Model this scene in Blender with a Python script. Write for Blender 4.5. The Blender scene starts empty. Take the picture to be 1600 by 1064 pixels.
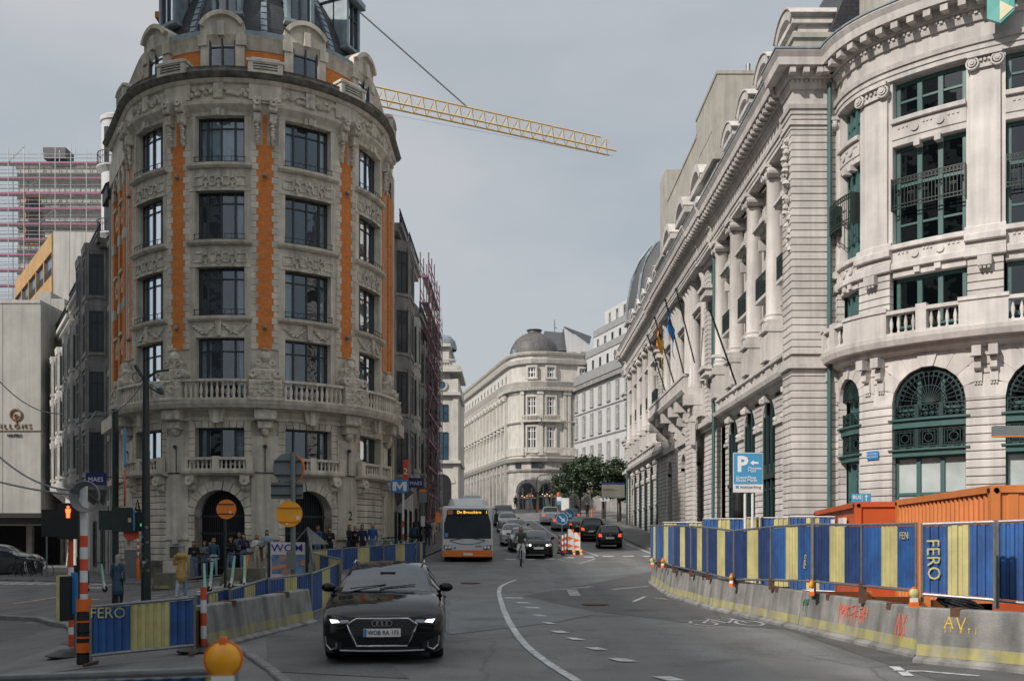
import bpy, bmesh, math, random
from math import sin, cos, pi, radians as rad, sqrt, atan2
from mathutils import Vector, Matrix
from mathutils.bvhtree import BVHTree
random.seed(7)
S = bpy.context.scene
COL = S.collection
# ------------------------------------------------------------------ camera, sky, sun, exposure
EYE, F, HX, HY = 1.75, 1550.0, 800.0, 848.0
cam = bpy.data.cameras.new('camera'); camo = bpy.data.objects.new('camera', cam); COL.objects.link(camo)
camo.location = (0, 0, EYE); camo.rotation_euler = (pi/2, 0, 0)
cam.sensor_width = 36; cam.lens = 36*F/1600; cam.shift_y = (HY-532)/1600
cam.clip_start = .1; cam.clip_end = 3000
cam.dof.use_dof = True; cam.dof.focus_distance = 36; cam.dof.aperture_fstop = 2.2
S.camera = camo
SUN = Vector((-1.0, -.9, 1.02)).normalized()
SUN_EL = math.asin(SUN.z); SUN_AZ = atan2(SUN.x, SUN.y)
W = bpy.data.worlds.new('World'); S.world = W; W.use_nodes = True
nt = W.node_tree; nt.nodes.clear()
def wn(t, **k):
    n = nt.nodes.new(t)
    for a, b in k.items(): setattr(n, a, b)
    return n
sky = wn('ShaderNodeTexSky', sky_type='NISHITA', sun_disc=False, sun_elevation=SUN_EL, sun_rotation=SUN_AZ, air_density=1.0, dust_density=2.5, ozone_density=1.0)
tc = wn('ShaderNodeTexCoord'); mp = wn('ShaderNodeMapping'); mp.inputs['Scale'].default_value = (1.2, 1.2, 3.2)
nz = wn('ShaderNodeTexNoise'); nz.inputs['Scale'].default_value = 1.3; nz.inputs['Detail'].default_value = 5; nz.inputs['Roughness'].default_value = .5
rp = wn('ShaderNodeValToRGB'); rp.color_ramp.elements[0].position = .36; rp.color_ramp.elements[0].color = (3.45, 4.0, 4.4, 1); rp.color_ramp.elements[1].position = .62; rp.color_ramp.elements[1].color = (5.4, 5.45, 5.6, 1)
mx = wn('ShaderNodeMixRGB'); mx.inputs[0].default_value = .86
bg = wn('ShaderNodeBackground'); bg.inputs['Strength'].default_value = .07; ow = wn('ShaderNodeOutputWorld')
L = nt.links.new
L(tc.outputs['Generated'], mp.inputs['Vector']); L(mp.outputs[0], nz.inputs['Vector']); L(nz.outputs[0], rp.inputs[0])
sz = wn('ShaderNodeSeparateXYZ'); L(tc.outputs['Generated'], sz.inputs[0])
ra = wn('ShaderNodeValToRGB'); e_ = ra.color_ramp.elements; e_[0].position = 0; e_[0].color = (.70, .76, .78, 1); e_[1].position = 1; e_[1].color = (1.45, 1.45, 1.45, 1); q_ = e_.new(.45); q_.color = (.90, .90, .90, 1)
L(sz.outputs[2], ra.inputs[0]); ml = wn('ShaderNodeMixRGB', blend_type='MULTIPLY'); ml.inputs[0].default_value = 1; L(rp.outputs[0], ml.inputs[1]); L(ra.outputs[0], ml.inputs[2])
L(sky.outputs[0], mx.inputs[1]); L(ml.outputs[0], mx.inputs[2]); L(mx.outputs[0], bg.inputs[0]); L(bg.outputs[0], ow.inputs[0])
sl = bpy.data.lights.new('sun', 'SUN'); sl.energy = 2.35; sl.angle = rad(1.5); sl.color = (1, .93, .86)
so = bpy.data.objects.new('sun', sl); COL.objects.link(so); so.rotation_euler = SUN.to_track_quat('Z', 'Y').to_euler()
so.location = (-40, -30, 60)
S.view_settings.view_transform = 'Standard'; S.view_settings.look = 'None'; S.view_settings.gamma = 1; S.view_settings.use_curve_mapping = False
S.view_settings.exposure = 0.82
# ------------------------------------------------------------------ materials
MATS = {}
def mat(name, col, rough=.7, var=.15, scale=3.0, bump=0, metal=0, spec=.5, streak=0, dirt=None, emit=None, coat=0, kind=None, bscale=60, alt=None, rnd=0):
    m = bpy.data.materials.new(name); m.use_nodes = True; MATS[name] = m
    n = m.node_tree; b = n.nodes['Principled BSDF']; l = n.links.new
    b.inputs['Roughness'].default_value = rough; b.inputs['Metallic'].default_value = metal
    b.inputs['Specular IOR Level'].default_value = spec
    if coat: b.inputs['Coat Weight'].default_value = coat; b.inputs['Coat Roughness'].default_value = .03
    if emit:
        b.inputs['Emission Color'].default_value = (*emit[:3], 1); b.inputs['Emission Strength'].default_value = emit[3]
    c = (*col, 1)
    g = n.nodes.new('ShaderNodeNewGeometry'); out = None
    if var or streak or dirt:
        t = n.nodes.new('ShaderNodeTexNoise'); t.inputs['Scale'].default_value = scale; t.inputs['Detail'].default_value = 6; t.inputs['Roughness'].default_value = .62
        l(g.outputs['Position'], t.inputs['Vector'])
        r = n.nodes.new('ShaderNodeValToRGB'); e = r.color_ramp.elements
        d2 = dirt or tuple(x*(1-var) for x in col)
        e[0].position = .32; e[0].color = (*d2, 1); e[1].position = .66; e[1].color = (*(alt or tuple(min(1, x*(1+var*.7)) for x in col)), 1)
        l(t.outputs[0], r.inputs[0]); out = r.outputs[0]
        if streak:
            mpn = n.nodes.new('ShaderNodeMapping'); mpn.inputs['Scale'].default_value = (2.2, 2.2, .14); l(g.outputs['Position'], mpn.inputs['Vector'])
            t2 = n.nodes.new('ShaderNodeTexNoise'); t2.inputs['Scale'].default_value = 1.6; t2.inputs['Detail'].default_value = 5; l(mpn.outputs[0], t2.inputs['Vector'])
            r2 = n.nodes.new('ShaderNodeValToRGB'); r2.color_ramp.elements[0].position = .35; r2.color_ramp.elements[0].color = (1-streak, 1-streak, 1-streak*.95, 1); r2.color_ramp.elements[1].position = .58; r2.color_ramp.elements[1].color = (1, 1, 1, 1)
            l(t2.outputs[0], r2.inputs[0]); mm = n.nodes.new('ShaderNodeMixRGB'); mm.blend_type = 'MULTIPLY'; mm.inputs[0].default_value = 1
            l(out, mm.inputs[1]); l(r2.outputs[0], mm.inputs[2]); out = mm.outputs[0]
    if rnd:
        oi = n.nodes.new('ShaderNodeObjectInfo'); mr = n.nodes.new('ShaderNodeMapRange'); mr.inputs[3].default_value = 1-rnd; mr.inputs[4].default_value = 1+rnd*.4; l(oi.outputs['Random'], mr.inputs[0])
        mm = n.nodes.new('ShaderNodeMixRGB'); mm.blend_type = 'MULTIPLY'; mm.inputs[0].default_value = 1; l(out, mm.inputs[1]); l(mr.outputs[0], mm.inputs[2]); out = mm.outputs[0]
    if kind == 'road':                  # wheel tracks along the street, oil spots, thin cracks, aggregate
        def nz_(sc, det, mapv=None):
            t_ = n.nodes.new('ShaderNodeTexNoise'); t_.inputs['Scale'].default_value = sc; t_.inputs['Detail'].default_value = det; src = g.outputs['Position']
            if mapv: mq = n.nodes.new('ShaderNodeMapping'); mq.inputs['Scale'].default_value = mapv; l(src, mq.inputs['Vector']); src = mq.outputs[0]
            l(src, t_.inputs['Vector']); return t_
        def mul(sock, lo, hi, p0, p1):
            nonlocal_out = n.nodes.new('ShaderNodeMixRGB'); nonlocal_out.blend_type = 'MULTIPLY'; nonlocal_out.inputs[0].default_value = 1; q_ = n.nodes.new('ShaderNodeMapRange'); q_.inputs[1].default_value = p0; q_.inputs[2].default_value = p1; q_.inputs[3].default_value = lo; q_.inputs[4].default_value = hi
            l(sock, q_.inputs[0]); l(out, nonlocal_out.inputs[1]); l(q_.outputs[0], nonlocal_out.inputs[2]); return nonlocal_out.outputs[0]
        tr_ = nz_(1, 3, (1.1, .035, 1)); out = mul(tr_.outputs[0], .78, 1.14, .36, .62); out = mul(nz_(45, 2).outputs[0], .70, 1.3, .35, .65); out = mul(nz_(.9, 4).outputs[0], .72, 1.05, .30, .46)
        wp = nz_(1.5, 3); vm = n.nodes.new('ShaderNodeMixRGB'); vm.inputs[0].default_value = .22; l(g.outputs['Position'], vm.inputs[1]); l(wp.outputs['Color'], vm.inputs[2])
        vo = n.nodes.new('ShaderNodeTexVoronoi'); vo.feature = 'DISTANCE_TO_EDGE'; vo.inputs['Scale'].default_value = .22; l(vm.outputs[0], vo.inputs['Vector']); out = mul(vo.outputs['Distance'], .68, 1, .001, .008)
        mr = n.nodes.new('ShaderNodeMapRange'); mr.inputs[1].default_value = .35; mr.inputs[2].default_value = .65; mr.inputs[3].default_value = rough-.16; mr.inputs[4].default_value = rough+.14; l(tr_.outputs[0], mr.inputs[0]); l(mr.outputs[0], b.inputs['Roughness'])
    if kind == 'brick':
        # courses follow the wall height, joints staggered along x+y
        bt = n.nodes.new('ShaderNodeTexBrick'); bt.inputs['Scale'].default_value = 1; bt.inputs['Brick Width'].default_value = .22; bt.inputs['Row Height'].default_value = .075
        bt.inputs['Mortar Size'].default_value = .006; bt.inputs['Color1'].default_value = c; bt.inputs['Color2'].default_value = (*(col[0]*.72, col[1]*.66, col[2]*.7), 1); bt.inputs['Mortar'].default_value = (col[0]*.6, col[1]*.75, col[2]*.95, 1)
        sp = n.nodes.new('ShaderNodeSeparateXYZ'); l(g.outputs['Position'], sp.inputs[0]); ad = n.nodes.new('ShaderNodeMath'); l(sp.outputs[0], ad.inputs[0]); l(sp.outputs[1], ad.inputs[1])
        cb = n.nodes.new('ShaderNodeCombineXYZ'); l(ad.outputs[0], cb.inputs[0]); l(sp.outputs[2], cb.inputs[1]); l(cb.outputs[0], bt.inputs['Vector'])
        mm = n.nodes.new('ShaderNodeMixRGB'); mm.blend_type = 'MULTIPLY'; mm.inputs[0].default_value = .55
        l(bt.outputs[0], mm.inputs[1]); l(out, mm.inputs[2]); mm2 = n.nodes.new('ShaderNodeMixRGB'); mm2.inputs[0].default_value = .25; l(bt.outputs[0], mm2.inputs[1]); l(out, mm2.inputs[2]); out = mm2.outputs[0]
    if kind == 'slate':
        bt = n.nodes.new('ShaderNodeTexBrick'); bt.inputs['Scale'].default_value = 1; bt.inputs['Brick Width'].default_value = .24; bt.inputs['Row Height'].default_value = .16
        bt.inputs['Mortar Size'].default_value = .012; bt.inputs['Color1'].default_value = c; bt.inputs['Color2'].default_value = (*(x*1.7 for x in col), 1); bt.inputs['Mortar'].default_value = (.006, .006, .007, 1)
        sp = n.nodes.new('ShaderNodeSeparateXYZ'); l(g.outputs['Position'], sp.inputs[0]); ad = n.nodes.new('ShaderNodeMath'); l(sp.outputs[0], ad.inputs[0]); l(sp.outputs[1], ad.inputs[1])
        cb = n.nodes.new('ShaderNodeCombineXYZ'); l(ad.outputs[0], cb.inputs[0]); l(sp.outputs[2], cb.inputs[1]); l(cb.outputs[0], bt.inputs['Vector'])
        mm = n.nodes.new('ShaderNodeMixRGB'); mm.inputs[0].default_value = .4; l(bt.outputs[0], mm.inputs[1]); l(out, mm.inputs[2]); out = mm.outputs[0]
    if out: l(out, b.inputs['Base Color'])
    else: b.inputs['Base Color'].default_value = c
    if bump:
        t3 = n.nodes.new('ShaderNodeTexNoise'); t3.inputs['Scale'].default_value = bscale; t3.inputs['Detail'].default_value = 4; l(g.outputs['Position'], t3.inputs['Vector'])
        bp = n.nodes.new('ShaderNodeBump'); bp.inputs['Strength'].default_value = bump; bp.inputs['Distance'].default_value = .02
        l(t3.outputs[0], bp.inputs['Height']); l(bp.outputs[0], b.inputs['Normal'])
    return m
def glass(name, tint=(.5, .55, .58), trans=.75, ior=1.6, rough=.01, wav=0):
    m = bpy.data.materials.new(name); m.use_nodes = True; MATS[name] = m; n = m.node_tree; n.nodes.clear(); l = n.links.new
    o = n.nodes.new('ShaderNodeOutputMaterial'); mix = n.nodes.new('ShaderNodeMixShader'); fr = n.nodes.new('ShaderNodeFresnel'); fr.inputs[0].default_value = ior
    tr = n.nodes.new('ShaderNodeBsdfTransparent'); tr.inputs[0].default_value = (*(x*trans for x in tint), 1); gl = n.nodes.new('ShaderNodeBsdfGlossy'); gl.inputs['Roughness'].default_value = rough; gl.inputs[0].default_value = (.9, .95, 1, 1)
    ma = n.nodes.new('ShaderNodeMath'); ma.operation = 'MULTIPLY_ADD'; ma.inputs[1].default_value = .9; ma.inputs[2].default_value = .05
    l(fr.outputs[0], ma.inputs[0]); l(ma.outputs[0], mix.inputs[0]); l(tr.outputs[0], mix.inputs[1]); l(gl.outputs[0], mix.inputs[2]); l(mix.outputs[0], o.inputs[0])
    if wav:
        t = n.nodes.new('ShaderNodeTexNoise'); t.inputs['Scale'].default_value = 1.1; g = n.nodes.new('ShaderNodeNewGeometry'); l(g.outputs['Position'], t.inputs['Vector'])
        bp = n.nodes.new('ShaderNodeBump'); bp.inputs['Strength'].default_value = wav; bp.inputs['Distance'].default_value = .05; l(t.outputs[0], bp.inputs['Height']); l(bp.outputs[0], gl.inputs['Normal'])
    return m
A = mat
A('stone_grey', (.66, .60, .495), .85, .2, 1.4, .35, streak=.26, bscale=30, rnd=.14)
A('stone_carved', (.60, .55, .455), .85, .3, 4, .9, streak=.25, bscale=14)
A('stone_weathered', (.17, .16, .14), .9, .5, 2.5, .4, streak=.3)
A('stone_white', (.59, .56, .53), .8, .16, .8, .3, streak=.2, bscale=25, rnd=.13)
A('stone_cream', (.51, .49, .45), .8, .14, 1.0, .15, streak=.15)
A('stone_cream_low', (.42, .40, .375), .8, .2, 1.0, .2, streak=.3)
A('stone_joint', (.20, .175, .15), .9, .2, 3)
A('stone_attic', (.40, .38, .33), .85, .15, .8, .15, streak=.2)
A('brick_orange', (.74, .235, .05), .8, .38, 3, .2, kind='brick', alt=(.86, .31, .065))
A('brick_brown', (.22, .09, .05), .85, .25, 5, .2, kind='brick')
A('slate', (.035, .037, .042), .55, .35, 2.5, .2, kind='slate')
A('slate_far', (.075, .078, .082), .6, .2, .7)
A('lead', (.24, .30, .33), .5, .25, 2, .1, streak=.2)
A('dome_grey', (.105, .10, .098), .55, .35, .55, streak=.3)
A('green_paint', (.045, .115, .105), .45, .12, 3)
A('green_dark', (.012, .034, .032), .45, .2, 6)
A('black_metal', (.012, .013, .014), .45, .2, 6)
A('dark_frame', (.028, .034, .037), .4, .1, 3)
A('dark_green_post', (.014, .026, .022), .45, .3, 4)
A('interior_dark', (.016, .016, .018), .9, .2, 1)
A('interior_mid', (.12, .11, .10), .9, .5, .8)
A('curtain', (.78, .80, .80), .9, .15, 2)
A('blind', (.50, .49, .42), .8, .05, 2)
A('galvanised', (.22, .23, .235), .42, .2, 9, .05, metal=.55)
A('asphalt', (.15, .151, .148), .62, .22, .55, .5, bscale=160, spec=.5, streak=0, kind='road')
A('asphalt_dark', (.092, .092, .093), .66, .18, .7, .5, bscale=160, kind='road')
A('asphalt_blue', (.155, .165, .168), .60, .15, .7, .45, bscale=160, kind='road')
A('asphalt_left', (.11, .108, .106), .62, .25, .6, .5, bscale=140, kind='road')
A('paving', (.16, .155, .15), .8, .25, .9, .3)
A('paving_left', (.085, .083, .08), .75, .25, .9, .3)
A('kerb_stone', (.20, .2, .195), .8, .25, 2, .3)
A('road_white', (.56, .57, .56), .65, .3, 5, .2, dirt=(.26, .265, .26))
A('road_white_worn', (.38, .385, .38), .7, .4, 5, .2, dirt=(.15, .152, .15))
A('road_orange', (.55, .16, .07), .7, .3, 6)
A('fence_blue', (.022, .085, .27), .45, .25, 2.2, dirt=(.02, .06, .18), alt=(.03, .115, .34), streak=.22)
A('fence_blue_shaded', (.018, .045, .14), .45, .3, 3, streak=.2)  # same blue paint, with the shade on the middle panels put into the colour
A('fence_yellow', (.54, .49, .21), .5, .14, 2, dirt=(.40, .36, .17), streak=.2)
A('concrete', (.245, .242, .228), .88, .35, 1.5, .5, streak=.45, bscale=40)
A('concrete_yellow', (.36, .33, .12), .85, .3, 2.6, .4, dirt=(.245, .24, .215), alt=(.40, .365, .12), streak=.35)
A('graffiti_red', (.55, .11, .05), .7, .2, 8)
A('graffiti_green', (.05, .13, .085), .7, .2, 8)
A('graffiti_yellow', (.60, .40, .05), .7, .2, 8)
A('orange_box', (.62, .20, .055), .5, .12, 1.5, streak=.12)
A('red_box', (.52, .085, .018), .5, .12, 1.5, streak=.1)
A('orange_plastic', (.75, .15, .02), .4, .1, 4)
A('amber', (.85, .36, .015), .25, .12, 9)
A('rust', (.10, .05, .03), .85, .35, 9, .3)
A('white_plastic', (.7, .7, .68), .5, .12, 3)
A('white_paint', (.66, .66, .65), .5, .1, 3)
A('red_paint', (.62, .075, .025), .5, .15, 4)
A('sign_blue', (.03, .20, .46), .4, .05, 2)
A('sign_sky', (.06, .29, .50), .4, .05, 2)
A('sign_navy', (.012, .025, .12), .4, .08, 3)
A('sign_back', (.16, .19, .185), .5, .12, 3)
A('sign_grey', (.18, .175, .15), .6, .1, 2)
A('text_white', (.72, .72, .72), .5, 0)
A('text_black', (.015, .015, .016), .5, 0)
A('text_blue', (.025, .035, .30), .5, 0)
A('text_bronze', (.28, .16, .08), .35, .1, 5, metal=.6)
A('amber_sign', (.90, .40, .02), .4, .06, 2)
A('orange_sign', (.80, .22, .02), .45, .06, 2)
A('car_black', (.004, .0055, .0065), .07, 0, coat=.08, spec=.28)
A('car_dark', (.010, .012, .016), .15, 0, coat=.3, spec=.4)
A('car_grey', (.05, .055, .06), .3, 0, coat=1.0)
A('car_silver', (.30, .31, .32), .3, 0, coat=.8, metal=.3)
A('car_white', (.55, .56, .56), .3, 0, coat=.8)
A('trim_black', (.012, .012, .013), .5, .1, 9)
A('chrome', (.62, .63, .64), .16, 0, metal=1)
A('satin_silver', (.42, .43, .44), .3, 0, metal=.8)
A('tyre', (.014, .014, .014), .85, .15, 20)
A('rim', (.22, .22, .23), .35, .1, 9, metal=.8)
A('lens', (.30, .31, .33), .08, 0, coat=1)
A('lamp_on', (.9, .92, 1), .3, 0, emit=(1, .98, .95, .95))
A('tail_red', (.45, .02, .01), .25, 0, coat=1)
A('tail_lit', (.8, .06, .02), .3, 0, emit=(1, .10, .03, .55))
A('red_lit', (.8, .06, .02), .3, 0, emit=(1, .13, .03, 1.7))
A('green_lit', (.1, .7, .3), .3, 0, emit=(.1, 1, .4, .2))
A('amber_lit', (.9, .5, .05), .3, 0, emit=(1, .55, .08, .95))
A('warm_lit', (.9, .6, .3), .3, 0, emit=(1, .62, .30, 1.2))
A('bus_white', (.60, .61, .61), .35, .05, 1, coat=.4)
A('bus_orange', (.75, .19, .015), .35, .06, 1, coat=.4)
A('skin', (.40, .235, .165), .6, .08, 20)
A('skin_dark', (.16, .085, .055), .6, .08, 20)
for nm, c in dict(cloth_black=(.012, .012, .014), cloth_navy=(.014, .02, .05), cloth_blue=(.03, .075, .22), cloth_jeans=(.10, .155, .24), cloth_lightjeans=(.26, .35, .43), cloth_ochre=(.40, .26, .075), cloth_grey=(.16, .16, .165), cloth_olive=(.05, .05, .035), cloth_sand=(.42, .36, .27), cloth_white=(.6, .6, .58), cloth_teal=(.035, .085, .13), cloth_brown=(.09, .055, .035), shoe_white=(.6, .6, .6), shoe_dark=(.03, .022, .018), shoe_tan=(.30, .13, .05), hair_brown=(.035, .02, .012), hair_blond=(.30, .19, .08), hair_grey=(.28, .27, .26), hair_black=(.01, .009, .009), hair_auburn=(.15, .06, .03)).items():
    A(nm, c, .85, .22, 12, .3, bscale=40)
A('bark', (.045, .035, .027), .9, .3, 6, .6)
A('leaf_dark', (.018, .036, .015), .6, .35, 1.2)
A('leaf_mid', (.036, .064, .026), .6, .3, 1.2)
A('leaf_light', (.065, .10, .042), .6, .3, 1.2)
A('crane_yellow', (.70, .47, .17), .5, .1, 2)
A('cable_grey', (.20, .205, .21), .6, .1, 4)
A('cable_black', (.012, .012, .012), .6, .1, 4)
A('scooter_green', (.32, .60, .45), .4, .05, 3)
A('bike_teal', (.05, .26, .24), .4, .05, 3)
A('scaffold_steel', (.40, .41, .42), .5, .2, 4, metal=.3)
A('scaffold_pink', (.28, .085, .17), .6, .15, 3)
A('scaffold_maroon', (.17, .10, .12), .7, .15, 3)
A('wood_clad', (.42, .25, .10), .6, .2, 1.5, streak=.2)
A('concrete_panel', (.36, .355, .33), .8, .12, .6, .15, streak=.14)
A('concrete_pale', (.42, .41, .385), .8, .1, .6, .15, streak=.2)
A('block_grey', (.47, .465, .45), .85, .15, .7, .2, streak=.25)
A('render_white', (.50, .50, .50), .8, .06, .8, .1, streak=.1)
A('terrace_grey', (.27, .275, .275), .7, .08, .8)
A('house_grey', (.52, .51, .475), .8, .2, 1, .2, streak=.35)
A('house_dark', (.28, .27, .255), .8, .3, 1, .2, streak=.3)
A('planter', (.14, .13, .10), .9, .4, 2.5, .4)
A('flag_blue', (.03, .22, .60), .7, .1, 3)
A('flag_orange', (.80, .25, .03), .7, .1, 3)
A('flag_yellow', (.75, .55, .08), .7, .1, 3)
A('bank_teal', (.012, .27, .235), .35, .06, 3)
A('bank_cream', (.58, .53, .33), .4, .06, 3)
A('poster_white', (.62, .58, .60), .5, .04, 3)
A('poster_blue', (.16, .25, .42), .5, .45, 3.5)
A('poster_orange', (.78, .24, .05), .5, .1, 3)
A('plaque', (.12, .115, .075), .4, .2, 4)
A('cobble', (.11, .108, .104), .8, .35, 3, .4)
glass('pane_left', (.80, .86, .9), 1.0, 1.5, .012, .25)
glass('pane_right', (.42, .5, .52), .55, 1.6, .012, .2)
glass('pane_car', (.6, .72, .72), .85, 1.72, .01)
A('pane_far', (.028, .036, .045), .12, .3, .6, spec=.8)
A('pane_blue', (.03, .085, .14), .1, .35, .5, spec=.9)
A('pane_shop', (.42, .47, .46), .12, .25, .7, spec=.8)
# ------------------------------------------------------------------ mesh builder
class M:
    def __init__(s): s.v = []; s.f = []; s.mi = []
    def add(s, vs, fs, mi=0):
        k = len(s.v); s.v += [tuple(v) for v in vs]
        for f in fs: s.f.append(tuple(i+k for i in f)); s.mi.append(mi)
        return s
    def box(s, x0, x1, y0, y1, z0, z1, mi=0, T=None):
        p = [(x, y, z) for x in (x0, x1) for y in (y0, y1) for z in (z0, z1)]
        if T: p = [T @ Vector(q) for q in p]
        return s.add(p, [(0, 1, 3, 2), (4, 6, 7, 5), (0, 4, 5, 1), (2, 3, 7, 6), (0, 2, 6, 4), (1, 5, 7, 3)], mi)
    def sweep(s, fm, u0, u1, sec, seg=1, mi=0, caps=True, v0=0, v1=None):
        n = len(sec); vs = []; fs = []
        for i in range(seg+1):
            u = u0+(u1-u0)*i/seg
            vs += [fm(u, a, b) for a, b in sec]
        for i in range(seg):
            for j in range(n): fs.append((i*n+j, i*n+(j+1) % n, (i+1)*n+(j+1) % n, (i+1)*n+j))
        if caps: fs += [tuple(range(n)), tuple(range(seg*n+n-1, seg*n-1, -1))]
        return s.add(vs, fs, mi)
    def fb(s, fm, u0, u1, v0, v1, w0, w1, seg=1, ch=0, mi=0):
        sec = [(v0, w0), (v0, w1), (v1, w1), (v1, w0)] if not ch else [(v0, w0), (v0, w1-ch), (v0+ch, w1), (v1-ch, w1), (v1, w1-ch), (v1, w0)]
        return s.sweep(fm, u0, u1, sec, seg, mi)
    def poly(s, fm, pts, w0, w1, mi=0):
        n = len(pts); vs = [fm(u, v, w0) for u, v in pts]+[fm(u, v, w1) for u, v in pts]
        return s.add(vs, [tuple(range(n-1, -1, -1)), tuple(range(n, 2*n))]+[(i, (i+1) % n, n+(i+1) % n, n+i) for i in range(n)], mi)
    def tube(s, pts, r, n=6, mi=0, caps=True, rs=None):
        pts = [Vector(p) for p in pts]; vs = []; fs = []
        for i, p in enumerate(pts):
            d = (pts[min(i+1, len(pts)-1)]-pts[max(i-1, 0)]).normalized()
            a = Vector((0, 0, 1)) if abs(d.z) < .9 else Vector((1, 0, 0))
            e1 = d.cross(a).normalized(); e2 = d.cross(e1); rr = rs[i] if rs else r
            vs += [p+e1*cos(2*pi*k/n)*rr+e2*sin(2*pi*k/n)*rr for k in range(n)]
        for i in range(len(pts)-1):
            for k in range(n): fs.append((i*n+k, i*n+(k+1) % n, (i+1)*n+(k+1) % n, (i+1)*n+k))
        if caps: fs += [tuple(range(n-1, -1, -1)), tuple(range((len(pts)-1)*n, len(pts)*n))]
        return s.add(vs, fs, mi)
    def lathe(s, prof, n=12, c=(0, 0, 0), mi=0, a0=0, a1=2*pi, T=None, caps=False):
        full = abs(a1-a0-2*pi) < 1e-6; k = n if full else n+1; vs = []; fs = []
        for r, z in prof:
            for i in range(k):
                a = a0+(a1-a0)*i/n; p = Vector((r*cos(a), r*sin(a), z)); p = T @ p if T else p
                vs.append(p+Vector(c))
        for j in range(len(prof)-1):
            for i in range(n): fs.append((j*k+i, j*k+(i+1) % k, (j+1)*k+(i+1) % k, (j+1)*k+i))
        if full and caps: fs += [tuple(range(k-1, -1, -1)), tuple(range((len(prof)-1)*k, len(prof)*k))]
        return s.add(vs, fs, mi)
    def grid(s, fn, nu, nv, mi=0):
        vs = [fn(i/nu, j/nv) for i in range(nu+1) for j in range(nv+1)]
        return s.add(vs, [(i*(nv+1)+j, (i+1)*(nv+1)+j, (i+1)*(nv+1)+j+1, i*(nv+1)+j+1) for i in range(nu) for j in range(nv)], mi)
    def mesh(s, name, mats, smooth=0):
        me = bpy.data.meshes.new(name); me.from_pydata([tuple(v) for v in s.v], [], s.f)
        for m in (mats if isinstance(mats, (list, tuple)) else [mats]): me.materials.append(MATS[m] if isinstance(m, str) else m)
        if any(s.mi): me.polygons.foreach_set('material_index', s.mi)
        if smooth:
            bm = bmesh.new(); bm.from_mesh(me); bmesh.ops.recalc_face_normals(bm, faces=bm.faces); bm.to_mesh(me); bm.free()
            me.polygons.foreach_set('use_smooth', [True]*len(me.polygons))
            if smooth < 180: me.set_sharp_from_angle(angle=rad(smooth))
        return me
    def obj(s, name, mats, parent=None, loc=(0, 0, 0), rz=0, smooth=0, **tags): return inst(name, s.mesh(name, mats, smooth), parent, loc, rz, **tags)
def tag(o, label=None, cat=None, group=None, kind=None):
    if label: o['label'] = label
    if cat: o['category'] = cat
    if group: o['group'] = group
    if kind: o['kind'] = kind
    return o
def inst(name, me, parent=None, loc=(0, 0, 0), rz=0, rot=None, **tags):
    o = bpy.data.objects.new(name, me); COL.objects.link(o); o.location = loc; o.rotation_euler = rot or (0, 0, rz)
    if parent: o.parent = parent
    return tag(o, **tags)
def thing(name, label, cat, loc=(0, 0, 0), rz=0, group=None): return inst(name, None, None, loc, rz, label=label, cat=cat, group=group)
def dup(r, loc, rz=0, label=None, group=None):
    c = r.copy(); COL.objects.link(c); c.location = loc; c.rotation_euler = (0, 0, rz)
    if label: c['label'] = label
    if group: c['group'] = group
    for ch in list(r.children):
        d = ch.copy(); COL.objects.link(d); d.parent = c
        for g in list(ch.children):
            e = g.copy(); COL.objects.link(e); e.parent = d
    return c
def line(ox, oy, ux, uy, nx, ny): return lambda u, v, w: (ox+u*ux+w*nx, oy+u*uy+w*ny, v)
def flat(u, v, w): return (u, -w, v)          # local facade: u along +x, outward -y
def text_mesh(body, size, mname, ext=.004, align='CENTER', font_w=1.0):
    c = bpy.data.curves.new('lettering', 'FONT'); c.body = body; c.size = size; c.extrude = ext; c.align_x = align; c.align_y = 'CENTER'; c.resolution_u = 2
    if font_w > 1: c.offset = size*.02*(font_w-1)
    o = bpy.data.objects.new('t', c); COL.objects.link(o); dg = bpy.context.evaluated_depsgraph_get(); dg.update()
    me = bpy.data.meshes.new_from_object(o.evaluated_get(dg)); bpy.data.objects.remove(o); me.materials.clear(); me.materials.append(MATS[mname]); me.name = 'lettering'
    return me
def facing(rz=0, tilt=0): return (pi/2+tilt, 0, rz)  # text upright, reading towards -y when rz = 0
# ------------------------------------------------------------------ terrain
def _interp(x, P):
    if x <= P[0][0]: return P[0][1]
    for (a, b), (c, d) in zip(P, P[1:]):
        if x <= c:
            t = (x-a)/(c-a); return b+(d-b)*t
    return P[-1][1]
def sstep(a, b, x):
    t = max(0, min(1, (x-a)/(b-a))); return t*t*(3-2*t)
PR = [(17, 0), (28, .2), (42, .62), (52, .92), (68, 1.6), (82, 2.55), (94, 3.5), (155, 7.55), (200, 10), (300, 12), (900, 14)]
PL = [(12, -.55), (24, -.5), (36, -.25), (45, .05), (55, .0), (100, .2), (900, 2)]
def ground(x, y):
    zr = (_interp(y-3, PR)+_interp(y, PR)+_interp(y+3, PR))/3; zl = (_interp(y-3, PL)+_interp(y, PL)+_interp(y+3, PL))/3
    k = max(0, min(1, (y-14)/24)); t = 1-sstep(-10-5*k, -3.6-5.0*k, x)
    return zr+(zl-zr)*t
def at(px, py, Y): return Vector(((px-HX)/F*Y, Y, EYE-(py-HY)/F*Y))
def gp(px, py, lo=6, hi=400):                      # where the sight line through a photo point meets the ground
    y = lo; st = .25
    while y < hi:
        p = at(px, py, y)
        if p.z <= ground(p.x, y): break
        y += st; st = .25 if y < 80 else 1
    return Vector((p.x, y, ground(p.x, y)))
def on(x, y, dz=0): return (x, y, ground(x, y)+dz)
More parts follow.
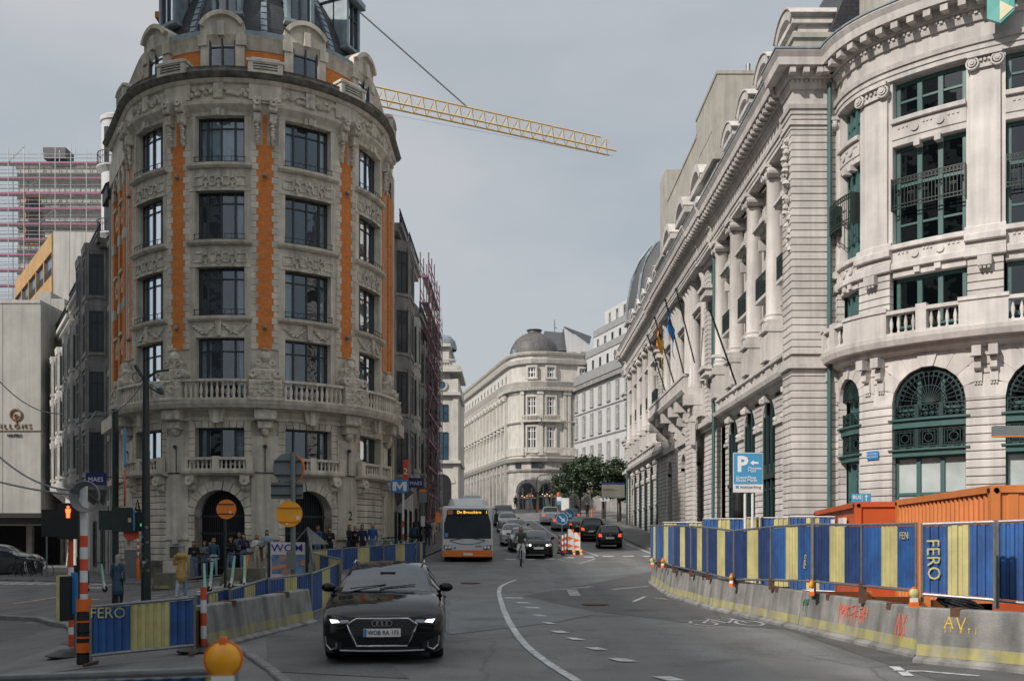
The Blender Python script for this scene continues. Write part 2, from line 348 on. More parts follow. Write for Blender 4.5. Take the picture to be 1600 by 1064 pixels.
def gsheet(name, A_, B_, mname, dz, n=None, parent=None, **tags):
    """strip of surface lying on the ground between two polylines of ground points"""
    m = M(); n = n or 12
    def res(P, t):
        P = [Vector(p[:2]) for p in P]; ls = [(b-a).length for a, b in zip(P, P[1:])]; d = t*sum(ls)
        for i, l in enumerate(ls):
            if d <= l or i == len(ls)-1: return P[i].lerp(P[i+1], min(1, d/l if l else 0))
            d -= l
    def fn(i, j):
        p = res(A_, i).lerp(res(B_, i), j); return (p.x, p.y, ground(p.x, p.y)+dz)
    k = tags.pop('k', 2); m.grid(fn, n, k); return m.obj(name, mname, parent, **tags)
# ------------------------------------------------------------------ ground and road surfaces
def axis(lo, hi, fine0, fine1, st, co):
    a = [fine0]; 
    while a[-1] < fine1: a.append(a[-1]+st)
    x, s = a[-1], st
    while x < hi: s *= 1.35; x += s; a.append(min(x, hi))
    x, s = fine0, st; b = []
    while x > lo: s *= 1.35; x -= s; b.append(max(x, lo))
    return b[::-1]+a
gx = axis(-900, 900, -45, 30, .8, 1); gy = axis(-300, 1600, -6, 165, 1.0, 1)
m = M(); m.v = [(x, y, ground(x, y)) for x in gx for y in gy]
ny = len(gy)
m.f = [(i*ny+j, (i+1)*ny+j, (i+1)*ny+j+1, i*ny+j+1) for i in range(len(gx)-1) for j in range(ny-1)]; m.mi = [0]*len(m.f)
m.obj('ground', 'asphalt', kind='structure', smooth=180)
def P2(L_): return [gp(*p) for p in L_]
# older, newer and patched asphalt
gsheet('road_patch', P2([(1020, 893), (1100, 908), (1240, 950), (1420, 1010), (1700, 1080)]), P2([(818, 932), (925, 955), (1080, 975), (1230, 985), (1500, 1075)]), 'asphalt_dark', .004, 24, kind='structure')
gsheet('road_patch', P2([(705, 935), (800, 932), (880, 948), (928, 960)]), P2([(700, 992), (790, 982), (870, 972), (928, 961)]), 'asphalt_blue', .008, 16, kind='structure')
gsheet('road_patch', P2([(830, 896), (960, 887), (1015, 884)]), P2([(835, 906), (930, 903), (1018, 893)]), 'asphalt_blue', .004, 14, kind='structure')
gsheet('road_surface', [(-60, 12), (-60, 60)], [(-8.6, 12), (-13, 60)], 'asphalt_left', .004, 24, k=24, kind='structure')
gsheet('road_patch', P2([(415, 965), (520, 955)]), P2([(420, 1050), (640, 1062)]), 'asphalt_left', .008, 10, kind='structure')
def ribbon(name, pts, wd, mname='road_white', dz=.012, n=30, **t):
    pts = [Vector(p[:2]) for p in pts]; a = []; b = []
    for i, p in enumerate(pts):
        d = (pts[min(i+1, len(pts)-1)]-pts[max(0, i-1)]).normalized(); q = Vector((-d.y, d.x))*wd/2
        a.append(p+q); b.append(p-q)
    return gsheet(name, a, b, mname, dz, n, kind='structure', k=1, **t)
def smooth_pts(P, n=6):
    out = []
    for i in range(len(P)-1):
        p0, p1, p2, p3 = P[max(0, i-1)], P[i], P[i+1], P[min(len(P)-1, i+2)]
        for k in range(n):
            t = k/n; out.append(.5*((2*p1)+(p2-p0)*t+(2*p0-5*p1+4*p2-p3)*t*t+(3*p1-p0-3*p2+p3)*t**3))
    return out+[P[-1]]
ribbon('road_line', smooth_pts(P2([(806, 906), (787, 914), (780, 922), (783, 940), (793, 967), (815, 1002), (850, 1033), (918, 1075)])), .13, n=60)
for a, b in [((797, 934), (807, 936)), ((812, 943), (824, 942)), ((826, 951), (838, 950)), ((836, 962), (850, 962)), ((850, 974), (864, 974)), ((864, 988), (884, 988)), ((890, 1000), (908, 1000)), ((920, 1014), (942, 1014)), ((958, 1033), (986, 1033)), ((1030, 1062), (1060, 1062))]:
    c = (gp(*a)+gp(*b))/2; d = Vector((.35, -1)).normalized(); wd = (gp(*b)-gp(*a)).length
    gsheet('road_dash', [c.xy+d*-.22+Vector((-wd/2, 0)), c.xy+d*-.22+Vector((wd/2, 0))], [c.xy+d*.22+Vector((-wd/2, 0)), c.xy+d*.22+Vector((wd/2, 0))], 'road_white', .013, 2, k=1, kind='structure')
# stop line dashes and hatched island by the keep-right signs
for a, b in [((788, 875), (805, 875)), ((821, 875), (836, 875)), ((851, 874), (867, 874)), ((880, 872), (897, 872)), ((912, 871), (928, 871)), ((942, 870), (960, 870)), ((974, 870), (992, 870)), ((1006, 870), (1022, 870))]:
    p, q = gp(*a), gp(*b); gsheet('stop_line', [p, q], [p+Vector((.05, .9, 0)), q+Vector((.05, .9, 0))], 'road_white', .012, 3, k=1, kind='structure')
ribbon('road_line', P2([(872, 874), (905, 881), (930, 873)]), .12)
ribbon('road_line', P2([(935, 869), (905, 858), (875, 842), (848, 824), (832, 814)]), .14)
ribbon('road_line', P2([(1025, 868), (1000, 858), (978, 849)]), .13)
ribbon('road_line', P2([(1020, 848), (985, 838), (960, 828)]), .1, 'road_white_worn')
for x in range(6): ribbon('road_dash', P2([(985+x*8, 842+x*3.2), (996+x*8, 841.5+x*3.2)]), .12, 'road_white_worn')
ribbon('road_line', P2([(960, 889), (1000, 886)]), .12, 'road_white_worn'); ribbon('road_line', P2([(955, 921), (1012, 917)]), .16, 'road_white_worn')
ribbon('road_arrow', P2([(990, 940), (1008, 933), (1042, 937)]), .10); ribbon('road_arrow', P2([(1398, 1052), (1440, 1050), (1530, 1058)]), .10); ribbon('road_arrow', P2([(1397, 1045), (1420, 1060)]), .14)
ribbon('road_arrow', P2([(893, 921), (899, 932)]), .32, 'road_white_worn'); ribbon('road_arrow', P2([(875, 921), (925, 917)]), .22, 'road_white_worn')
# bicycle symbol painted on the dark strip
bc = gp(1135, 974)
def bk(u, v): return (bc.x+u, bc.y+v*1.9)
for cu in (-.48, .48): ribbon('bicycle_marking', [bk(cu+.27*cos(a*pi/8), .27*sin(a*pi/8)) for a in range(17)], .07, 'road_white_worn', n=32)
for q in ([(-.48, 0), (-.2, .42), (.32, .42), (.02, -.02), (-.48, 0)], [(-.2, .42), (.02, -.02)], [(.48, 0), (.3, .55), (.12, .6)], [(-.3, .5), (-.1, .5)]): ribbon('bicycle_marking', [bk(*p) for p in q], .07, 'road_white_worn', n=20)
# zebra crossings on the left
for k in range(11):
    y = gp(400, 937-k*2.7).y; x0 = gp(238+k*3, 937-k*2.7); x1 = gp(min(600, 395+k*8), 937-k*2.7)
    gsheet('zebra_stripe', [(x0.x, y), (x1.x, y)], [(x0.x, y+.32), (x1.x, y+.32)], 'road_white_worn', .012, 8, k=1, kind='structure')
for k in range(8):
    a = gp(-30+k*28, 914); gsheet('zebra_stripe', [(a.x, a.y), (a.x-.4, a.y+2.4)], [(a.x+.62, a.y), (a.x+.3, a.y+2.4)], 'road_white_worn', .012, 4, k=1, kind='structure')
ribbon('road_line', P2([(20, 944), (110, 930)]), .16, 'road_white_worn'); ribbon('road_line', P2([(190, 938), (262, 919)]), .16, 'road_white_worn')
for q in ([(0, 941), (60, 937), (180, 928), (262, 921)], [(0, 946), (70, 939)]): ribbon('road_line', P2(q), .07, 'road_orange', .016)
# pavements with kerbs
def pavement(name, A_, B_, mname, h=.12):
    gsheet(name, A_, B_, mname, h, 30, kind='structure', k=6)
def kerb(pts, wd=.16, h=.125, L_=1.0, w='kerb_stone'):
    root = inst('kerb', None, kind='structure'); pts = [Vector(p[:2]) for p in pts]
    for a, b in zip(pts, pts[1:]):
        d = (b-a); k = max(1, round(d.length/L_)); q = Vector((-d.y, d.x)).normalized()*wd/2
        for i in range(k):
            p0 = a+d*(i/k+.004); p1 = a+d*((i+1)/k-.004); z0 = ground(*p0); z1 = ground(*p1); m = M(); j = random.uniform(-.006, .006)
            vs = []
            for p, z in ((p0, z0), (p1, z1)):
                for s, zz in ((1, z-.1), (1, z+h+j-.02), (.8, z+h+j), (-.8, z+h+j), (-1, z+h+j-.02), (-1, z-.1)): vs.append((p.x+q.x*s, p.y+q.y*s, zz))
            m.add(vs, [(i2, (i2+1) % 6, 6+(i2+1) % 6, 6+i2) for i2 in range(6)]+[(5, 4, 3, 2, 1, 0), (6, 7, 8, 9, 10, 11)])
            m.obj('kerb_stone', w, root)
pavement('pavement', [(8.6, 22), (8.6, 60), (8.5, 100), (8.5, 150)], [(13.5, 22), (13.5, 60), (13, 100), (13, 150)], 'paving')
kerb([(8.5, 24), (8.5, 60), (8.4, 100), (8.4, 140)], L_=1.6)
lp = [(-30, 47.5), (-20, 44), (-15, 42.2), (-10.2, 42.6), (-7.2, 45), (-4.9, 49), (-4.4, 60), (-4.3, 140)]
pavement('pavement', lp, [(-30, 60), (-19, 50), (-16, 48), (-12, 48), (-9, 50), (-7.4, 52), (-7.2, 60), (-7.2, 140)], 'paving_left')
kerb(lp, L_=1.5)
# kerbed island at the lower left and a strip of setts beside the road
ki = P2([(-60, 962), (0, 968), (60, 972), (105, 982), (128, 994)])
kerb(ki, .22, .14, .9)
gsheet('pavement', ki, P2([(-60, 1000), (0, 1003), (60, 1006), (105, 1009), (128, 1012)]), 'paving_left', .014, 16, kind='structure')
k0 = P2([(385, 1024), (420, 1052), (455, 1085)])
kerb(P2([(372, 1012), (395, 1030), (425, 1052), (470, 1090)]), .14, .05, .22)
ribbon('road_line', P2([(-10, 1062), (90, 1050), (165, 1040)]), .1, 'kerb_stone')
# manhole covers and dark streak repairs
for px, py, lab in ((440, 900, 'manhole cover by the end of the zebra crossing'), (735, 912, 'manhole cover in front of the bus'), (655, 915, 'manhole cover behind the black hatchback'), (930, 945, 'manhole cover on the dark patched asphalt')):
    c = gp(px, py); m = M(); m.lathe([(.001, 0), (.31, 0), (.31, .004), (.34, .004), (.34, -.02)], 20); m.obj('manhole_cover', 'rust', loc=(c.x, c.y, c.z+.018), label='round iron '+lab, cat='manhole cover', group='manhole covers in the road')
# ------------------------------------------------------------------ white stone corner building on the right (wing along the street + round corner)
def circ(n, r, cx, cz, a0=0, a1=2*pi): return [(cx+r*cos(a0+(a1-a0)*i/n), cz+r*sin(a0+(a1-a0)*i/n)) for i in range(n+1)]
def wall_arch(m, fm, u0, u1, v0, v1, uc, a, vs, w0, w1, n=14, mi=0):
    """wall plate with a round-headed opening from v0 up (springing vs)"""
    def q(p, r, s, t): m.add([p, r, s, t], [(0, 1, 2, 3)], mi)
    k = max(1, int((uc-a-u0)/.5))
    for lo, hi in ((u0, uc-a), (uc+a, u1)):
        if hi-lo < .001: continue
        for i in range(k):
            x, y = lo+(hi-lo)*i/k, lo+(hi-lo)*(i+1)/k; q(fm(x, v0, w1), fm(y, v0, w1), fm(y, v1, w1), fm(x, v1, w1))
    if vs > v0:
        for u in (uc-a, uc+a): q(fm(u, v0, w0), fm(u, v0, w1), fm(u, vs, w1), fm(u, vs, w0))
    P = [(uc-a*cos(pi*i/n), vs+a*sin(pi*i/n)) for i in range(n+1)]
    for (a1, b1), (a2, b2) in zip(P, P[1:]):
        q(fm(a1, b1, w1), fm(a2, b2, w1), fm(a2, v1, w1), fm(a1, v1, w1)); q(fm(a1, b1, w0), fm(a2, b2, w0), fm(a2, b2, w1), fm(a1, b1, w1))
def arcband(m, fm, uc, vc, r0, r1, w0, w1, a0=0, a1=pi, n=16, mi=0):
    for i in range(n):
        b0, b1 = a0+(a1-a0)*i/n, a0+(a1-a0)*(i+1)/n
        m.poly(fm, [(uc+r0*cos(b0), vc+r0*sin(b0)), (uc+r1*cos(b0), vc+r1*sin(b0)), (uc+r1*cos(b1), vc+r1*sin(b1)), (uc+r0*cos(b1), vc+r0*sin(b1))], w0, w1, mi)
def bar(m, fm, a, b, w, t=.03, d=.03, mi=0):
    """thin strip from (u,v) to (u,v) lying on the facade"""
    (u0, v0), (u1, v1) = a, b; l = sqrt((u1-u0)**2+(v1-v0)**2) or 1; nu, nv = -(v1-v0)/l*t/2, (u1-u0)/l*t/2
    m.poly(fm, [(u0+nu, v0+nv), (u1+nu, v1+nv), (u1-nu, v1-nv), (u0-nu, v0-nv)], w, w+d, mi)
def arc_path(x, y, a0, segs):
    T_ = [(0, x, y, rad(a0), None)]; u = 0; a = rad(a0)
    for R, d in segs:
        n = max(1, int(abs(d)))
        for i in range(n):
            da = rad(d)/n; x += R*da*cos(a+da/2); y += R*da*sin(a+da/2); a += da; u += R*abs(da); T_.append((u, x, y, a, R))
    def fm(u, v, w):
        i = 0
        if u <= 0: i = 0; du = u; _, X, Y, a_, _ = T_[0]; X += du*cos(a_); Y += du*sin(a_)
        elif u >= T_[-1][0]: du = u-T_[-1][0]; _, X, Y, a_, _ = T_[-1]; X += du*cos(a_); Y += du*sin(a_)
        else:
            lo, hi = 0, len(T_)-1
            while hi-lo > 1:
                md = (lo+hi)//2
                if T_[md][0] <= u: lo = md
                else: hi = md
            t = (u-T_[lo][0])/(T_[hi][0]-T_[lo][0]); X = T_[lo][1]+(T_[hi][1]-T_[lo][1])*t; Y = T_[lo][2]+(T_[hi][2]-T_[lo][2])*t; a_ = T_[lo][3]+(T_[hi][3]-T_[lo][3])*t
        return (X+w*sin(a_), Y-w*cos(a_), v)
    return fm
RB = thing('stone_corner_building', 'long white stone building with green windows, rounded corner and slate roof on the right', 'building', (12, 60, 0))
RB.location = (0, 0, 0)
WX = 11.3
wing = line(WX, 0, 0, 1, -1, 0)                 # u = depth along the street, outward = towards the street
front = line(0, 36.8, 1, 0, 0, -1)              # end face of the near pavilion, u = x
twr = arc_path(12.3, 37.4, -110, [(3.5, 60), (10, 60), (30, 15)])
def rp(name, m, mats='stone_white', parent=None, **k): return m.obj(name, mats, parent or RB, **k)
CH = .27
NST = [0]
def courses(fm, u0, u1, v0, v1, w=.05, seg=1, d=.25, single=True, mats='stone_white'):
    n = max(1, round((v1-v0)/CH)); h = (v1-v0)/n; big = M()
    for i in range(n):
        m = M() if single else big
        m.fb(fm, u0, u1, v0+i*h+.014, v0+(i+1)*h-.014, w-d, w+random.uniform(-.004, .004), seg, .018)
        if single: NST[0] += 1; rp('stone_course', m, mats)
    if not single: rp('stone_courses', big, mats, kind='stuff')
    m = M(); m.fb(fm, u0+.02, u1-.02, v0, v1, w-d-.02, w-.04, seg); rp('joint_bed', m, 'stone_joint')
CORN = [(18.55, 0), (18.55, .1), (18.72, .16), (18.86, .16), (18.86, .28), (19.16, .34), (19.16, .7), (19.42, .74), (19.6, .85), (19.66, .85), (19.75, 0)]
ARCH = [(17.45, -.1), (17.45, .34), (17.62, .34), (17.62, .38), (17.8, .38), (17.8, .44), (17.95, .47), (17.95, .3), (18.55, .3), (18.55, -.1)]
def entab(fm, u0, u1, seg, off=0, dent=True, mi='stone_white'):
    m = M(); m.sweep(fm, u0, u1, [(v, w+off) for v, w in ARCH], seg); rp('architrave', m, mi)
    m = M(); m.sweep(fm, u0, u1, [(v, w+off+.28) for v, w in CORN], seg); rp('cornice', m, mi)
    m = M(); m.sweep(fm, u0, u1, [(19.66, off+.9), (19.66, off+1.17), (19.72, off+1.17), (19.78, off)], seg); rp('lead_flashing', m, 'lead')
    if dent:
        n = int((u1-u0)/.5); d = M()
        for i in range(n): u = u0+(i+.5)*(u1-u0)/n; d.fb(fm, u-.11, u+.11, 18.92, 19.14, off+.5, off+.92)
        rp('modillions', d, mi, kind='stuff')
        d = M(); n = int((u1-u0)/.17)
        for i in range(n): u = u0+(i+.5)*(u1-u0)/n; d.fb(fm, u-.05, u+.05, 18.74, 18.85, off+.4, off+.5)
        rp('dentils', d, mi, kind='stuff')
BAL_P = [(.001, 0), (.05, 0), (.05, .05), (.03, .1), (.065, .25), (.065, .33), (.03, .5), (.03, .56), (.05, .58), (.05, .62), (.001, .62)]
_m = M(); _m.lathe(BAL_P, 8); BALUSTER = _m.mesh('baluster', 'stone_white', 60)
def balustrade(fm, u0, u1, v, w, seg=2, mats='stone_white', mesh=None, sp=.24, h=.62, posts=True, parent=None, wd=.24):
    m = M(); m.fb(fm, u0, u1, v, v+.1, w-wd/2, w+wd/2, seg); m.fb(fm, u0, u1, v+.1+h, v+.22+h, w-wd/2-.02, w+wd/2+.03, seg)
    o = rp('balustrade', m, mats, parent); n = max(1, int((u1-u0)/sp))
    for i in range(n): inst('baluster', mesh or BALUSTER, o, fm(u0+(i+.5)*(u1-u0)/n, v+.1, w))
    return o
def gl_window(fm, u0, u1, v0, v1, w, seg=1, mull=(), trans=(), fr=.09, pane='pane_right', fmat='green_paint', back=None, name='window', parent=None, depth=.1, blind=None, rp=rp, backmat='interior_dark'):
    m = M()
    for a, b in ((u0, u0+fr), (u1-fr, u1)): m.fb(fm, a, b, v0, v1, w, w+depth)
    m.fb(fm, u0+fr, u1-fr, v0, v0+fr, w, w+depth, seg); m.fb(fm, u0+fr, u1-fr, v1-fr, v1, w, w+depth, seg)
    for c, t in mull: m.fb(fm, c-t/2, c+t/2, v0+fr, v1-fr, w-.002, w+depth+.03)
    for c, t in trans: m.fb(fm, u0+fr, u1-fr, c-t/2, c+t/2, w+.003, w+depth-.012, seg)
    o = rp(name, m, fmat, parent)
    g = M(); ed = [u0+fr]+sorted(x for c, t in mull for x in (c-t/2, c+t/2))+[u1-fr]
    for a, b in zip(ed[::2], ed[1::2]):
        k = M(); ks = max(1, seg//max(1, len(mull))); k.sweep(fm, a, b, [(v0+fr, w+.03), (v0+fr, w+.04), (v1-fr, w+.04), (v1-fr, w+.03)], ks); rp('pane', k, pane, o)
    if back is not None:
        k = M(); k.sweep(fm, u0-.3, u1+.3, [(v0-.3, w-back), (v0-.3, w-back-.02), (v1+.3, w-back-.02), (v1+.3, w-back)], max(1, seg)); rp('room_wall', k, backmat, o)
    for a, b, c, d in blind or ():
        k = M(); k.sweep(fm, a, b, [(c, w-.06), (c, w-.05), (d, w-.05), (d, w-.06)], 1); rp('blind', k, 'blind', o)
    return o
def iron_railing(fm, u0, u1, v0, v1, w, sp=.11, mats='dark_green_post', seg=3, parent=None, ends=0):
    m = M()
    for v in (v0, v0+.12, v1-.16, v1): m.fb(fm, u0, u1, v-.016, v+.016, w, w+.03, seg)
    n = int((u1-u0)/sp)
    for i in range(n+1):
        u = u0+(u1-u0)*i/n; m.fb(fm, u-.009, u+.009, v0, v1, w+.005, w+.025)
        if i < n: arcband(m, fm, u+sp/2, v1-.08, sp*.32, sp*.48, w+.004, w+.022, 0, 2*pi, 8)
        if i % 4 == 2:
            vm = (v0+v1)/2-.05
            for s in (-1, 1): arcband(m, fm, u+s*.045, vm, .03, .048, w+.02, w+.04, 0, 2*pi, 8)
    if ends:
        for u in (u0, u1): m.fb(fm, u-.015, u+.015, v0-.05, v1+.05, w-ends, w+.03)
    return rp('iron_railing', m, mats, parent)
def volute_cap(fm, u0, u1, v, w):
    m = M(); m.fb(fm, u0-.06, u1+.06, v+.34, v+.46, w-.1, w+.2, 2); m.fb(fm, u0, u1, v, v+.08, w-.1, w+.09, 2); m.fb(fm, u0+.02, u1-.02, v+.08, v+.34, w-.1, w+.05, 2)
    for u in (u0+.08, u1-.08):
        for r in (.2, .12, .06): arcband(m, fm, u, v+.16, r-.05, r, w+.02, w+.16+(.2-r)*.5, 0, 2*pi, 14)
    for k in range(5):
        a = u0+.2+(u1-u0-.4)*k/4; m.poly(fm, circ(6, .05, a, v+.24)[:-1], w+.04, w+.12)
    return rp('capital', m)
# ---------- the round corner
TB = [(.98, 2.45), (3.8, 6.2), (7.35, 9.75), (10.9, 13.3)]          # window bays along the curve
TP = [(-.25, .98), (2.45, 3.8), (6.2, 7.35), (9.75, 10.9), (13.3, 14.5)]     # piers
Z0 = .2
for i, (a, b) in enumerate(TP):
    sg = 5 if i < 2 else 2
    courses(twr, a, b, .9, 6.35, .06, sg, single=i < 3)
    m = M(); m.fb(twr, a-.05, b+.05, Z0, .9, -.3, .14, sg); rp('plinth', m)
    courses(twr, a+.05, b-.05, 9.62, 10.95, .12, sg, single=i < 3)
    m = M()                                                             # pedestal mouldings and pilaster
    for v0, v1, w in ((10.95, 11.25, .24), (11.25, 11.45, .16), (11.45, 11.7, .30), (11.7, 11.95, .18)): m.fb(twr, a-.02, b+.02, v0, v1, -.2, w, sg, .03)
    rp('pilaster_base', m)
    m = M(); m.fb(twr, a+.14, b-.14, 11.95, 16.98, -.2, .13, sg); m.fb(twr, a, b, 11.95, 17.45, -.35, .02, sg); rp('pilaster', m)
    volute_cap(twr, a+.14, b-.14, 16.98, .13)
    m = M(); m.fb(twr, (a+b)/2-.2, (a+b)/2+.2, 10.62, 10.92, .1, .36)
    for k in (-.12, 0, .12): m.lathe([(.001, 0), (.045, .02), (.045, .1), (.001, .14)], 6, twr((a+b)/2+k, 10.5, .3))
    rp('guttae_block', m)
for i, (a, b) in enumerate(TB):
    sg = 8 if i == 0 else 6; c = (a+b)/2; r = (b-a)/2; vs = 7.62-r if i else 6.9
    rr = min(r, .9) if i == 0 else r
    # ground floor: arched bay with stepped voussoirs
    m = M(); wall_arch(m, twr, a-.0, b+.0, vs, 8.05, c, r-.001, vs, -.5, .06, 16) if i else wall_arch(m, twr, a, b, vs, 8.05, c, r-.001, vs, -.5, .06, 16)
    for u0, u1 in ((TP[i][0] if i else -.25, a), (b, TP[i+1][1])): pass
    rp('arch_wall', m, 'stone_joint' if False else 'stone_white')
    for k in range(9):                                                   # wedge stones round the arch
        a0 = pi*k/9+.012; a1 = pi*(k+1)/9-.012; ro = r+.62+(0.22 if k in (4,) else .1*((k+1) % 2))
        P = [(c+r*1.0*cos(a0), vs+r*sin(a0)), (c+ro*cos(a0), min(8.03, vs+ro*sin(a0))), (c+ro*cos(a1), min(8.03, vs+ro*sin(a1))), (c+r*cos(a1), vs+r*sin(a1))]
        m = M(); m.poly(twr, P, -.2, .075 if k != 4 else .13); rp('voussoir', m)
    m = M()
    for v, d in ((5.62, .3), (4.66, .25)): m.fb(twr, a-.1, b+.1, v, v+d, -.35, .02, sg); m.fb(twr, a-.12, b+.12, v+d-.06, v+d, -.35, .12, sg)
    rp('green_beam', m, 'green_paint')
    # iron grille: fan in the arch, meander panels below
    g = M(); w = -.1
    arcband(g, twr, c, vs-.0, r-.16, r-.12, w, w+.04, n=18); arcband(g, twr, c, vs, r-.05, r-.0, w, w+.05, n=18); arcband(g, twr, c, vs, r*.48, r*.5, w, w+.03, n=14)
    arcband(g, twr, c, vs, .0, .12, w, w+.05, n=8)
    for k in range(1, 18):
        t = pi*k/18; bar(g, twr, (c+.1*cos(t), vs+.1*sin(t)), (c+(r-.16)*cos(t), vs+(r-.16)*sin(t)), w, .022, .025)
        t2 = pi*(k-.5)/18; arcband(g, twr, c+(r-.24)*cos(t2), vs+(r-.24)*sin(t2), (r*.06), (r*.06)+.02, w, w+.025, 0, 2*pi, 7)
    for k in range(22):
        t = pi*(k+.5)/22; arcband(g, twr, c+(r-.085)*cos(t), vs+(r-.085)*sin(t), .018, .035, w, w+.03, 0, 2*pi, 6)
    nx = max(4, int((b-a)/.2)); 
    for k in range(nx):
        for y0, y1 in ((5.95, min(6.45, vs)),):
            for j in range(2):
                u = a+(k+.5)*(b-a)/nx; v = y0+.12+j*.2; arcband(g, twr, u, v, .05, .075, w, w+.03, 0, 2*pi, 7)
    for v in (6.38, 5.95, 5.56, 4.98): g.fb(twr, a, b, v-.02, v+.02, w, w+.04, sg)
    np_ = 3 if i else 2
    for k in range(np_+1): u = a+(b-a)*k/np_; g.fb(twr, max(a, u-.07), min(b, u+.07), 4.95, 6.42, w-.02, w+.05)
    for k in range(np_):
        uc = a+(b-a)*(k+.5)/np_; h = (b-a)/np_/2
        arcband(g, twr, uc, 5.27, .125, .155, w, w+.04, 0, 2*pi, 14)
        for s in (.2, .29):
            Q = [(uc-s, 5.27-s), (uc+s, 5.27-s), (uc+s, 5.27+s), (uc-s, 5.27+s)]
            for p, q in zip(Q, Q[1:]+Q[:1]): bar(g, twr, p, q, w, .025)
        for s in (-1, 1):
            bar(g, twr, (uc+s*.29, 5.27), (uc+s*h, 5.27), w, .02); bar(g, twr, (uc, 5.27+s*.155), (uc, 5.27+s*.29), w, .02)
    for k in range(int((b-a)/.12)):
        u = a+.06+k*.12
        for v in (5.5, 5.03): arcband(g, twr, u, v, .03, .045, w, w+.03, 0, 2*pi, 6)
    rp('iron_grille', g, 'green_dark')
    mu = [(a+(b-a)/3, .14), (b-(b-a)/3, .14)]
    gl_window(twr, a, b, 4.9, 7.6 if i else 7.4, -.42, sg, mu, [(6.2, .2)], back=.9)
    gl_window(twr, a, b, .6, 4.66, -.35, sg, mu[:1] if i == 0 else mu, [(3.4, .1)], .07, back=.8, pane='pane_shop' if i else 'pane_right', name='shop_window')
    # windows behind the balustrade, tall window with iron balcony, top window
    mu = [(a+(b-a)*.355, .16), (b-(b-a)*.355, .16)]; w = -.32
    for v0, v1, tr, bl in ((9.0, 10.75, [], None), (11.85, 15.2, [(13.9, .1), (12.55, .07)], None), (16.12, 17.4, [(16.75, .07)], [(a+.1, a+(b-a)*.33, 16.2, 17.3), (b-(b-a)*.3, b-.1, 16.6, 17.3)] if i == 1 else None)):
        gl_window(twr, a+.03, b-.03, v0, v1, w, sg, mu, tr, .13, back=1.0, blind=bl)
    for vv, bands in ((11.45, ((10.75, 11.0, -.4, .02), (11.0, 11.22, -.4, .16), (11.22, 11.68, -.4, .05), (11.68, 11.85, -.4, .18))), (15.68, ((15.2, 15.42, -.4, .03), (15.42, 15.95, -.4, .06), (15.95, 16.12, -.4, .16)))):
        m = M()
        for v0, v1, wb, wf in bands: m.fb(twr, a, b, v0, v1, wb, wf, sg, .02)
        for k in (.33, .67): arcband(m, twr, a+(b-a)*k, vv, 0, .13, .05, .11, 0, 2*pi, 10)
        for k in (.1, .16, .22, .45, .5, .55, .78, .84, .9): m.fb(twr, a+(b-a)*k-.03, a+(b-a)*k+.03, vv+.08, vv+.14, .05, .09)
        for k in (.36, .64): m.fb(twr, a+(b-a)*k-.1, a+(b-a)*k+.1, vv-.65, vv-.43, -.2, .12)
        rp('spandrel', m)
    iron_railing(twr, a+.02, b-.02, 13.05, 14.05, .12 if i else .4, ends=.4, seg=sg)
m = M(); m.sweep(twr, -1.1, 14.5, [(8.05, -.4), (8.05, .06), (8.2, .3), (8.34, .3), (8.34, .62), (8.52, .70), (8.66, .72), (8.66, -.4)], 40); rp('balcony_slab', m)
for i, (a, b) in enumerate(TP):                                        # balcony consoles, solid parapets over the piers
    for s in (.32, .72):
        u = a+(b-a)*s; m = M(); m.poly(twr, [(u-.13, 8.05), (u+.13, 8.05), (u+.13, 7.72), (u-.13, 7.72)], .0, .52); m.fb(twr, u-.1, u+.1, 7.3, 7.72, 0, .3, 1, .06); m.fb(twr, u-.12, u+.12, 6.95, 7.3, 0, .14)
        for k in (-.08, 0, .08): m.lathe([(.001, 0), (.035, .03), (.02, .12), (.001, .14)], 6, twr(u+k, 6.83, .1))
        rp('balcony_console', m)
    m = M(); m.fb(twr, a-.1, b+.1, 8.66, 9.48, .36, .66, 4); m.fb(twr, a-.12, b+.12, 9.48, 9.6, .33, .71, 4); rp('parapet_block', m)
    courses(twr, a, b, 6.35, 8.05, .06, 5 if i < 2 else 2, single=False)
for i, (a, b) in enumerate(TB):
    c = (a+b)/2; k = .16
    for u0, u1 in ((a+.1, c-k), (c+k, b-.1)): balustrade(twr, u0, u1, 8.66, .52, 3, sp=.21)
    m = M(); m.fb(twr, c-k, c+k, 8.66, 9.6, .38, .66, 1); rp('parapet_block', m)
balustrade(twr, -1.05, -.4, 8.66, .52, 3)
entab(twr, -.6, 14.5, 46, -.22)
m = M(); m.sweep(twr, .2, 14.5, [(19.7, -.9), (19.7, -.55), (20.1, -.55), (20.1, -.75), (22.6, -.75), (22.6, -.4), (23, -.4), (23.1, -1.2)], 30); rp('attic_wall', m, 'stone_attic')
m = M(); m.sweep(twr, -.25, 14.5, [(Z0, -.55), (Z0, -.5), (.62, -.5), (.62, -.55)], 20); m.sweep(twr, -.25, 14.5, [(17.4, -1.3), (17.4, -.2), (17.5, -.2), (17.5, -1.3)], 24); rp('wall_core', m)
# bank emblem: teal shield with a cream triangle, above the second pier
em = thing('bank_emblem', 'teal shield with a pale yellow triangle mounted high on the rounded stone corner', 'bank emblem')
u = 7.25
m = M(); m.poly(twr, [(u-.36, 19.0), (u+.36, 19.0), (u+.36, 18.28), (u, 17.98), (u-.36, 18.22)], .62, .78); o = m.obj('shield', 'bank_teal', em)
m = M(); m.poly(twr, [(u-.02, 18.05), (u+.34, 18.36), (u-.02, 18.68)], .782, .80); m.obj('triangle', 'bank_cream', em)
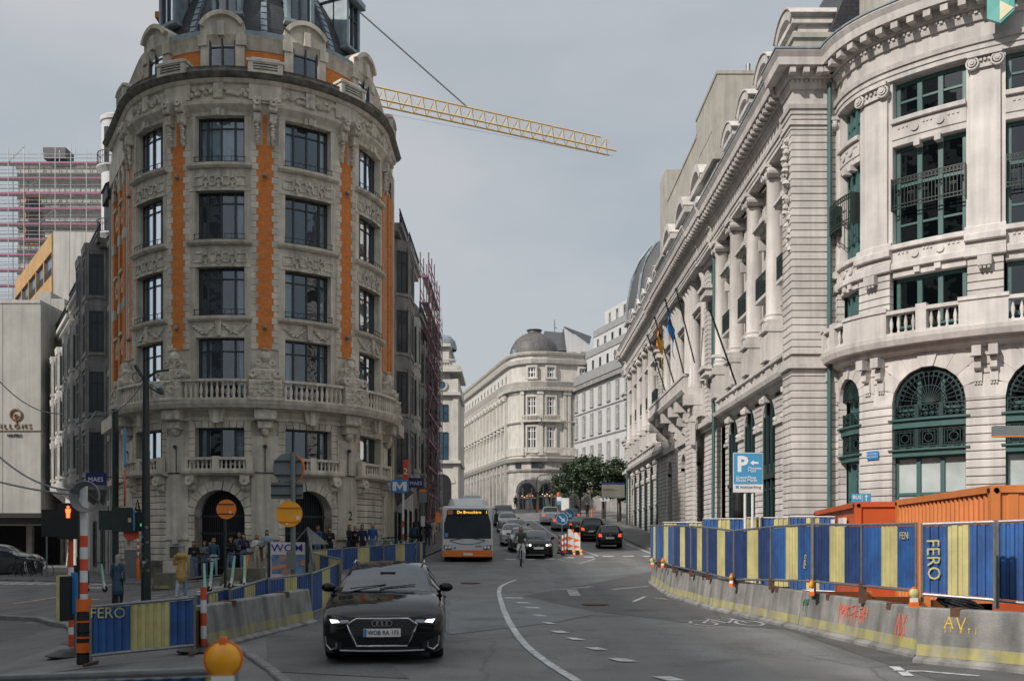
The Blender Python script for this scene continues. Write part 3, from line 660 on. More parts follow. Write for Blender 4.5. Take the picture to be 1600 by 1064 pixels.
# ---------- near pavilion (end face and its return to the street)
corn_x = 10.4
def pav(u, v, w):                               # path: along the front from the tower to the corner, then back along the street
    a = 12.1-corn_x
    return (12.1-u, 36.8-w, v) if u <= a else ((corn_x-w), 36.8+(u-a), v)
def lcourse(v0, v1):
    m = M(); c = .018; x0 = corn_x; y0 = 36.8
    def ring(v, w): return [(12.1, y0-w, v), (x0-w, y0-w, v), (x0-w, 37.95, v), (x0+.3, 37.95, v), (x0+.3, y0+.3, v), (12.1, y0+.3, v)]
    R = [ring(v0, .05-c), ring(v0+c, .05), ring(v1-c, .05), ring(v1, .05-c)]; vs = sum(R, []); fs = [(5, 4, 3, 2, 1, 0), (18, 19, 20, 21, 22, 23)]
    for k in range(3): fs += [(k*6+i, k*6+(i+1) % 6, k*6+6+(i+1) % 6, k*6+6+i) for i in range(6)]
    m.add(vs, fs); return m
v = .9
while v < 16.9:
    if not 8.0 < v < 8.6: rp('stone_course', lcourse(v+.012, v+CH-.012)); NST[0] += 1
    v += CH
m = M(); m.box(corn_x+.0, 12.3, 36.82, 37.93, .3, 17.5); rp('joint_bed', m, 'stone_joint')
for v0, v1, w in ((.2, .9, .12), (8.06, 8.2, .08), (8.2, 8.36, .2), (8.36, 8.62, .1), (17.06, 17.2, .08), (17.2, 17.36, .14)): m = M(); m.box(corn_x-w, 12.2, 36.8-w, 37.95, v0, v1); rp('string_course', m)
def mitre(u, v, w):
    P_ = [(12.6, 36.8, 0, -1), (corn_x, 36.8, -1, -1), (corn_x, 38.05, -1, 0)]; x0, y0, a, b = P_[int(round(u))]; return (x0+a*w, y0+b*w, v)
OFF = -.3
for nm, PR_, dw, mt in (('architrave', ARCH, 0, 'stone_white'), ('cornice', CORN, .28, 'stone_white'), ('lead_flashing', [(19.66, .9), (19.66, 1.17), (19.72, 1.17), (19.78, 0)], 0, 'lead')):
    m = M(); m.sweep(mitre, 0, 2, [(v, max(-.2, w+OFF+dw)) for v, w in PR_], 2); rp(nm, m, mt)
m = M()
for k in range(4): x = 10.25+k*.5; m.box(x-.11, x+.11, 36.8-.62, 36.8-.2, 18.92, 19.14)
for k in range(12): x = 10.35+k*.17; m.box(x-.05, x+.05, 36.8-.2, 36.8-.1, 18.74, 18.85)
rp('modillions', m, kind='stuff')
m = M(); m.box(corn_x+.1, 13.5, 36.9, 38.2, 19.72, 20.5); m.box(corn_x+.02, 13.6, 36.8, 38.3, 20.5, 20.68); rp('attic_block', m, 'stone_attic')
m = M(); m.tube([(11.72, 36.62, .5), (11.72, 36.62, 8.9), (11.72, 36.62, 8.95), (11.72, 36.62, 18.7)], .085, 8); rp('drainpipe', m, 'green_paint')
m = M()
for k in range(26):                             # carved garland hanging at the street corner
    t = k/25; m.lathe([(.001, -.13), (.11+.05*sin(k*2.1), -.05), (.12, .05), (.001, .14)], 6, (corn_x-.1-.09*sin(t*5), 37.2+.2*sin(k*1.7), 16.8-t*4.1))
rp('carved_garland', m, 'stone_white')
# ---------- street wings: one bay built once, then repeated
def bay(kind):
    """list of (name, mesh, children) for a 3.5 m bay whose window centre is at u=0"""
    out = []; fm = line(0, 0, 0, 1, -1, 0)
    def P(name, m, mats='stone_white', kids=(), sm=0): out.append((name, m.mesh(name, mats, sm), kids))
    def win(u0, u1, v0, v1, w, mull, trans, **k):
        acc = []
        def rec(name, m, mats='stone_white', parent=None, **kk):
            acc.append((name, m.mesh(name, mats))); return len(acc)
        gl_window(fm, u0, u1, v0, v1, w, 1, mull, trans, rp=rec, **k); out.append((acc[0][0], acc[0][1], acc[1:]))
    n = 26; h = (8.0-.9)/n
    for s in (-1, 1):
        for i in range(n):
            m = M(); m.fb(fm, s*1.42-.34, s*1.42+.34, .9+i*h+.014, .9+(i+1)*h-.014, -.3, .1, 1, .018); out.append(('stone_course', m.mesh('stone_course', 'stone_white'), ()))
        m = M(); m.fb(fm, s*1.42-.32, s*1.42+.32, .1, 8.0, -.32, .055); P('joint_bed', m, 'stone_joint')
        m = M(); m.fb(fm, s*1.42-.36, s*1.42+.36, -.3, .9, -.3, .16, 1); P('plinth', m)
    m = M(); wall_arch(m, fm, -1.1, 1.1, 6.95, 8.12, 0, 1.06, 6.98, -.6, .1, 12); P('arch_wall', m)
    m = M(); m.poly(fm, [(-.16, 7.86), (.16, 7.86), (.22, 8.14), (-.22, 8.14)], -.2, .36); m.lathe([(.001, -.2), (.16, -.1), (.18, .08), (.001, .2)], 8, fm(0, 7.9, .36)); P('keystone', m)
    for s in (-1, 1):
        m = M(); m.fb(fm, s*1.42-.36, s*1.42+.36, 6.75, 6.9, 0, .2); m.lathe([(.001, -.12), (.1, -.05), (.1, .05), (.001, .12)], 8, fm(s*1.2, 7.0, .14)); P('impost', m)
    win(-1.08, 1.08, .5, 8.0, -.03, [(-.36, .12), (.36, .12)], [(4.95, .3), (4.1, .1), (.95, .5)], back=.8, fmat='green_dark')
    m = M(); m.poly(line(0, 0, 0, 1, -1, 0), [(-.98, 4.55), (.98, 4.55), (.98, 4.75), (-.98, 4.75)], -.1, .16); m.poly(fm, [(-.95, 4.75), (.95, 4.75), (.95, 5.2), (-.95, 5.2)], -.1, .06); P('shop_hood', m, 'green_dark')
    # wall plates of the upper floors
    m = M()
    for s in (-1, 1): m.fb(fm, min(s*.8, s*1.75), max(s*.8, s*1.75), 8.6, 17.5, -.4, 0)
    for v0, v1, w in ((8.0, 9.0, -.02), (10.75, 11.6, .0), (15.2, 16.05, .0), (17.35, 17.6, 0)): m.fb(fm, -.8, .8, v0, v1, -.4, w)
    P('wall', m)
    for v0, v1, tr in ((9.0, 10.75, [(10.2, .08)]), (11.6, 15.2, [(13.9, .1), (12.9, .06)]), (16.05, 17.35, [])): win(-.8, .8, v0, v1, -.1, [(-.25, .1), (.25, .1)], tr, back=.9)
    m = M()
    for v0, v1, w in ((15.15, 15.4, .22), (15.4, 15.5, .5), (15.5, 15.62, .6), (16.0, 16.12, .3), (11.45, 11.62, .3), (10.8, 10.95, .14)): m.fb(fm, -.95, .95, v0, v1, -.1, w)
    m.poly(fm, [(-1.0, 15.62), (1.0, 15.62), (.7, 15.85), (0, 15.95), (-.7, 15.85)], -.1, .42)
    for s in (-1, 1): m.fb(fm, s*.82-.1, s*.82+.1, 14.7, 15.2, -.1, .32)
    P('window_hood', m)
    acc = M(); fmr = fm
    for v in (12.5, 12.62, 13.28, 13.42): acc.fb(fmr, -.9, .9, v-.016, v+.016, .42, .45)
    for i in range(17): u = -.9+1.8*i/16; acc.fb(fmr, u-.01, u+.01, 12.5, 13.42, .425, .445)
    for i in range(16): arcband(acc, fmr, -.84+1.8*i/16, 13.35, .03, .05, .42, .44, 0, 2*pi, 6)
    for s in (-.9, .9): acc.fb(fmr, s-.015, s+.015, 12.4, 13.45, 0, .45)
    P('iron_railing', acc, 'dark_green_post'); m = M(); m.fb(fm, -.92, .92, 12.3, 12.44, 0, .48); P('balcony_slab', m)
    # giant half columns on rusticated pedestals
    m = M(); s = 1.75
    m.fb(fm, s-.5, s+.5, 9.3, 10.2, 0, .78, 1, .03); m.fb(fm, s-.5, s+.5, 10.2, 10.5, 0, .72, 1, .03); m.fb(fm, s-.54, s+.54, 10.5, 10.72, 0, .84, 1, .03); m.fb(fm, s-.46, s+.46, 10.72, 11.0, 0, .72)
    P('column_pedestal', m)
    m = M(); m.lathe([(.45, 11.0), (.45, 11.1), (.39, 11.16), (.42, 11.25), (.36, 11.34), (.36, 13), (.325, 16.75), (.37, 16.82), (.33, 16.9)], 18, fm(s, 0, .3)); P('column', m, sm=50)
    m = M(); m.lathe([(.36, 16.9), (.42, 17.0), (.44, 17.2)], 14, fm(s, 0, .3)); m.fb(fm, s-.5, s+.5, 17.3, 17.46, 0, .82)
    for q in (-.4, .4):
        for w in (.62,): arcband(m, fm, s+q, 17.12, 0, .19, .0, w+.08, 0, 2*pi, 12); arcband(m, fm, s+q, 17.12, .1, .15, .6, w+.13, 0, 2*pi, 12)
    P('capital', m)
    # balcony parapet with small openings, brackets below
    m = M(); m.fb(fm, -1.75, 1.75, 8.62, 8.8, .38, .6); m.fb(fm, -1.75, 1.75, 9.1, 9.26, .34, .66)
    for a in (-1.75, -.75, .5, 1.5): m.fb(fm, a, a+.25 if a > -1.7 else a+.5, 8.8, 9.1, .4, .58)
    for a in (-1.1, -.95, .95, 1.1, -.3, -.1, .1, .3): m.fb(fm, a-.04, a+.04, 8.8, 9.1, .44, .54)
    P('parapet', m)
    # dormer above the cornice
    m = M()
    for a in (-1.0, .62): m.fb(fm, a, a+.38, 19.7, 22.0, -3.2, .12)
    m.fb(fm, -.62, .62, 21.5, 22.0, -3.2, .05); m.fb(fm, -.62, .62, 19.7, 20.6, -3.2, .05); m.fb(fm, -1.15, 1.15, 22.0, 22.2, -3.3, .38); P('dormer', m)
    m = M(); arcband(m, fm, 0, 21.3, 1.25, 1.62, -3.3, .44, rad(40), rad(140), 12); arcband(m, fm, 0, 21.3, 1.62, 1.68, -3.4, .5, rad(38), rad(142), 12)
    m.poly(fm, [(-.9, 22.2), (.9, 22.2), (.8, 22.4), (.4, 22.58), (0, 22.62), (-.4, 22.58), (-.8, 22.4)], -3.2, .1); P('dormer_pediment', m)
    m = M(); m.fb(fm, -.66, .66, 20.5, 21.5, -.3, -.25); P('dormer_pane', m, 'pane_far')
    m = M()
    for s in (-1, 1): arcband(m, fm, s*1.22, 20.3, .1, .42, -.2, .12, 0 if s > 0 else pi/2, pi/2 if s > 0 else pi, 8); m.lathe([(.001, -.2), (.13, -.1), (.13, .1), (.001, .2)], 8, fm(s*.81, 21.7, .15))
    P('scroll', m)
    return out
BAY = [bay(0), bay(1)]
def put_bay(uc, b, skip=()):
    merge = {}
    for name, me, kids in b:
        if name in skip: continue
        if name == 'stone_course':
            NST[0] += 1
            if NST[0] > 295: merge.setdefault(name, []).append(me); continue
        o = inst(name, me, RB, (WX, uc, 0))
        for kn, km in kids: inst(kn, km, o)
    if merge:
        m = M()
        for me in merge['stone_course']: m.add([v.co+Vector((WX, uc, 0)) for v in me.vertices], [tuple(p.vertices) for p in me.polygons])
        rp('stone_courses', m, 'stone_white', kind='stuff')
for i in range(4): put_bay(39.8+3.5*i, BAY[i == 0])
FY = 74.4
for i in range(5): put_bay(FY+1.75+3.5*i, BAY[0])
for a, b in ((37.95, 53.0), (FY, FY+18.0)):
    entab(wing, a, b, 1, .34)
    m = M(); m.sweep(wing, a, b, [(8.12, -.3), (8.12, .14), (8.3, .3), (8.42, .34), (8.42, .62), (8.6, .68), (8.62, -.3)]); rp('balcony_slab', m)
    m = M(); m.sweep(wing, a, b, [(19.7, -.6), (19.7, .2), (20.5, .2), (20.5, .3), (20.65, .3), (20.65, -.6)]); rp('parapet', m, 'stone_attic')
    m = M(); m.sweep(wing, a, b, [(20.3, -.7), (20.3, -.5), (26.5, -2.9), (26.7, -8), (20.3, -8)]); rp('mansard_roof', m, 'slate')
def pavil(u0, u1, w0=.35, top=17.4, arch=True):
    courses(wing, u0, u1, .9, 8.0, w0, single=False); courses(wing, u0, u0+.9, 8.6, top, w0, single=False); courses(wing, u1-.9, u1, 8.6, top, w0, single=False)
    fm = wing; m = M(); c = (u0+u1)/2
    m.fb(fm, u0+.9, u1-.9, 8.6, top, -.3, w0-.25); m.fb(fm, u0-.1, u1+.1, -.3, .9, -.3, w0+.12)
    for v0, v1, w in ((8.0, 8.2, .2), (8.2, 8.45, .42), (8.45, 8.7, .2), (17.2, 17.45, .1)): m.fb(fm, u0-w*.3, u1+w*.3, v0, v1, -.2, w0+w)
    for v0, v1 in ((15.2, 15.6), (10.9, 11.2)): m.fb(fm, c-.75, c+.75, v0, v1, 0, w0+.45); m.fb(fm, c-.85, c+.85, v1, v1+.18, 0, w0+.6)
    rp('pavilion_wall', m)
    for v0, v1 in ((9.2, 10.7), (11.5, 14.9), (16, 17.2)): gl_window(fm, c-.5, c+.5, v0, v1, w0-.24, 1, [], [((v0+v1)/2, .06)], .08, pane='pane_far')
    entab(wing, u0-.1, u1+.1, 1, w0+.1)
    m = M(); m.fb(wing, u0, u1, 19.7, 22.2, -3, w0); m.fb(wing, u0-.15, u1+.15, 22.2, 22.5, -3.1, w0+.25); m.fb(wing, u0+.5, u1-.5, 22.5, 23.6, -2.6, w0-.1); rp('attic_block', m, 'stone_attic')
pavil(53.0, 56.4); pavil(71.0, 74.4); pavil(92.4, 94.2, .4)
for u in (52.7, 92.2): m = M(); m.tube([wing(u, -.2, .62), wing(u, 3.0, .62), wing(u, 18.6, .55)], .09, 8); rp('drainpipe', m, 'green_paint')
# centre with the portal, big consoles and upper balcony
CU0, CU1 = 56.4, 71.0
m = M(); m.fb(wing, CU0, CU1, -.3, 17.5, -.6, -.12); rp('wall_core', m)
for c in (58.3, 63.7, 69.1):
    for s in (-1, 1): courses(wing, c+s*1.45-.6, c+s*1.45+.6, .9, 8.0, .3, single=False)
    m = M(); wall_arch(m, wing, c-.86, c+.86, 6.4, 9.2, c, .85, 6.6, -.2, .3, 12); m.fb(wing, c-2.1, c+2.1, 8.0, 8.4, -.1, .5); rp('arch_wall', m)
    gl_window(wing, c-.85, c+.85, .5, 7.4, -.1, 1, [(c, .1)], [(4.6, .3), (1, .4)], .1, pane='pane_far')
    for s in (-1, 1):
        m = M(); m.fb(wing, c+s*1.6-.35, c+s*1.6+.35, 8.4, 10.1, -.1, .5); P_ = [(c+s*1.6-.3, 10.1), (c+s*1.6+.3, 10.1), (c+s*1.6+.3, 9.0), (c+s*1.6-.3, 9.0)]
        m.fb(wing, c+s*1.6-.28, c+s*1.6+.28, 9.6, 10.2, 0, 1.5); m.fb(wing, c+s*1.6-.25, c+s*1.6+.25, 9.0, 9.6, 0, 1.0, 1, .1); m.fb(wing, c+s*1.6-.22, c+s*1.6+.22, 8.5, 9.0, 0, .65, 1, .1); rp('great_console', m)
    gl_window(wing, c-.85, c+.85, 11.2, 15.0, -.1, 1, [(c-.3, .1), (c+.3, .1)], [(13.8, .1)], .1, pane='pane_far'); gl_window(wing, c-.85, c+.85, 15.9, 17.2, -.1, 1, [(c-.3, .1), (c+.3, .1)], [], .1, pane='pane_far')
    m = M(); m.fb(wing, c-1.05, c+1.05, 15.1, 15.35, -.1, .35); m.fb(wing, c-1.15, c+1.15, 15.35, 15.6, -.1, .55); rp('window_hood', m)
    for s in (-1.45, -2.25, 1.45, 2.25):
        if CU0+.3 < c+s < CU1-.3: m = M(); m.lathe([(.36, 11.0), (.36, 11.2), (.3, 11.3), (.3, 13), (.27, 16.8), (.4, 17.1), (.4, 17.45)], 14, wing(c+s, 0, .2)); rp('column', m, smooth=50)
m = M(); m.sweep(wing, CU0+.2, CU1-.2, [(10.1, 0), (10.1, 1.3), (10.3, 1.5), (10.5, 1.62), (10.6, 1.62), (10.6, 0)]); m.fb(wing, CU0+.2, CU1-.2, 10.6, 11.25, 1.25, 1.5); m.fb(wing, CU0+.15, CU1-.15, 11.25, 11.4, 1.2, 1.56); rp('great_balcony', m)
courses(wing, CU0, CU0+2.0, .9, 8.5, 1.1, single=False); courses(wing, CU0+.3, CU0+1.8, 8.5, 9.6, 1.0, single=False)
m = M(); arcband(m, line(WX-1.2, CU0-.02, 1, 0, 0, -1), .62, 8.6, .35, .62, 0, .3, n=14); m.fb(line(WX-1.2, CU0-.02, 1, 0, 0, -1), 0, .27, 7.3, 8.6, 0, .25); m.fb(line(WX-1.2, CU0-.02, 1, 0, 0, -1), .97, 1.24, 7.3, 8.6, 0, .25); rp('niche', m)
entab(wing, CU0, CU1, 1, .5)
for c in (58.3, 63.7, 69.1):
    m = M(); m.fb(wing, c-1.6, c+1.6, 19.7, 22.4, -3.4, .25); m.fb(wing, c-1.8, c+1.8, 22.4, 22.75, -3.4, .55); arcband(m, wing, c, 21.9, 1.55, 1.95, -3.2, .6, rad(30), rad(150), 12); rp('attic_gable', m, 'stone_white')
    m = M(); arcband(m, wing, c, 21.1, .62, .95, .2, .5, 0, 2*pi, 16); rp('oculus', m)
m = M(); m.box(11.9, 19, 57.5, 64, 19.7, 28.9); m.box(11.85, 19.05, 57.45, 64.1, 28.9, 29.1); m.box(11.88, 11.92, 59, 63, 26.2, 27.4)
m.box(11.95, 19, 64, 76, 19.7, 27.9); m.box(11.9, 19, 63.9, 76.1, 27.9, 28.1); m.box(11.8, 18, 76.2, 79, 19.7, 30.4); rp('roof_block', m, 'stone_attic')
m = M(); m.tube([(13.9, 58.4, 29), (13.9, 58.4, 29.9)], .14, 8); rp('vent_pipe', m, 'galvanised')
# masses behind the facade so that no sky shows through
m = M(); m.box(WX+.8, 30, 38.2, 94, -1, 20.2); m.box(13.5, 30, 39.5, 94, 20.2, 24); m.box(16.5, 30, 33.4, 39, 0, 20.2); rp('body_block', m, 'stone_attic')
m = M(); pr = []
m.sweep(twr, .5, 14.5, [(23, -1.2), (23.2, -.9), (28, -3.2), (28, -6)], 18); rp('tower_roof', m, 'slate')
# slate dome at the far end
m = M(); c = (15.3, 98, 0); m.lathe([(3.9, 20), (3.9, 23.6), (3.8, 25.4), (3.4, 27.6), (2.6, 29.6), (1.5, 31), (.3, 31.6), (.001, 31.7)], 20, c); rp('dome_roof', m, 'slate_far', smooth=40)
m = M()
for k in range(10):
    a = 2*pi*k/10; m.tube([Vector(c)+Vector((cos(a)*r, sin(a)*r, z)) for r, z in ((3.98, 23.6), (3.88, 25.4), (3.48, 27.6), (2.68, 29.6), (1.58, 31), (.3, 31.7))], .14, 5)
rp('dome_ribs', m, 'lead')
# ---------- flag poles on the balcony
def flagpole(label, base, top, flag=None, cols=()):
    t = thing('flagpole', label, 'flagpole', (0, 0, 0), group=None); m = M(); m.tube([base, top], .045, 6); m.lathe([(.001, -.1), (.1, 0), (.001, .1)], 8, top); m.obj('pole', 'trim_black', t)
    if flag:
        b, e = Vector(base), Vector(top); n = len(cols); hgt = flag
        for k, cmat in enumerate(cols):
            m = M()
            def fn(i, j):
                s = (k+i)/n; p = b.lerp(e, .93-.34*s*(.9 if n > 1 else 1)); d = hgt*j; return p+Vector((.12*sin(s*9+j*4)+.1*j, .25*sin(s*11+j*3)*j, -d-.25*s*j))
            m.grid(fn, 8, 10); m.obj('flag', cmat, t, smooth=180)
flagpole('bare dark flagpole leaning out over the lower stone balcony nearest the drainpipe', wing(47.2, 9.2, .6), wing(44.6, 12.2, 2.4))
flagpole('leaning flagpole with a limp bright blue flag on the stone balcony', wing(56.8, 11.2, 1.4), wing(55.0, 15.2, 2.8), 1.3, ('flag_blue',))
flagpole('bare flagpole leaning just right of the blue flag', wing(56.5, 12, .9), wing(55.0, 15.8, 2.2))
flagpole('leaning flagpole with a drooping orange and yellow flag', wing(60.2, 11.2, 1.4), wing(58.4, 15.0, 2.9), 1.3, ('flag_orange', 'flag_yellow'))
flagpole('bare flagpole leaning at the far end of the upper balcony', wing(63.5, 11.2, 1.4), wing(61.5, 14.6, 2.9))
# ------------------------------------------------------------------ round grey stone and orange brick building on the left
LC = (-13.27, 52.34); LR = 6.5
LB = thing('round_corner_building', 'tall rounded grey stone building with orange brick strips, balconies and slate mansard roof', 'building')
lb = arc_path(-18.9, 49.09, -60, [(LR, 150)])
def ua(al): return LR*rad(al+60)
def drum(u, v, w): a = u/LR; return ((LR+w)*sin(a), -(LR+w)*cos(a), v)
lbs = (LC[0], LC[1], 0)
PIER = (-57, -20.5, 16, 52.5, 89); BAYA = (-38.75, -2.25, 34.25, 70.75)
def lp_(name, m, mats='stone_grey', parent=None, **k): return m.obj(name, mats, parent or LB, **k)
def rot_put(name, m, mats, angs, smooth=0, dz=0):
    me = m.mesh(name, mats, smooth); return [inst(name, me, LB, (LC[0], LC[1], dz), rad(a)) for a in angs]
HW = 1.15
FL = [(5.3, 7.08), (8.5, 11.25), (12.22, 14.5), (15.7, 18.02), (19.26, 21.48)]
# windows with glass, curtains and a dark room behind
def curtain_mesh(u0, u1, v0, v1):
    m = M(); n = max(6, int((u1-u0)/.05))
    m.grid(lambda i, j: drum(u0+(u1-u0)*i, v0+(v1-v0)*j, -.52+.025*sin(i*n*1.3)), n, 1); return m.mesh('curtain', 'curtain', 180)
CUR = {}
def cm(u0, u1, f):
    k = (round(u0, 2), round(u1, 2), f)
    if k not in CUR: CUR[k] = curtain_mesh(u0, u1, FL[f][0]+.08, FL[f][1]-.05)
    return CUR[k]
for f, (v0, v1) in enumerate(FL):
    acc = []
    def rec(name, m, mats='stone_grey', parent=None, **kk): acc.append((name, m.mesh(name, mats))); return 1
    tr = [(v0+(v1-v0)*.78, .07)] if f else []
    gl_window(drum, -HW, HW, v0, v1, -.38, 4, [(-.68, .09), (.68, .09), (0, .06)], tr, .08, 'pane_left', 'dark_frame', rp=rec, depth=.09)
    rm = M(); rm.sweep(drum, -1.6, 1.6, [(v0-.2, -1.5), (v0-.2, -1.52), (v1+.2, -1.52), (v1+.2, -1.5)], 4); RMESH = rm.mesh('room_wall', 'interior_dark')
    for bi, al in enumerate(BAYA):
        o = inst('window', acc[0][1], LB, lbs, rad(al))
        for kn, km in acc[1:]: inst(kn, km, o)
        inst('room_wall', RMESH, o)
        full = (f == 4 and bi == 1); rs = random.Random(f*7+bi)
        if full: cs = [(-1.1, -.6), (-.55, .62), (.66, 1.1)]
        elif rs.random() < .85: cs = [(-1.1, -1.1+rs.uniform(.25, .5)), (1.1-rs.uniform(.22, .5), 1.1)]
        else: cs = [(.75, 1.1)]
        for a, b in cs: inst('curtain', cm(a, b, f), o)
def ring(m, u, v, r, t=.045, w0=.04, w1=.1): arcband(m, drum, u, v, r-t, r, w0, w1, 0, 2*pi, 12)
# wall between the windows
m = M()
for s in (-1, 1): m.fb(drum, min(s*HW, s*1.46), max(s*HW, s*1.46), 5.1, 22.1, -.4, .04, 2)
rot_put('window_surround', m, 'stone_grey', BAYA)
for k, (v0, v1) in enumerate([(14.5, 15.5), (18.02, 19.06)]):
    m = M(); m.fb(drum, -1.42, 1.42, v0, v1, -.4, .02, 6); h = (v0+v1)/2
    for u in (-.62, 0, .62): ring(m, u, h-.06, .17)
    for a, b in ((-1.25, -.79), (-.45, -.17), (.17, .45), (.79, 1.25)):
        for v in (h-.26, h+.14): m.fb(drum, a, b, v-.03, v+.03, .01, .07)
        for u in (a, b): m.fb(drum, u-.03, u+.03, h-.26, h+.14, .01, .07)
    for u in (-.62, 0, .62): m.fb(drum, u-.05, u+.05, h+.1, h+.26, .01, .1); m.fb(drum, u-.05, u+.05, h-.42, h-.22, .01, .1)
    m.fb(drum, -1.46, 1.46, v0, v0+.1, -.3, .07, 6)
    rot_put('spandrel', m, 'stone_carved', BAYA)
m = M(); m.fb(drum, -1.42, 1.42, 11.25, 12.0, -.4, .03, 6); rr_ = random.Random(3)
for s in (-1, 1):
    for k in range(16): t = k/15; m.lathe([(.001, -.07), (.07, -.02), (.06, .05), (.001, .09)], 6, drum(s*(.22+t*1.0), 11.78-.32*sin(t*pi)+rr_.uniform(-.06, .06), .06))
m.poly(drum, [(-.14, 12.0), (.14, 12.0), (.1, 11.3), (-.1, 11.3)], 0, .16)
rot_put('carved_spandrel', m, 'stone_carved', BAYA)
for v in (12.0, 15.5, 19.06): m = M(); m.sweep(drum, -1.5, 1.5, [(v, -.35), (v, .16), (v+.08, .26), (v+.2, .28), (v+.22, -.35)], 6); rot_put('window_sill', m, 'stone_grey', BAYA)
m = M(); m.sweep(drum, -1.75, 1.75, [(21.48, -.4), (21.48, .05), (21.62, .10), (21.9, .34), (22.02, .36), (22.1, .1), (22.1, -.4)], 6)
for k in (-.2, 0, .2): m.fb(drum, k-.09, k+.09, 21.42, 21.75, -.2, .24-abs(k)*.3)
rot_put('window_hood', m, 'stone_grey', BAYA)
for f in (2, 3, 4):
    v = FL[f][0]; m = M()
    for h in (.08, .3): m.fb(drum, -HW-.06, HW+.06, v+h-.012, v+h+.012, .1, .125, 5)
    for k in range(9): u = -HW+2*HW*k/8; m.fb(drum, u-.01, u+.01, v-.02, v+.34 if k % 4 == 0 else v+.3, .1, .12)
    rot_put('railing', m, 'black_metal', BAYA)
# ---- brick piers with toothed stone quoins
m = M(); m.fb(drum, -.62, .62, 4.9, 22.1, -.4, 0, 2); rot_put('pier', m, 'stone_grey', PIER)
m = M(); m.fb(drum, -.42, .42, 10.72, 20.2, -.1, .035, 2); m.fb(drum, -.09, .09, 20.2, 21.6, -.1, .04); rot_put('brick_panel', m, 'brick_orange', PIER)
QH = .297; Q = []
for lo in (.30, .39): m = M(); m.fb(drum, lo, .635, 0, QH-.012, -.05, .055, 1, .01); Q.append(m.mesh('quoin', 'stone_grey'))
Ql = []
for lo in (.30, .39): m = M(); m.fb(drum, -.635, -lo, 0, QH-.012, -.05, .055, 1, .01); Ql.append(m.mesh('quoin', 'stone_grey'))
for al in PIER[:4]:
    for i in range(32):
        z = 10.72+i*QH; inst('quoin', Q[i % 2], LB, (LC[0], LC[1], z), rad(al)); inst('quoin', Ql[i % 2], LB, (LC[0], LC[1], z), rad(al))
m = M()
for z in (11.72, 18.75): m.lathe([(.001, -.12), (.09, -.08), (.11, 0), (.08, .09), (.001, .12)], 8, drum(0, z, .16)); m.tube([drum(0, z, 0), drum(0, z, .14)], .03, 5)
rot_put('wall_lamp', m, 'galvanised', PIER[:4])
# carved pedestals between the balustrades, twin corbels under the cornice
m = M(); m.fb(drum, -.7, .7, 8.26, 8.42, -.1, .95, 2); m.fb(drum, -.66, .66, 8.42, 9.2, -.1, .85, 2, .05); m.fb(drum, -.55, .55, 9.2, 9.75, -.1, .62, 2, .08); m.fb(drum, -.42, .42, 9.75, 10.1, -.1, .45, 2, .06)
for s in (-1, 1): arcband(m, drum, s*.5, 9.5, .05, .2, 0, .75, 0, 2*pi, 10); arcband(m, drum, s*.3, 10.05, .04, .16, 0, .5, 0, 2*pi, 10)
m.lathe([(.001, 10.0), (.2, 10.05), (.28, 10.25), (.24, 10.45), (.12, 10.58), (.2, 10.68), (.001, 10.75)], 9, drum(0, 0, .28))
for k in range(20): m.lathe([(.001, -.06), (.06, 0), (.001, .06)], 5, drum(rr_.uniform(-.38, .38), rr_.uniform(8.5, 9.15), .87))
for v in (8.6, 8.8, 9.0): m.fb(drum, -.68, .68, v-.012, v+.012, .8, .87, 2)
rot_put('carved_pedestal', m, 'stone_carved', PIER)
m = M()
for s in (-1, 1):
    c = s*.34; m.fb(drum, c-.17, c+.17, 21.6, 22.25, -.1, .5, 1, .06); m.fb(drum, c-.15, c+.15, 21.1, 21.6, -.1, .36, 1, .06)
    for k in range(9): m.lathe([(.001, -.13), (.13-.006*k, -.02), (.1, .07), (.001, .13)], 6, drum(c+.03*sin(k*2.4), 21.25-k*.13, .24-.014*k))
    arcband(m, drum, c, 22.0, .05, .17, .4, .58, 0, 2*pi, 9)
rot_put('corbel', m, 'stone_carved', PIER)
# ---- balconies
UL, UR = -5.5, ua(90)+3.4
m = M(); m.sweep(lb, -.2, ua(92), [(7.55, -.3), (7.55, .08), (7.8, .2), (7.9, .42), (7.92, .78), (8.1, .88), (8.26, .92), (8.27, -.3)], 40); lp_('balcony_slab', m)
BALL = None
_m = M(); _m.lathe([(.001, 0), (.07, 0), (.07, .07), (.045, .12), (.085, .3), (.08, .4), (.04, .6), (.045, .66), (.07, .68), (.07, .74), (.001, .74)], 8); BALL = _m.mesh('baluster', 'stone_grey', 60)
_m = M(); _m.lathe([(.001, 0), (.055, 0), (.055, .05), (.03, .08), (.065, .18), (.03, .33), (.055, .37), (.055, .4), (.001, .4)], 7); BALS = _m.mesh('baluster', 'stone_grey', 60)
for al in BAYA:
    c = ua(al); balustrade(lb, c-1.36, c+1.36, 8.26, .66, 6, 'stone_grey', BALL, .225, .74, parent=LB, wd=.22)
    for a, b in ((-1.28, -.14), (.14, 1.28)): balustrade(lb, c+a, c+b, 5.06, .42, 3, 'stone_grey', BALS, .165, .4, parent=LB, wd=.16)
m = M(); m.sweep(drum, -1.6, 1.6, [(4.86, -.1), (4.86, .42), (4.95, .56), (5.06, .58), (5.07, -.1)], 6)
for u in (-1.42, 0, 1.42): m.fb(drum, u-.14, u+.14, 5.06, 5.72, .3, .56)
rot_put('small_balcony', m, 'stone_grey', BAYA)
m = M()
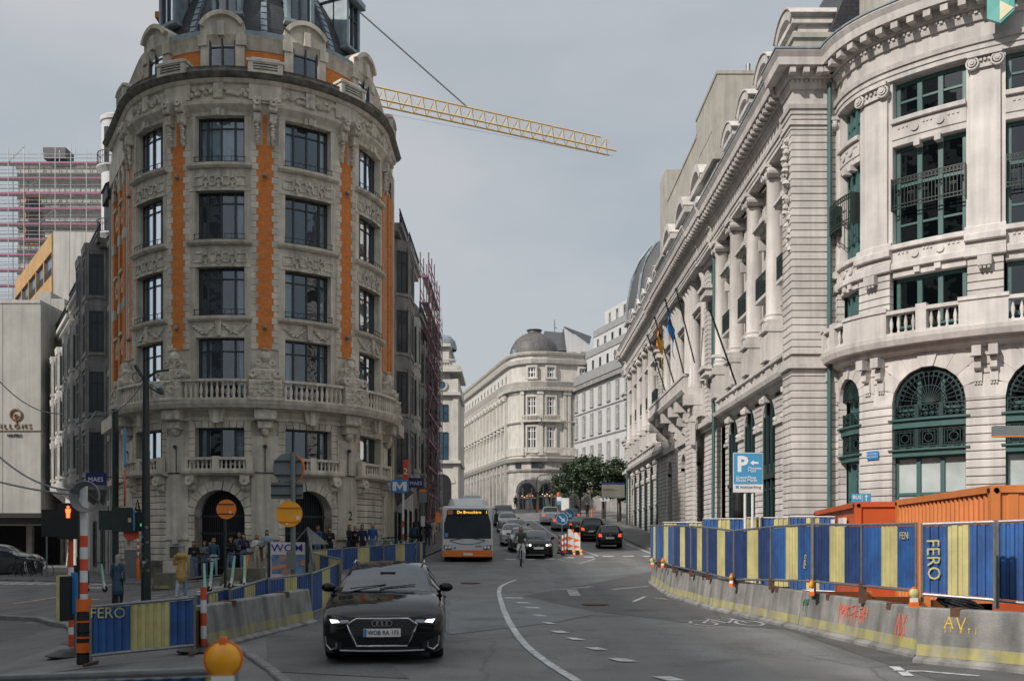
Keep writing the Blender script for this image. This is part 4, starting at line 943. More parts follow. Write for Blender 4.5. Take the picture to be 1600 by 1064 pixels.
for u in (-1.2, 1.2): m.fb(drum, u-.2, u+.2, 4.5, 4.86, 0, .5, 1, .08); m.fb(drum, u-.16, u+.16, 4.15, 4.5, 0, .3, 1, .1); arcband(m, drum, u, 4.6, .06, .2, .3, .56, 0, 2*pi, 10)
rot_put('balcony_console', m, 'stone_grey', BAYA)
m = M()
for s in (-1, 1):
    for i in range(7): m.fb(drum, min(s*HW, s*1.47), max(s*HW, s*1.47), 5.1+i*.3+.01, 5.4+i*.3-.01, -.3, .09, 1, .015)
for k in range(9): u0 = -1.5+k*.334; m.poly(drum, [(u0+.012, 7.4), (u0+.322, 7.4), ((u0+.31)*.93, 7.08), ((u0+.02)*.93, 7.08)], -.35, .09)
m.fb(drum, -1.6, 1.6, 7.4, 7.56, -.3, .16, 6); rot_put('window_surround', m, 'stone_grey', BAYA)
m = M(); m.poly(drum, [(-.38, 7.92), (.38, 7.92), (.24, 7.3), (-.24, 7.3)], 0, .42); m.fb(drum, -.12, .12, 7.25, 7.9, .4, .5); rot_put('keystone', m, 'stone_grey', BAYA)
m = M(); m.fb(drum, -.46, .46, 7.4, 7.92, 0, .62, 2, .06); m.fb(drum, -.32, .32, 7.0, 7.4, 0, .44, 1, .06); m.lathe([(.001, -.25), (.14, -.15), (.2, 0), (.2, .1), (.001, .2)], 9, drum(0, 6.9, .22)); rot_put('pier_console', m, 'stone_carved', PIER)
# ---- ground floor
G0 = -.7
m = M(); m.fb(drum, -.6, .6, .9, 6.7, -.4, .14, 3, .02); m.fb(drum, -.66, .66, 1.9, 2.05, 0, .24, 3); m.fb(drum, -.15, .15, 1.7, 1.95, 0, .26); rot_put('pier', m, 'stone_grey', PIER)
m = M(); m.fb(drum, -.7, .7, G0, .9, -.4, .26, 3, .03); rot_put('plinth', m, 'stone_grey', PIER)
m = M()
for a, b, c, d in ((-.46, .46, .95, 1.05), (-.46, .46, 1.58, 1.68), (-.46, -.36, 1.05, 1.58), (.36, .46, 1.05, 1.58)): m.fb(drum, a, b, c, d, .1, .2)
rot_put('plaque_frame', m, 'block_grey', PIER[1:4])
m = M(); m.fb(drum, -.36, .36, 1.05, 1.58, .1, .16); rot_put('plaque', m, 'plaque', PIER[1:4])
m = M(); m.tube([drum(0, 5.05, .17), drum(0, 6.15, .17)], .02, 5); m.lathe([(.001, -.1), (.08, -.05), (.1, .05), (.001, .1)], 8, drum(0, 6.2, .26)); rot_put('wall_lamp', m, 'dark_frame', PIER[:4])
m = M(); m.fb(lb, ua(-60), ua(90), 4.98, 5.02, .15, .19, 40); lp_('wall_cable', m, 'cable_black')
AR = 1.17; AS = 3.03; HB = 1.47
for al in (BAYA[1], BAYA[2]):
    c = ua(al); m = M(); wall_arch(m, lb, c-HB, c+HB, G0, 4.9, c, AR, AS, -.7, .02, 18); lp_('arch_wall', m)
    n = 11
    for k in range(n):
        a0 = pi*k/n+.012; a1 = pi*(k+1)/n-.012; ro = AR+(.46 if k % 2 == 0 else .4); ro = min(ro, 1.6)
        m = M(); m.poly(lb, [(c+AR*cos(a0), AS+AR*sin(a0)), (c+ro*cos(a0), AS+ro*sin(a0)), (c+ro*cos(a1), AS+ro*sin(a1)), (c+AR*cos(a1), AS+AR*sin(a1))], -.3, .12 if k != n//2 else .2); lp_('voussoir', m)
    for s in (-1, 1):
        for i in range(7): m = M(); m.fb(lb, min(c+s*AR, c+s*HB), max(c+s*AR, c+s*HB), .9+i*.3+.012, 1.2+i*.3-.012, -.5, .1, 1, .015); lp_('stone_course', m)
        m = M(); m.fb(lb, min(c+s*AR, c+s*(HB+.1)), max(c+s*AR, c+s*(HB+.1)), G0, .9, -.5, .18, 1, .02); lp_('plinth', m)
    g = M()                                                            # iron gate: vertical bars, fan light
    for k in range(-11, 12):
        u = k*.1; top = AS+sqrt(max(.01, AR*AR-u*u))-.03; g.fb(lb, c+u-.014, c+u+.014, G0, top, -.55, -.52)
    for v in (.6, 2.2, 3.0): g.fb(lb, c-AR, c+AR, v-.04, v+.04, -.56, -.5, 4)
    lp_('iron_gate', g, 'dark_frame')
    m = M(); m.sweep(lb, c-1.4, c+1.4, [(G0, -1.2), (G0, -1.22), (4.5, -1.22), (4.5, -1.2)], 4); lp_('door_recess', m, 'interior_dark')
for al in (BAYA[0], BAYA[3]):
    c = ua(al)
    for i in range(13): m = M(); m.fb(lb, c-HB, c+HB, .9+i*.304+.014, .9+(i+1)*.304-.014, -.4, .1, 5, .018); lp_('stone_course', m)
    m = M(); m.fb(lb, c-HB, c+HB, G0, 4.9, -.4, .04, 5); m.fb(lb, c-HB-.1, c+HB+.1, G0, .9, -.4, .2, 5); lp_('joint_bed', m, 'stone_weathered')
p = Vector(lb(ua(54), 3.05, .15)); inst('house_number', text_mesh('2', .62, 'text_black'), LB, p, rot=facing(rad(54)))
# ---- entablature, parapet
m = M(); m.sweep(lb, UL, UR, [(22.1, -.4), (22.1, .12), (22.2, .12), (22.22, .06), (22.92, .06), (22.95, .2), (23.1, .3), (23.12, -.4)], 50); lp_('frieze', m)
m = M(); rr_ = random.Random(5)
for k in range(150):
    u = ua(-60)+(ua(90)-ua(-60))*(k+.5)/150; al = u/LR*180/pi-60
    if min(abs(al-b) for b in PIER) > 6: m.lathe([(.001, -.14), (.12, -.08), (.14, .06), (.001, .14)], 6, lb(u, 22.56+rr_.uniform(-.15, .15), .08))
lp_('frieze_carving', m, 'stone_carved', kind='stuff')
m = M(); m.fb(drum, -.72, .72, 22.22, 22.94, 0, .16, 2); rot_put('frieze_block', m, 'stone_grey', PIER)
m = M(); m.fb(drum, -.22, .22, 22.22, 22.94, 0, .2, 1, .05); rot_put('frieze_mask', m, 'stone_carved', BAYA)
m = M(); m.sweep(lb, UL, UR, [(23.1, -.4), (23.1, .3), (23.15, .42), (23.24, .5), (23.32, .56), (23.34, -.4)], 50); lp_('cornice', m, 'stone_weathered')
m = M(); m.sweep(lb, UL, UR, [(23.34, .1), (23.34, .46), (23.5, .42), (23.58, .46), (23.6, .1)], 50); lp_('parapet', m, 'stone_weathered')
m = M(); m.fb(drum, -.72, .72, 23.3, 23.78, .0, .6, 3); m.fb(drum, -.78, .78, 23.78, 23.9, .0, .64, 3); m.fb(drum, -.6, .6, 23.9, 24.03, .0, .5, 3, .04)
rot_put('parapet_block', m, 'stone_grey', PIER)
m = M()
for v in (23.42, 23.54, 23.66): m.fb(drum, -.5, .5, v, v+.05, .58, .615, 2)
rot_put('vent', m, 'dark_frame', PIER)
# ---- attic storey, dormers and mansard
m = M(); m.sweep(lb, UL, UR, [(23.3, -1.0), (23.3, -.55), (25.0, -.55), (25.0, -1.0)], 46); lp_('attic_brickwork', m, 'brick_orange')
m = M(); m.sweep(lb, UL, UR, [(24.8, -1.0), (24.8, -.52), (25.0, -.45), (25.25, -.36), (25.4, -.28), (25.44, -1.0)], 46); lp_('attic_cornice', m)
m = M(); m.sweep(lb, UL, UR, [(25.44, -1.1), (25.44, -.36), (25.66, -.38), (25.7, -1.1)], 46); lp_('lead_coping', m, 'lead')
m = M()
for s in (-1, 1): m.fb(drum, min(s*.66, s*1.1), max(s*.66, s*1.1), 23.3, 25.4, -1.2, -.34, 1); m.fb(drum, min(s*.72, s*1.2), max(s*.72, s*1.2), 24.9, 25.4, -1.2, -.26, 1)
m.fb(drum, -1.1, 1.1, 25.4, 25.9, -2.4, -.32, 3); m.fb(drum, -.16, .16, 25.3, 25.95, -.6, -.16); rot_put('dormer', m, 'stone_grey', BAYA)
m = M(); arcband(m, drum, 0, 25.1, 1.16, 1.36, -2.6, -.12, rad(36), rad(144), 12); m.poly(drum, [(1.18*cos(rad(a)), 25.1+1.18*sin(rad(a))) for a in range(35, 146, 10)], -2.3, -.3); rot_put('dormer_pediment', m, 'stone_grey', BAYA)
for al in BAYA:
    c = ua(al); gl_window(lb, c-.66, c+.66, 23.35, 25.4, -.5, 2, [(c, .07)], [(24.85, .06)], .07, 'pane_left', 'dark_frame', back=.02, rp=lp_, parent=LB)
ROOF = [(25.5, -1.0), (26.3, -1.15), (27.4, -1.55), (28.5, -2.1), (29.6, -2.8), (30.6, -3.7), (31.2, -4.6)]
m = M(); m.sweep(lb, UL, UR, ROOF+[(31.2, -5), (25.5, -5)], 60); lp_('mansard_roof', m, 'slate')
m = M()
for (v0, w0), (v1, w1) in zip(ROOF, ROOF[1:]):
    n = 3
    for k in range(n):
        a, b = k/n, (k+1)/n-.02; va, vb = v0+(v1-v0)*a, v0+(v1-v0)*b; wa, wb = w0+(w1-w0)*a, w0+(w1-w0)*b
        m.add([drum(-.2, va, wa+.0), drum(.2, va, wa), drum(.2, vb, wb), drum(-.2, vb, wb), drum(-.16, va, wa+.16), drum(.16, va, wa+.16), drum(.16, vb, wb+.12), drum(-.16, vb, wb+.12)], [(4, 5, 6, 7), (0, 1, 5, 4), (1, 2, 6, 5), (2, 3, 7, 6), (3, 0, 4, 7)])
rot_put('lead_rib', m, 'lead', PIER)
m = M()
for s in (-1, 1): m.fb(drum, min(s*.6, s*.82), max(s*.6, s*.82), 26.75, 29.2, -3, -.95)
m.fb(drum, -.95, .95, 26.62, 26.76, -2, -.8, 2); m.fb(drum, -1.0, 1.0, 29.2, 29.5, -3.4, -.7, 2); rot_put('roof_dormer', m, 'lead', BAYA)
for al in BAYA: c = ua(al); gl_window(lb, c-.6, c+.6, 26.75, 29.2, -1.15, 2, [(c, .09)], [(28.4, .08)], .1, 'pane_left', 'dark_frame', back=.6, rp=lp_, parent=LB)
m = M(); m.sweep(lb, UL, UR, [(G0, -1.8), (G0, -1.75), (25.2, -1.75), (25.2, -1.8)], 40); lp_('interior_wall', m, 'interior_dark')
# ---- straight left flank: twin brick bay with stone bands
U = UL
m = M(); m.fb(lb, U, -.0, G0, 23.1, -.5, -.12); m.fb(lb, U, U+.5, G0, 22.1, -.4, .1); m.fb(lb, -.75, -.35, 7.5, 22.1, -.4, .08); lp_('flank_wall', m)
for a in (-1.25, -2.75, -4.75): m = M(); m.fb(lb, a-.32, a+.32, 8.3, 20.6, -.3, .12); lp_('brick_pilaster', m, 'brick_orange')
for c in (-2.0, -3.75):
    for f, (v0, v1) in enumerate(FL):
        if f: gl_window(lb, c-.42, c+.42, v0, min(v1, 20.4), -.1, 1, [], [(v1-.5, .06)], .07, 'pane_far', 'dark_frame', rp=lp_, parent=LB)
    for v in (11.4, 14.6, 18.15): m = M(); m.fb(lb, c-.43, c+.43, v, v+.95, -.3, .06, 1, .03); arcband(m, lb, c, v+.45, .14, .22, .05, .12, 0, 2*pi, 9); m.fb(lb, c-.5, c+.5, v+.95, v+1.08, -.2, .2); lp_('spandrel', m, 'stone_carved')
    m = M(); arcband(m, lb, c, 20.4, .42, .78, -.3, .16, n=10); lp_('arch_hood', m)
for v in (13.6, 17.1, 19.9): m = M(); [m.fb(lb, a-.34, a+.34, v, v+.5, 0, .14) for a in (-1.25, -2.75, -4.75)]; lp_('stone_band', m)
m = M(); m.fb(lb, U, -.2, 20.9, 22.1, -.3, .2); m.fb(lb, U, -.2, 7.6, 8.26, -.3, .6); m.fb(lb, U, -.2, 4.8, 5.1, -.3, .3); lp_('stone_band', m)
for i in range(13): m = M(); m.fb(lb, U, -.2, .9+i*.304+.014, .9+(i+1)*.304-.014, -.4, .1, 1, .018); lp_('stone_course', m)
# right flank, along the street
u0 = ua(90)
m = M(); m.fb(lb, u0+.62, UR, G0, 23.1, -.6, .02); m.fb(lb, u0+2.9, UR, G0, 22.1, -.3, .16); lp_('flank_wall', m)
for a in (1.3, 2.4): m = M(); m.fb(lb, u0+a-.3, u0+a+.3, 8.3, 20.6, -.3, .14); lp_('brick_pilaster', m, 'brick_orange')
for f, (v0, v1) in enumerate(FL): gl_window(lb, u0+1.5, u0+2.2, v0, v1, .03, 1, [], [(v1-.5, .06)], .07, 'pane_left', 'dark_frame', rp=lp_, parent=LB)
m = M(); m.fb(lb, u0+1, UR, 7.6, 8.26, -.3, .7); m.fb(lb, u0+1, UR, 4.8, 5.1, -.3, .4); lp_('stone_band', m)
for k, (al, z0) in enumerate(((-57, 25), (-75, 25))):
    x, y, _ = lb(-4.4-2.5*k if k else -.5, 0, -2.2); m = M(); m.box(x-.6, x+.6, y-.5, y+.5, 25, 28.2-k*1.6); m.box(x-.75, x+.75, y-.65, y+.65, 28.2-k*1.6, 28.5-k*1.6); lp_('chimney', m, 'brick_orange')
# ------------------------------------------------------------------ neighbours and background
def gp_rows(root, fm, us, rows, w=.02, fmat='dark_frame', pane='pane_far', wd=.9, seg=1, surround=None, sill=None):
    """repeat one window per (u, row): frame part with pane sub-parts, stone surround"""
    for v0, v1 in rows:
        for u in us:
            gl_window(fm, u-wd/2, u+wd/2, v0, v1, w-.06, seg, [(u, .06)], [(v1-(v1-v0)*.28, .05)], .06, pane, fmat, rp=lambda n, m, mt='stone_grey', p=None, **k: m.obj(n, mt, p or root), parent=root, depth=.07)
            if surround:
                m = M()
                for s in (-1, 1): m.fb(fm, u+s*(wd/2+.08)-.08, u+s*(wd/2+.08)+.08, v0, v1+.16, -.05, w+.07)
                m.fb(fm, u-wd/2, u+wd/2, v1, v1+.16, -.05, w+.07); m.fb(fm, u-wd/2-.2, u+wd/2+.2, v0-.16, v0, -.05, w+.16); m.obj('window_surround', surround, root)
def part(root, name, m, mats, **k): return m.obj(name, mats, root, **k)
# row of town houses on the left street, set back to the left of the round building
def lrow(u0): return lambda u, v, w: lb(UL-u0-u, v, w)
def bay_house(u0, u1, top, mats, label, bays, floors, roof='slate', metal='black_metal', bw=1.9, bd=.9, base=-.5, fm0=lrow, parapet=True):
    """narrow house with stacked polygonal bay windows"""
    t = thing('town_house', label, 'house'); fm = fm0(u0); L_ = u1-u0
    m = M(); m.fb(fm, 0, L_, base, top, -7, 0); part(t, 'wall', m, mats)
    m = M(); m.fb(fm, -.05, L_+.05, top, top+.25, -.4, .35); m.fb(fm, 0, L_, top+.25, top+.5, -.4, .55); part(t, 'cornice', m, mats)
    m = M(); m.sweep(fm, 0, L_, [(top+.5, .1), (top+3.4, -2.2), (top+3.6, -7), (top+.5, -7)]); part(t, 'roof', m, roof)
    fh = floors[1]-floors[0]
    for c in bays:
        m = M(); P_ = [(c-bw/2, 0), (c-bw*.32, bd), (c+bw*.32, bd), (c+bw/2, 0)]
        for z in floors+[floors[-1]+fh]:
            m.add([fm(u, z-.45, w*1.08) for u, w in P_]+[fm(u, z, w*1.12) for u, w in P_], [(0, 1, 5, 4), (1, 2, 6, 5), (2, 3, 7, 6), (0, 3, 2, 1), (4, 5, 6, 7)])
        m.add([fm(c, floors[0]-1.3, 0)]+[fm(u, floors[0]-.45, w*1.05) for u, w in P_], [(0, 1, 2), (0, 2, 3), (0, 3, 4)])
        m.add([fm(u, floors[0]-.45, w) for u, w in P_]+[fm(u, floors[-1]+fh, w) for u, w in P_], [(0, 1, 5, 4), (1, 2, 6, 5), (2, 3, 7, 6)])
        part(t, 'bay_body', m, mats)
        for z in floors:
            for a, b in zip(P_, P_[1:]):
                ln = lambda q: (a[0]+(b[0]-a[0])*q, a[1]+(b[1]-a[1])*q); nu_, nw_ = -(b[1]-a[1]), (b[0]-a[0]); nl = sqrt(nu_*nu_+nw_*nw_); nu_, nw_ = nu_/nl, nw_/nl; k = M(); g = M()
                def qd(mm, q0, q1, v0, v1, o0, o1):
                    c_ = [ln(q0), ln(q1)]; mm.add([fm(c_[i][0]+nu_*o, v, c_[i][1]+nw_*o) for o in (o0, o1) for i in (0, 1) for v in (v0, v1)], [(4, 6, 7, 5), (0, 4, 5, 1), (2, 3, 7, 6), (0, 2, 6, 4), (1, 5, 7, 3)])
                for q0, q1, v0, v1 in ((.14, .22, .5, fh-.62), (.78, .86, .5, fh-.62), (.22, .78, .5, .58), (.22, .78, fh-.7, fh-.62), (.47, .53, .58, fh-.7), (.22, .78, fh*.62, fh*.62+.06)): qd(k, q0, q1, z+v0, z+v1, 0, .05)
                for q0, q1, v0, v1 in ((.02, .13, .2, fh-.3), (.87, .98, .2, fh-.3), (.13, .87, .3, .46)): qd(g, q0, q1, z+v0, z+v1, 0, .07)
                o = part(t, 'bay_window', k, 'dark_frame'); q_ = M(); qd(q_, .2, .8, z+.55, z+fh-.66, .0, .02); part(o, 'pane', q_, 'pane_far'); part(t, 'bay_frame', g, mats)
    us = [x for x in (.9, L_-.9) if all(abs(x-c) > bw/2+.3 for c in bays)]
    gp_rows(t, fm, us, [(z+.2, z+fh-.8) for z in floors], wd=.85, surround=mats)
    m = M()
    for k in range(int(L_/.5)): m.tube([fm(.25+k*.5, top+.5, .4), fm(.25+k*.5, top+1.3, .4)], .03, 4)
    for v in (top+.95, top+1.3): m.fb(fm, .1, L_-.1, v-.03, v+.03, .37, .43)
    part(t, 'roof_railing', m, metal)
    gp_rows(t, fm, [L_*.25, L_*.7], [(base+.8, base+3.6)], wd=1.6)
    return t
t = thing('narrow_brick_house', 'narrow dark red brick house strip with a white drainpipe beside the round building', 'house')
f0 = lrow(0.02); m = M(); m.fb(f0, 0, 1.9, -.5, 20.5, -6, -.1); part(t, 'wall', m, 'brick_brown'); m = M(); m.fb(f0, 0, 1.9, 20.5, 21.2, -6, .3); m.sweep(f0, 0, 1.9, [(21.2, .4), (23.5, -3), (21.2, -6)]); part(t, 'roof', m, 'slate')
m = M(); m.tube([f0(.2, -.4, .1), f0(.2, 20.4, .1)], .09, 6); part(t, 'drainpipe', m, 'concrete_pale')
gp_rows(t, f0, [1.15], [(z, z+2.2) for z in (1, 4.6, 8.2, 11.8, 15.4)], wd=.8, w=-.08)
for z in (3.8, 7.4, 11, 14.6, 18.2): m = M(); m.fb(f0, .05, 1.85, z, z+.3, -.2, .06); part(t, 'stone_band', m, 'house_grey')
bay_house(2.0, 9.6, 18.3, 'house_dark', 'dark grey town house with stacked bay windows left of the brick strip', [1.6, 4.6], [5.2, 8.6, 12.0, 15.2], bd=1.0, bw=2.6)
bay_house(9.7, 17.5, 17.6, 'house_grey', 'grey stone town house with rounded bays nearest the dark house', [2.2, 5.6], [6.0, 9.2, 12.4], bd=.9, bw=2.0)
bay_house(17.6, 26.5, 17.2, 'house_grey', 'grey stone town house with bays farther along beside the hotel wall', [2.4, 6.6], [6.0, 9.2, 12.4], bd=.9, bw=2.0)
bay_house(26.6, 40, 16.2, 'house_grey', 'last grey town house partly hidden by the hotel wall', [3, 8], [6.0, 9.2, 12.4])
t = thing('round_turret', 'white rounded turret with iron balconies rising behind the town houses', 'turret')
x, y = at(181, 0, 74).xy; m = M(); m.lathe([(1.0, 15), (1.0, 32.9), (1.1, 33), (1.1, 33.3), (.8, 33.5), (.001, 33.6)], 18, (x, y, 0)); part(t, 'wall', m, 'render_white', smooth=40)
for z in (24.6, 29.6):
    m = M(); m.lathe([(1.0, z-.5), (1.35, z-.1), (1.35, z), (1.0, z)], 18, (x, y, 0)); part(t, 'balcony', m, 'render_white')
    m = M(); m.lathe([(1.27, z), (1.27, z+.05), (1.31, z+.05), (1.31, z)], 18, (x, y, 0)); m.lathe([(1.27, z+.95), (1.27, z+1), (1.31, z+1), (1.31, z+.95)], 18, (x, y, 0)); [m.tube([(x+1.29*cos(a*pi/16), y+1.29*sin(a*pi/16), z), (x+1.29*cos(a*pi/16), y+1.29*sin(a*pi/16), z+1)], .02, 4) for a in range(32)]; part(t, 'railing', m, 'black_metal')
    for a in (-1.9, -1.2, -.6): m = M(); m.lathe([(1.04, z+.1), (1.04, z+2.8)], 3, (x, y, 0), a0=a-.18, a1=a+.18); part(t, 'window', m, 'pane_far')
# hotel: two blank concrete wings, canopy, emblem
t = thing('hotel_block', 'blank pale concrete hotel wall with a bronze ring emblem and lettering at the left edge', 'building')
hx = lambda px, Y: (px-HX)/F*Y
hf = line(hx(64, 74), 74, -1, 0, 0, -1); hs = line(hx(64, 74), 74, .27, 1, 1, -.27)
for k in range(8):
    m = M(); m.fb(hf, k*2.85+.02, k*2.85+2.83, 3.2, 19.6, -8, 0); part(t, 'concrete_panel', m, 'concrete_panel')
m = M(); m.fb(hf, .02, 24, 19.6, 19.85, -8, .06); part(t, 'coping', m, 'concrete_pale')
h2 = line(hx(58, 86), 86, 1, 0, 0, -1)
for k in range(3): m = M(); m.fb(h2, k*1.2, k*1.2+1.17, 3, 23.5-.6*k, -6, 0); part(t, 'concrete_panel', m, 'concrete_panel')
m = M(); m.fb(hf, -2.2, 24, 3.0, 3.9, -6, 2.6); m.fb(hf, -2.5, 24, 3.55, 3.75, -6, 3.0); part(t, 'canopy', m, 'trim_black')
m = M(); m.fb(hf, -2, 24, -.6, 3.0, -6, -3.5); part(t, 'ground_floor', m, 'interior_dark')
for k in range(6): m = M(); m.box(hx(64, 74)-1-k*4.2, hx(64, 74)-.6-k*4.2, 74-.2, 74.2, -.6, 3.0); part(t, 'column', m, 'house_dark')
e = M(); zc = 1.75+(848-648)/F*74
arcband(e, hf, 1.85, zc, .36, .46, .02, .12, rad(-70), rad(255), 22); bar(e, hf, (1.75, zc-.75), (1.95, zc-.05), .02, .09, .1); arcband(e, hf, 1.85, zc-.1, .1, .16, .02, .1, 0, 2*pi, 10); part(t, 'emblem', e, 'text_bronze')
m = M(); m.fb(hf, -.0, 6, zc-1.22, zc-1.17, .02, .08); part(t, 'letter_rail', m, 'text_bronze')
inst('lettering', text_mesh('I L L O M S', .5, 'text_bronze', .03), t, hf(1.85, zc-.88, .06), rot=facing(0)); inst('lettering', text_mesh('HOTELS', .3, 'text_black', .03), t, hf(1.95, zc-1.55, .06), rot=facing(0))
# timber clad block above the hotel
t = thing('timber_block', 'block with a sloping timber clad side and pale panelled gable above the hotel', 'building')
xa, ya = at(25, 0, 112).xy; xb, yb = at(83, 0, 94).xy; d = Vector((xb-xa, yb-ya)).normalized(); tl = Vector((xb-xa, yb-ya)).length
tf = line(xb, yb, -d.x, -d.y, d.y, -d.x); m = M(); zt = 1.75+(848-362)/F*94
m.fb(tf, 0, tl, 16, zt-3.2, -5, 0); part(t, 'wall', m, 'interior_dark')
for j in range(3):
    for k in range(5):
        u0 = k*tl/5; m = M(); v = zt-1.9-j*4.0; m.fb(tf, u0+.03, u0+tl/5-.03, v, v+1.8, -.3, .12); part(t, 'timber_panel', m, 'wood_clad')
    for k in range(6): m = M(); u0 = k*tl/5; m.fb(tf, max(0, u0-.2), u0+.2, zt-1.9-j*4-2.2, zt-1.9-j*4, -.3, .1); part(t, 'timber_post', m, 'wood_clad')
    m = M(); m.fb(tf, 0, tl, zt-1.9-j*4-2.2, zt-1.9-j*4, -.2, -.1); part(t, 'window_band', m, 'pane_blue')
gf = line(xb, yb, 1, 0, 0, -1)
for k in range(4): m = M(); m.fb(gf, k*1.55+.0, k*1.55+1.52, 14, zt-.02*k, -8, 0); part(t, 'wall_panel', m, 'concrete_pale')
# tower block under scaffolding, far left
t = thing('unfinished_block', 'pale building of bare floors under renovation wrapped in scaffolding at the far left', 'building')
Yb = 128; bf = line(hx(0, Yb), Yb, 1, .0, 0, -1); wB = hx(172, Yb)-hx(30, Yb); zt = 1.75+(848-262)/F*Yb
x0 = hx(26, Yb)-hx(0, Yb)
m = M(); m.fb(bf, x0, x0+wB, 10, zt, -14, -.4); part(t, 'wall', m, 'block_grey')
for k in range(9): m = M(); z = zt-1.2-k*3.3; m.fb(bf, x0, x0+wB, z, z+.9, -.6, -.1); part(t, 'floor_band', m, 'concrete_pale')
m = M(); m.fb(bf, x0-.3, x0+wB, zt, zt+.8, -13, -.3); part(t, 'parapet', m, 'house_dark')
for z in (zt-6.5, zt-9.8): m = M(); m.fb(bf, x0+1.2, x0+2.9, z, z+2.6, -.5, -.02); part(t, 'window', m, 'pane_far'); m = M(); [m.fb(bf, a, b, c, e_, -.1, .04) for a, b, c, e_ in ((x0+1.1, x0+1.22, z-.1, z+2.7), (x0+2.88, x0+3.0, z-.1, z+2.7), (x0+1.1, x0+3, z+2.6, z+2.72), (x0+1.1, x0+3, z-.1, z+.02))]; part(t, 'window_frame', m, 'orange_box')
m = M(); m.box(hx(70, Yb), hx(105, Yb), Yb-.5, Yb+2, zt+1.0, zt+2.4); part(t, 'roof_tank', m, 'slate_far')
def scaffold(label, fm, u0, u1, zs, w0, w1, step, deck='scaffold_pink', tube='scaffold_steel', r=.06, side=True, fas=.1):
    s = thing('scaffolding', label, 'scaffolding'); n = max(1, round((u1-u0)/step)); top = zs[-1]+2.2
    for i in range(n+1):
        u = u0+(u1-u0)*i/n
        for w in (w0, w1): m = M(); m.tube([fm(u, zs[0]-2.2, w), fm(u, top-.5+.6*((i*7) % 3)/2, w)], r, 5); part(s, 'standard', m, tube)
        m = M(); [m.tube([fm(u, z, w0), fm(u, z, w1)], r*.8, 4) for z in zs]; part(s, 'transom', m, tube)
    for j, z in enumerate(zs):
        m = M(); m.fb(fm, u0, u1, z-.05, z+.03, w0+.1, w1-.1); part(s, 'deck', m, 'house_grey'); m = M(); m.fb(fm, u0-.05, u1+.05, z-.1, z+fas, w1-.06, w1-.0); m.fb(fm, u0-.04, u0, z-.1, z+fas, w0, w1); part(s, 'toe_board', m, deck)
        m = M()
        for h in (.55, 1.05): m.tube([fm(u0-.3, z+h, w1), fm(u1+.3, z+h, w1)], r*.8, 4); m.tube([fm(u0-.3, z+h, w0), fm(u1+.3, z+h, w0)], r*.7, 4)
        part(s, 'guard_rail', m, tube)
        if j % 2 == 0:
            k = (j*3) % n; m = M(); m.tube([fm(u0+(u1-u0)*k/n, z, w1+.05), fm(u0+(u1-u0)*(k+1)/n, z+(zs[1]-zs[0]), w1+.05)], r*.8, 4); part(s, 'brace', m, tube)
    return s
scaffold('white and pink scaffolding with guard rails round the unfinished block at the far left', bf, x0-2.2, x0+wB, [zt-23.4+1.95*k for k in range(13)], .5, 1.7, 2.0, r=.05)
# ---------------- street side beyond the round building: dark house, light houses, scaffolding
st = line(-6.75, 55.9, 0, 1, 1, 0)
def srow(u0): return lambda u, v, w: st(u0+u, v, w)
bay_house(0.05, 5.2, 19.3, 'house_dark', 'dark grey town house with tall bay windows right of the round building', [2.3], [5.2, 8.7, 12.2, 15.6], bd=.85, bw=3.2, base=0, fm0=srow)
bay_house(5.3, 12, 19.6, 'house_grey', 'weathered pale town house with a balcony beyond the dark bay windows', [3.2], [6.0, 9.4, 12.8], bd=.7, bw=2.4, base=.3, fm0=srow)
bay_house(12.1, 19, 17.0, 'house_dark', 'dark grey town house behind the tall maroon scaffolding', [3.4], [6.2, 9.4, 12.6], bd=.5, bw=2.6, base=.6, fm0=srow)
bay_house(19.1, 31.5, 18.5, 'house_dark', 'dark house farther up the street behind the scaffolding', [3, 8], [7, 10.2, 13.4], bd=.5, base=1.5, fm0=srow)
scaffold('tall narrow maroon scaffolding tower standing on the left pavement', srow(0), 15.5, 26, [3.4+1.95*k for k in range(10)], .15, .75, 2.4, 'scaffold_pink', 'scaffold_maroon', .045, fas=.06)
scaffold('smaller scaffolding bay with steel rails beside the tall maroon scaffolding', srow(0), 26.5, 31.5, [4.2+1.95*k for k in range(9)], .1, .6, 1.7, 'scaffold_pink', 'scaffold_steel', .04, fas=.05)
# ---------------- pale tower-like building with round window
t = thing('stone_tower_house', 'pale stone house with blue windows, round window and small teal dome beyond the scaffolding', 'building')
Yt = 116; tx0, tx1 = hx(655, Yt), hx(716, Yt); zf = lambda y, Y=Yt: 1.75+(848-y)/F*Y
tf = line(tx0, Yt, 1, 0, 0, -1); Wt = tx1-tx0
m = M(); m.fb(tf, 0, Wt-.6, 4, zf(592), -14, 0); m.fb(tf, Wt-.6, Wt, 4, zf(592), -14, .12); part(t, 'wall', m, 'stone_cream')
m = M(); m.fb(tf, 1, Wt-1.1, zf(592), zf(542), -8, -.1); part(t, 'upper_wall', m, 'stone_cream')
m = M()
for y, a in ((616, .5), (580, .7), (574, .4), (722, .5), (540, .35)): m.fb(tf, -.2 if y > 560 else .8, Wt+a*.6-(1.1 if y < 560 else 0), zf(y)-.15, zf(y)+.2, -10, a)
part(t, 'cornice', m, 'stone_cream')
balustrade(tf, 1, Wt-.2, zf(577), .3, 1, 'stone_cream', sp=.3, h=.9, parent=t)
for y0, y1 in ((658, 632), (720, 675)): gl_window(tf, hx(683, Yt)-tx0, hx(700, Yt)-tx0, zf(y0), zf(y1), .02, 1, [(hx(691.5, Yt)-tx0, .08)], [(zf((y0+y1)/2), .08)], .08, 'pane_blue', 'dark_frame', rp=lambda n, m, mt='x', p=None, **k: m.obj(n, mt, p or t), parent=t)
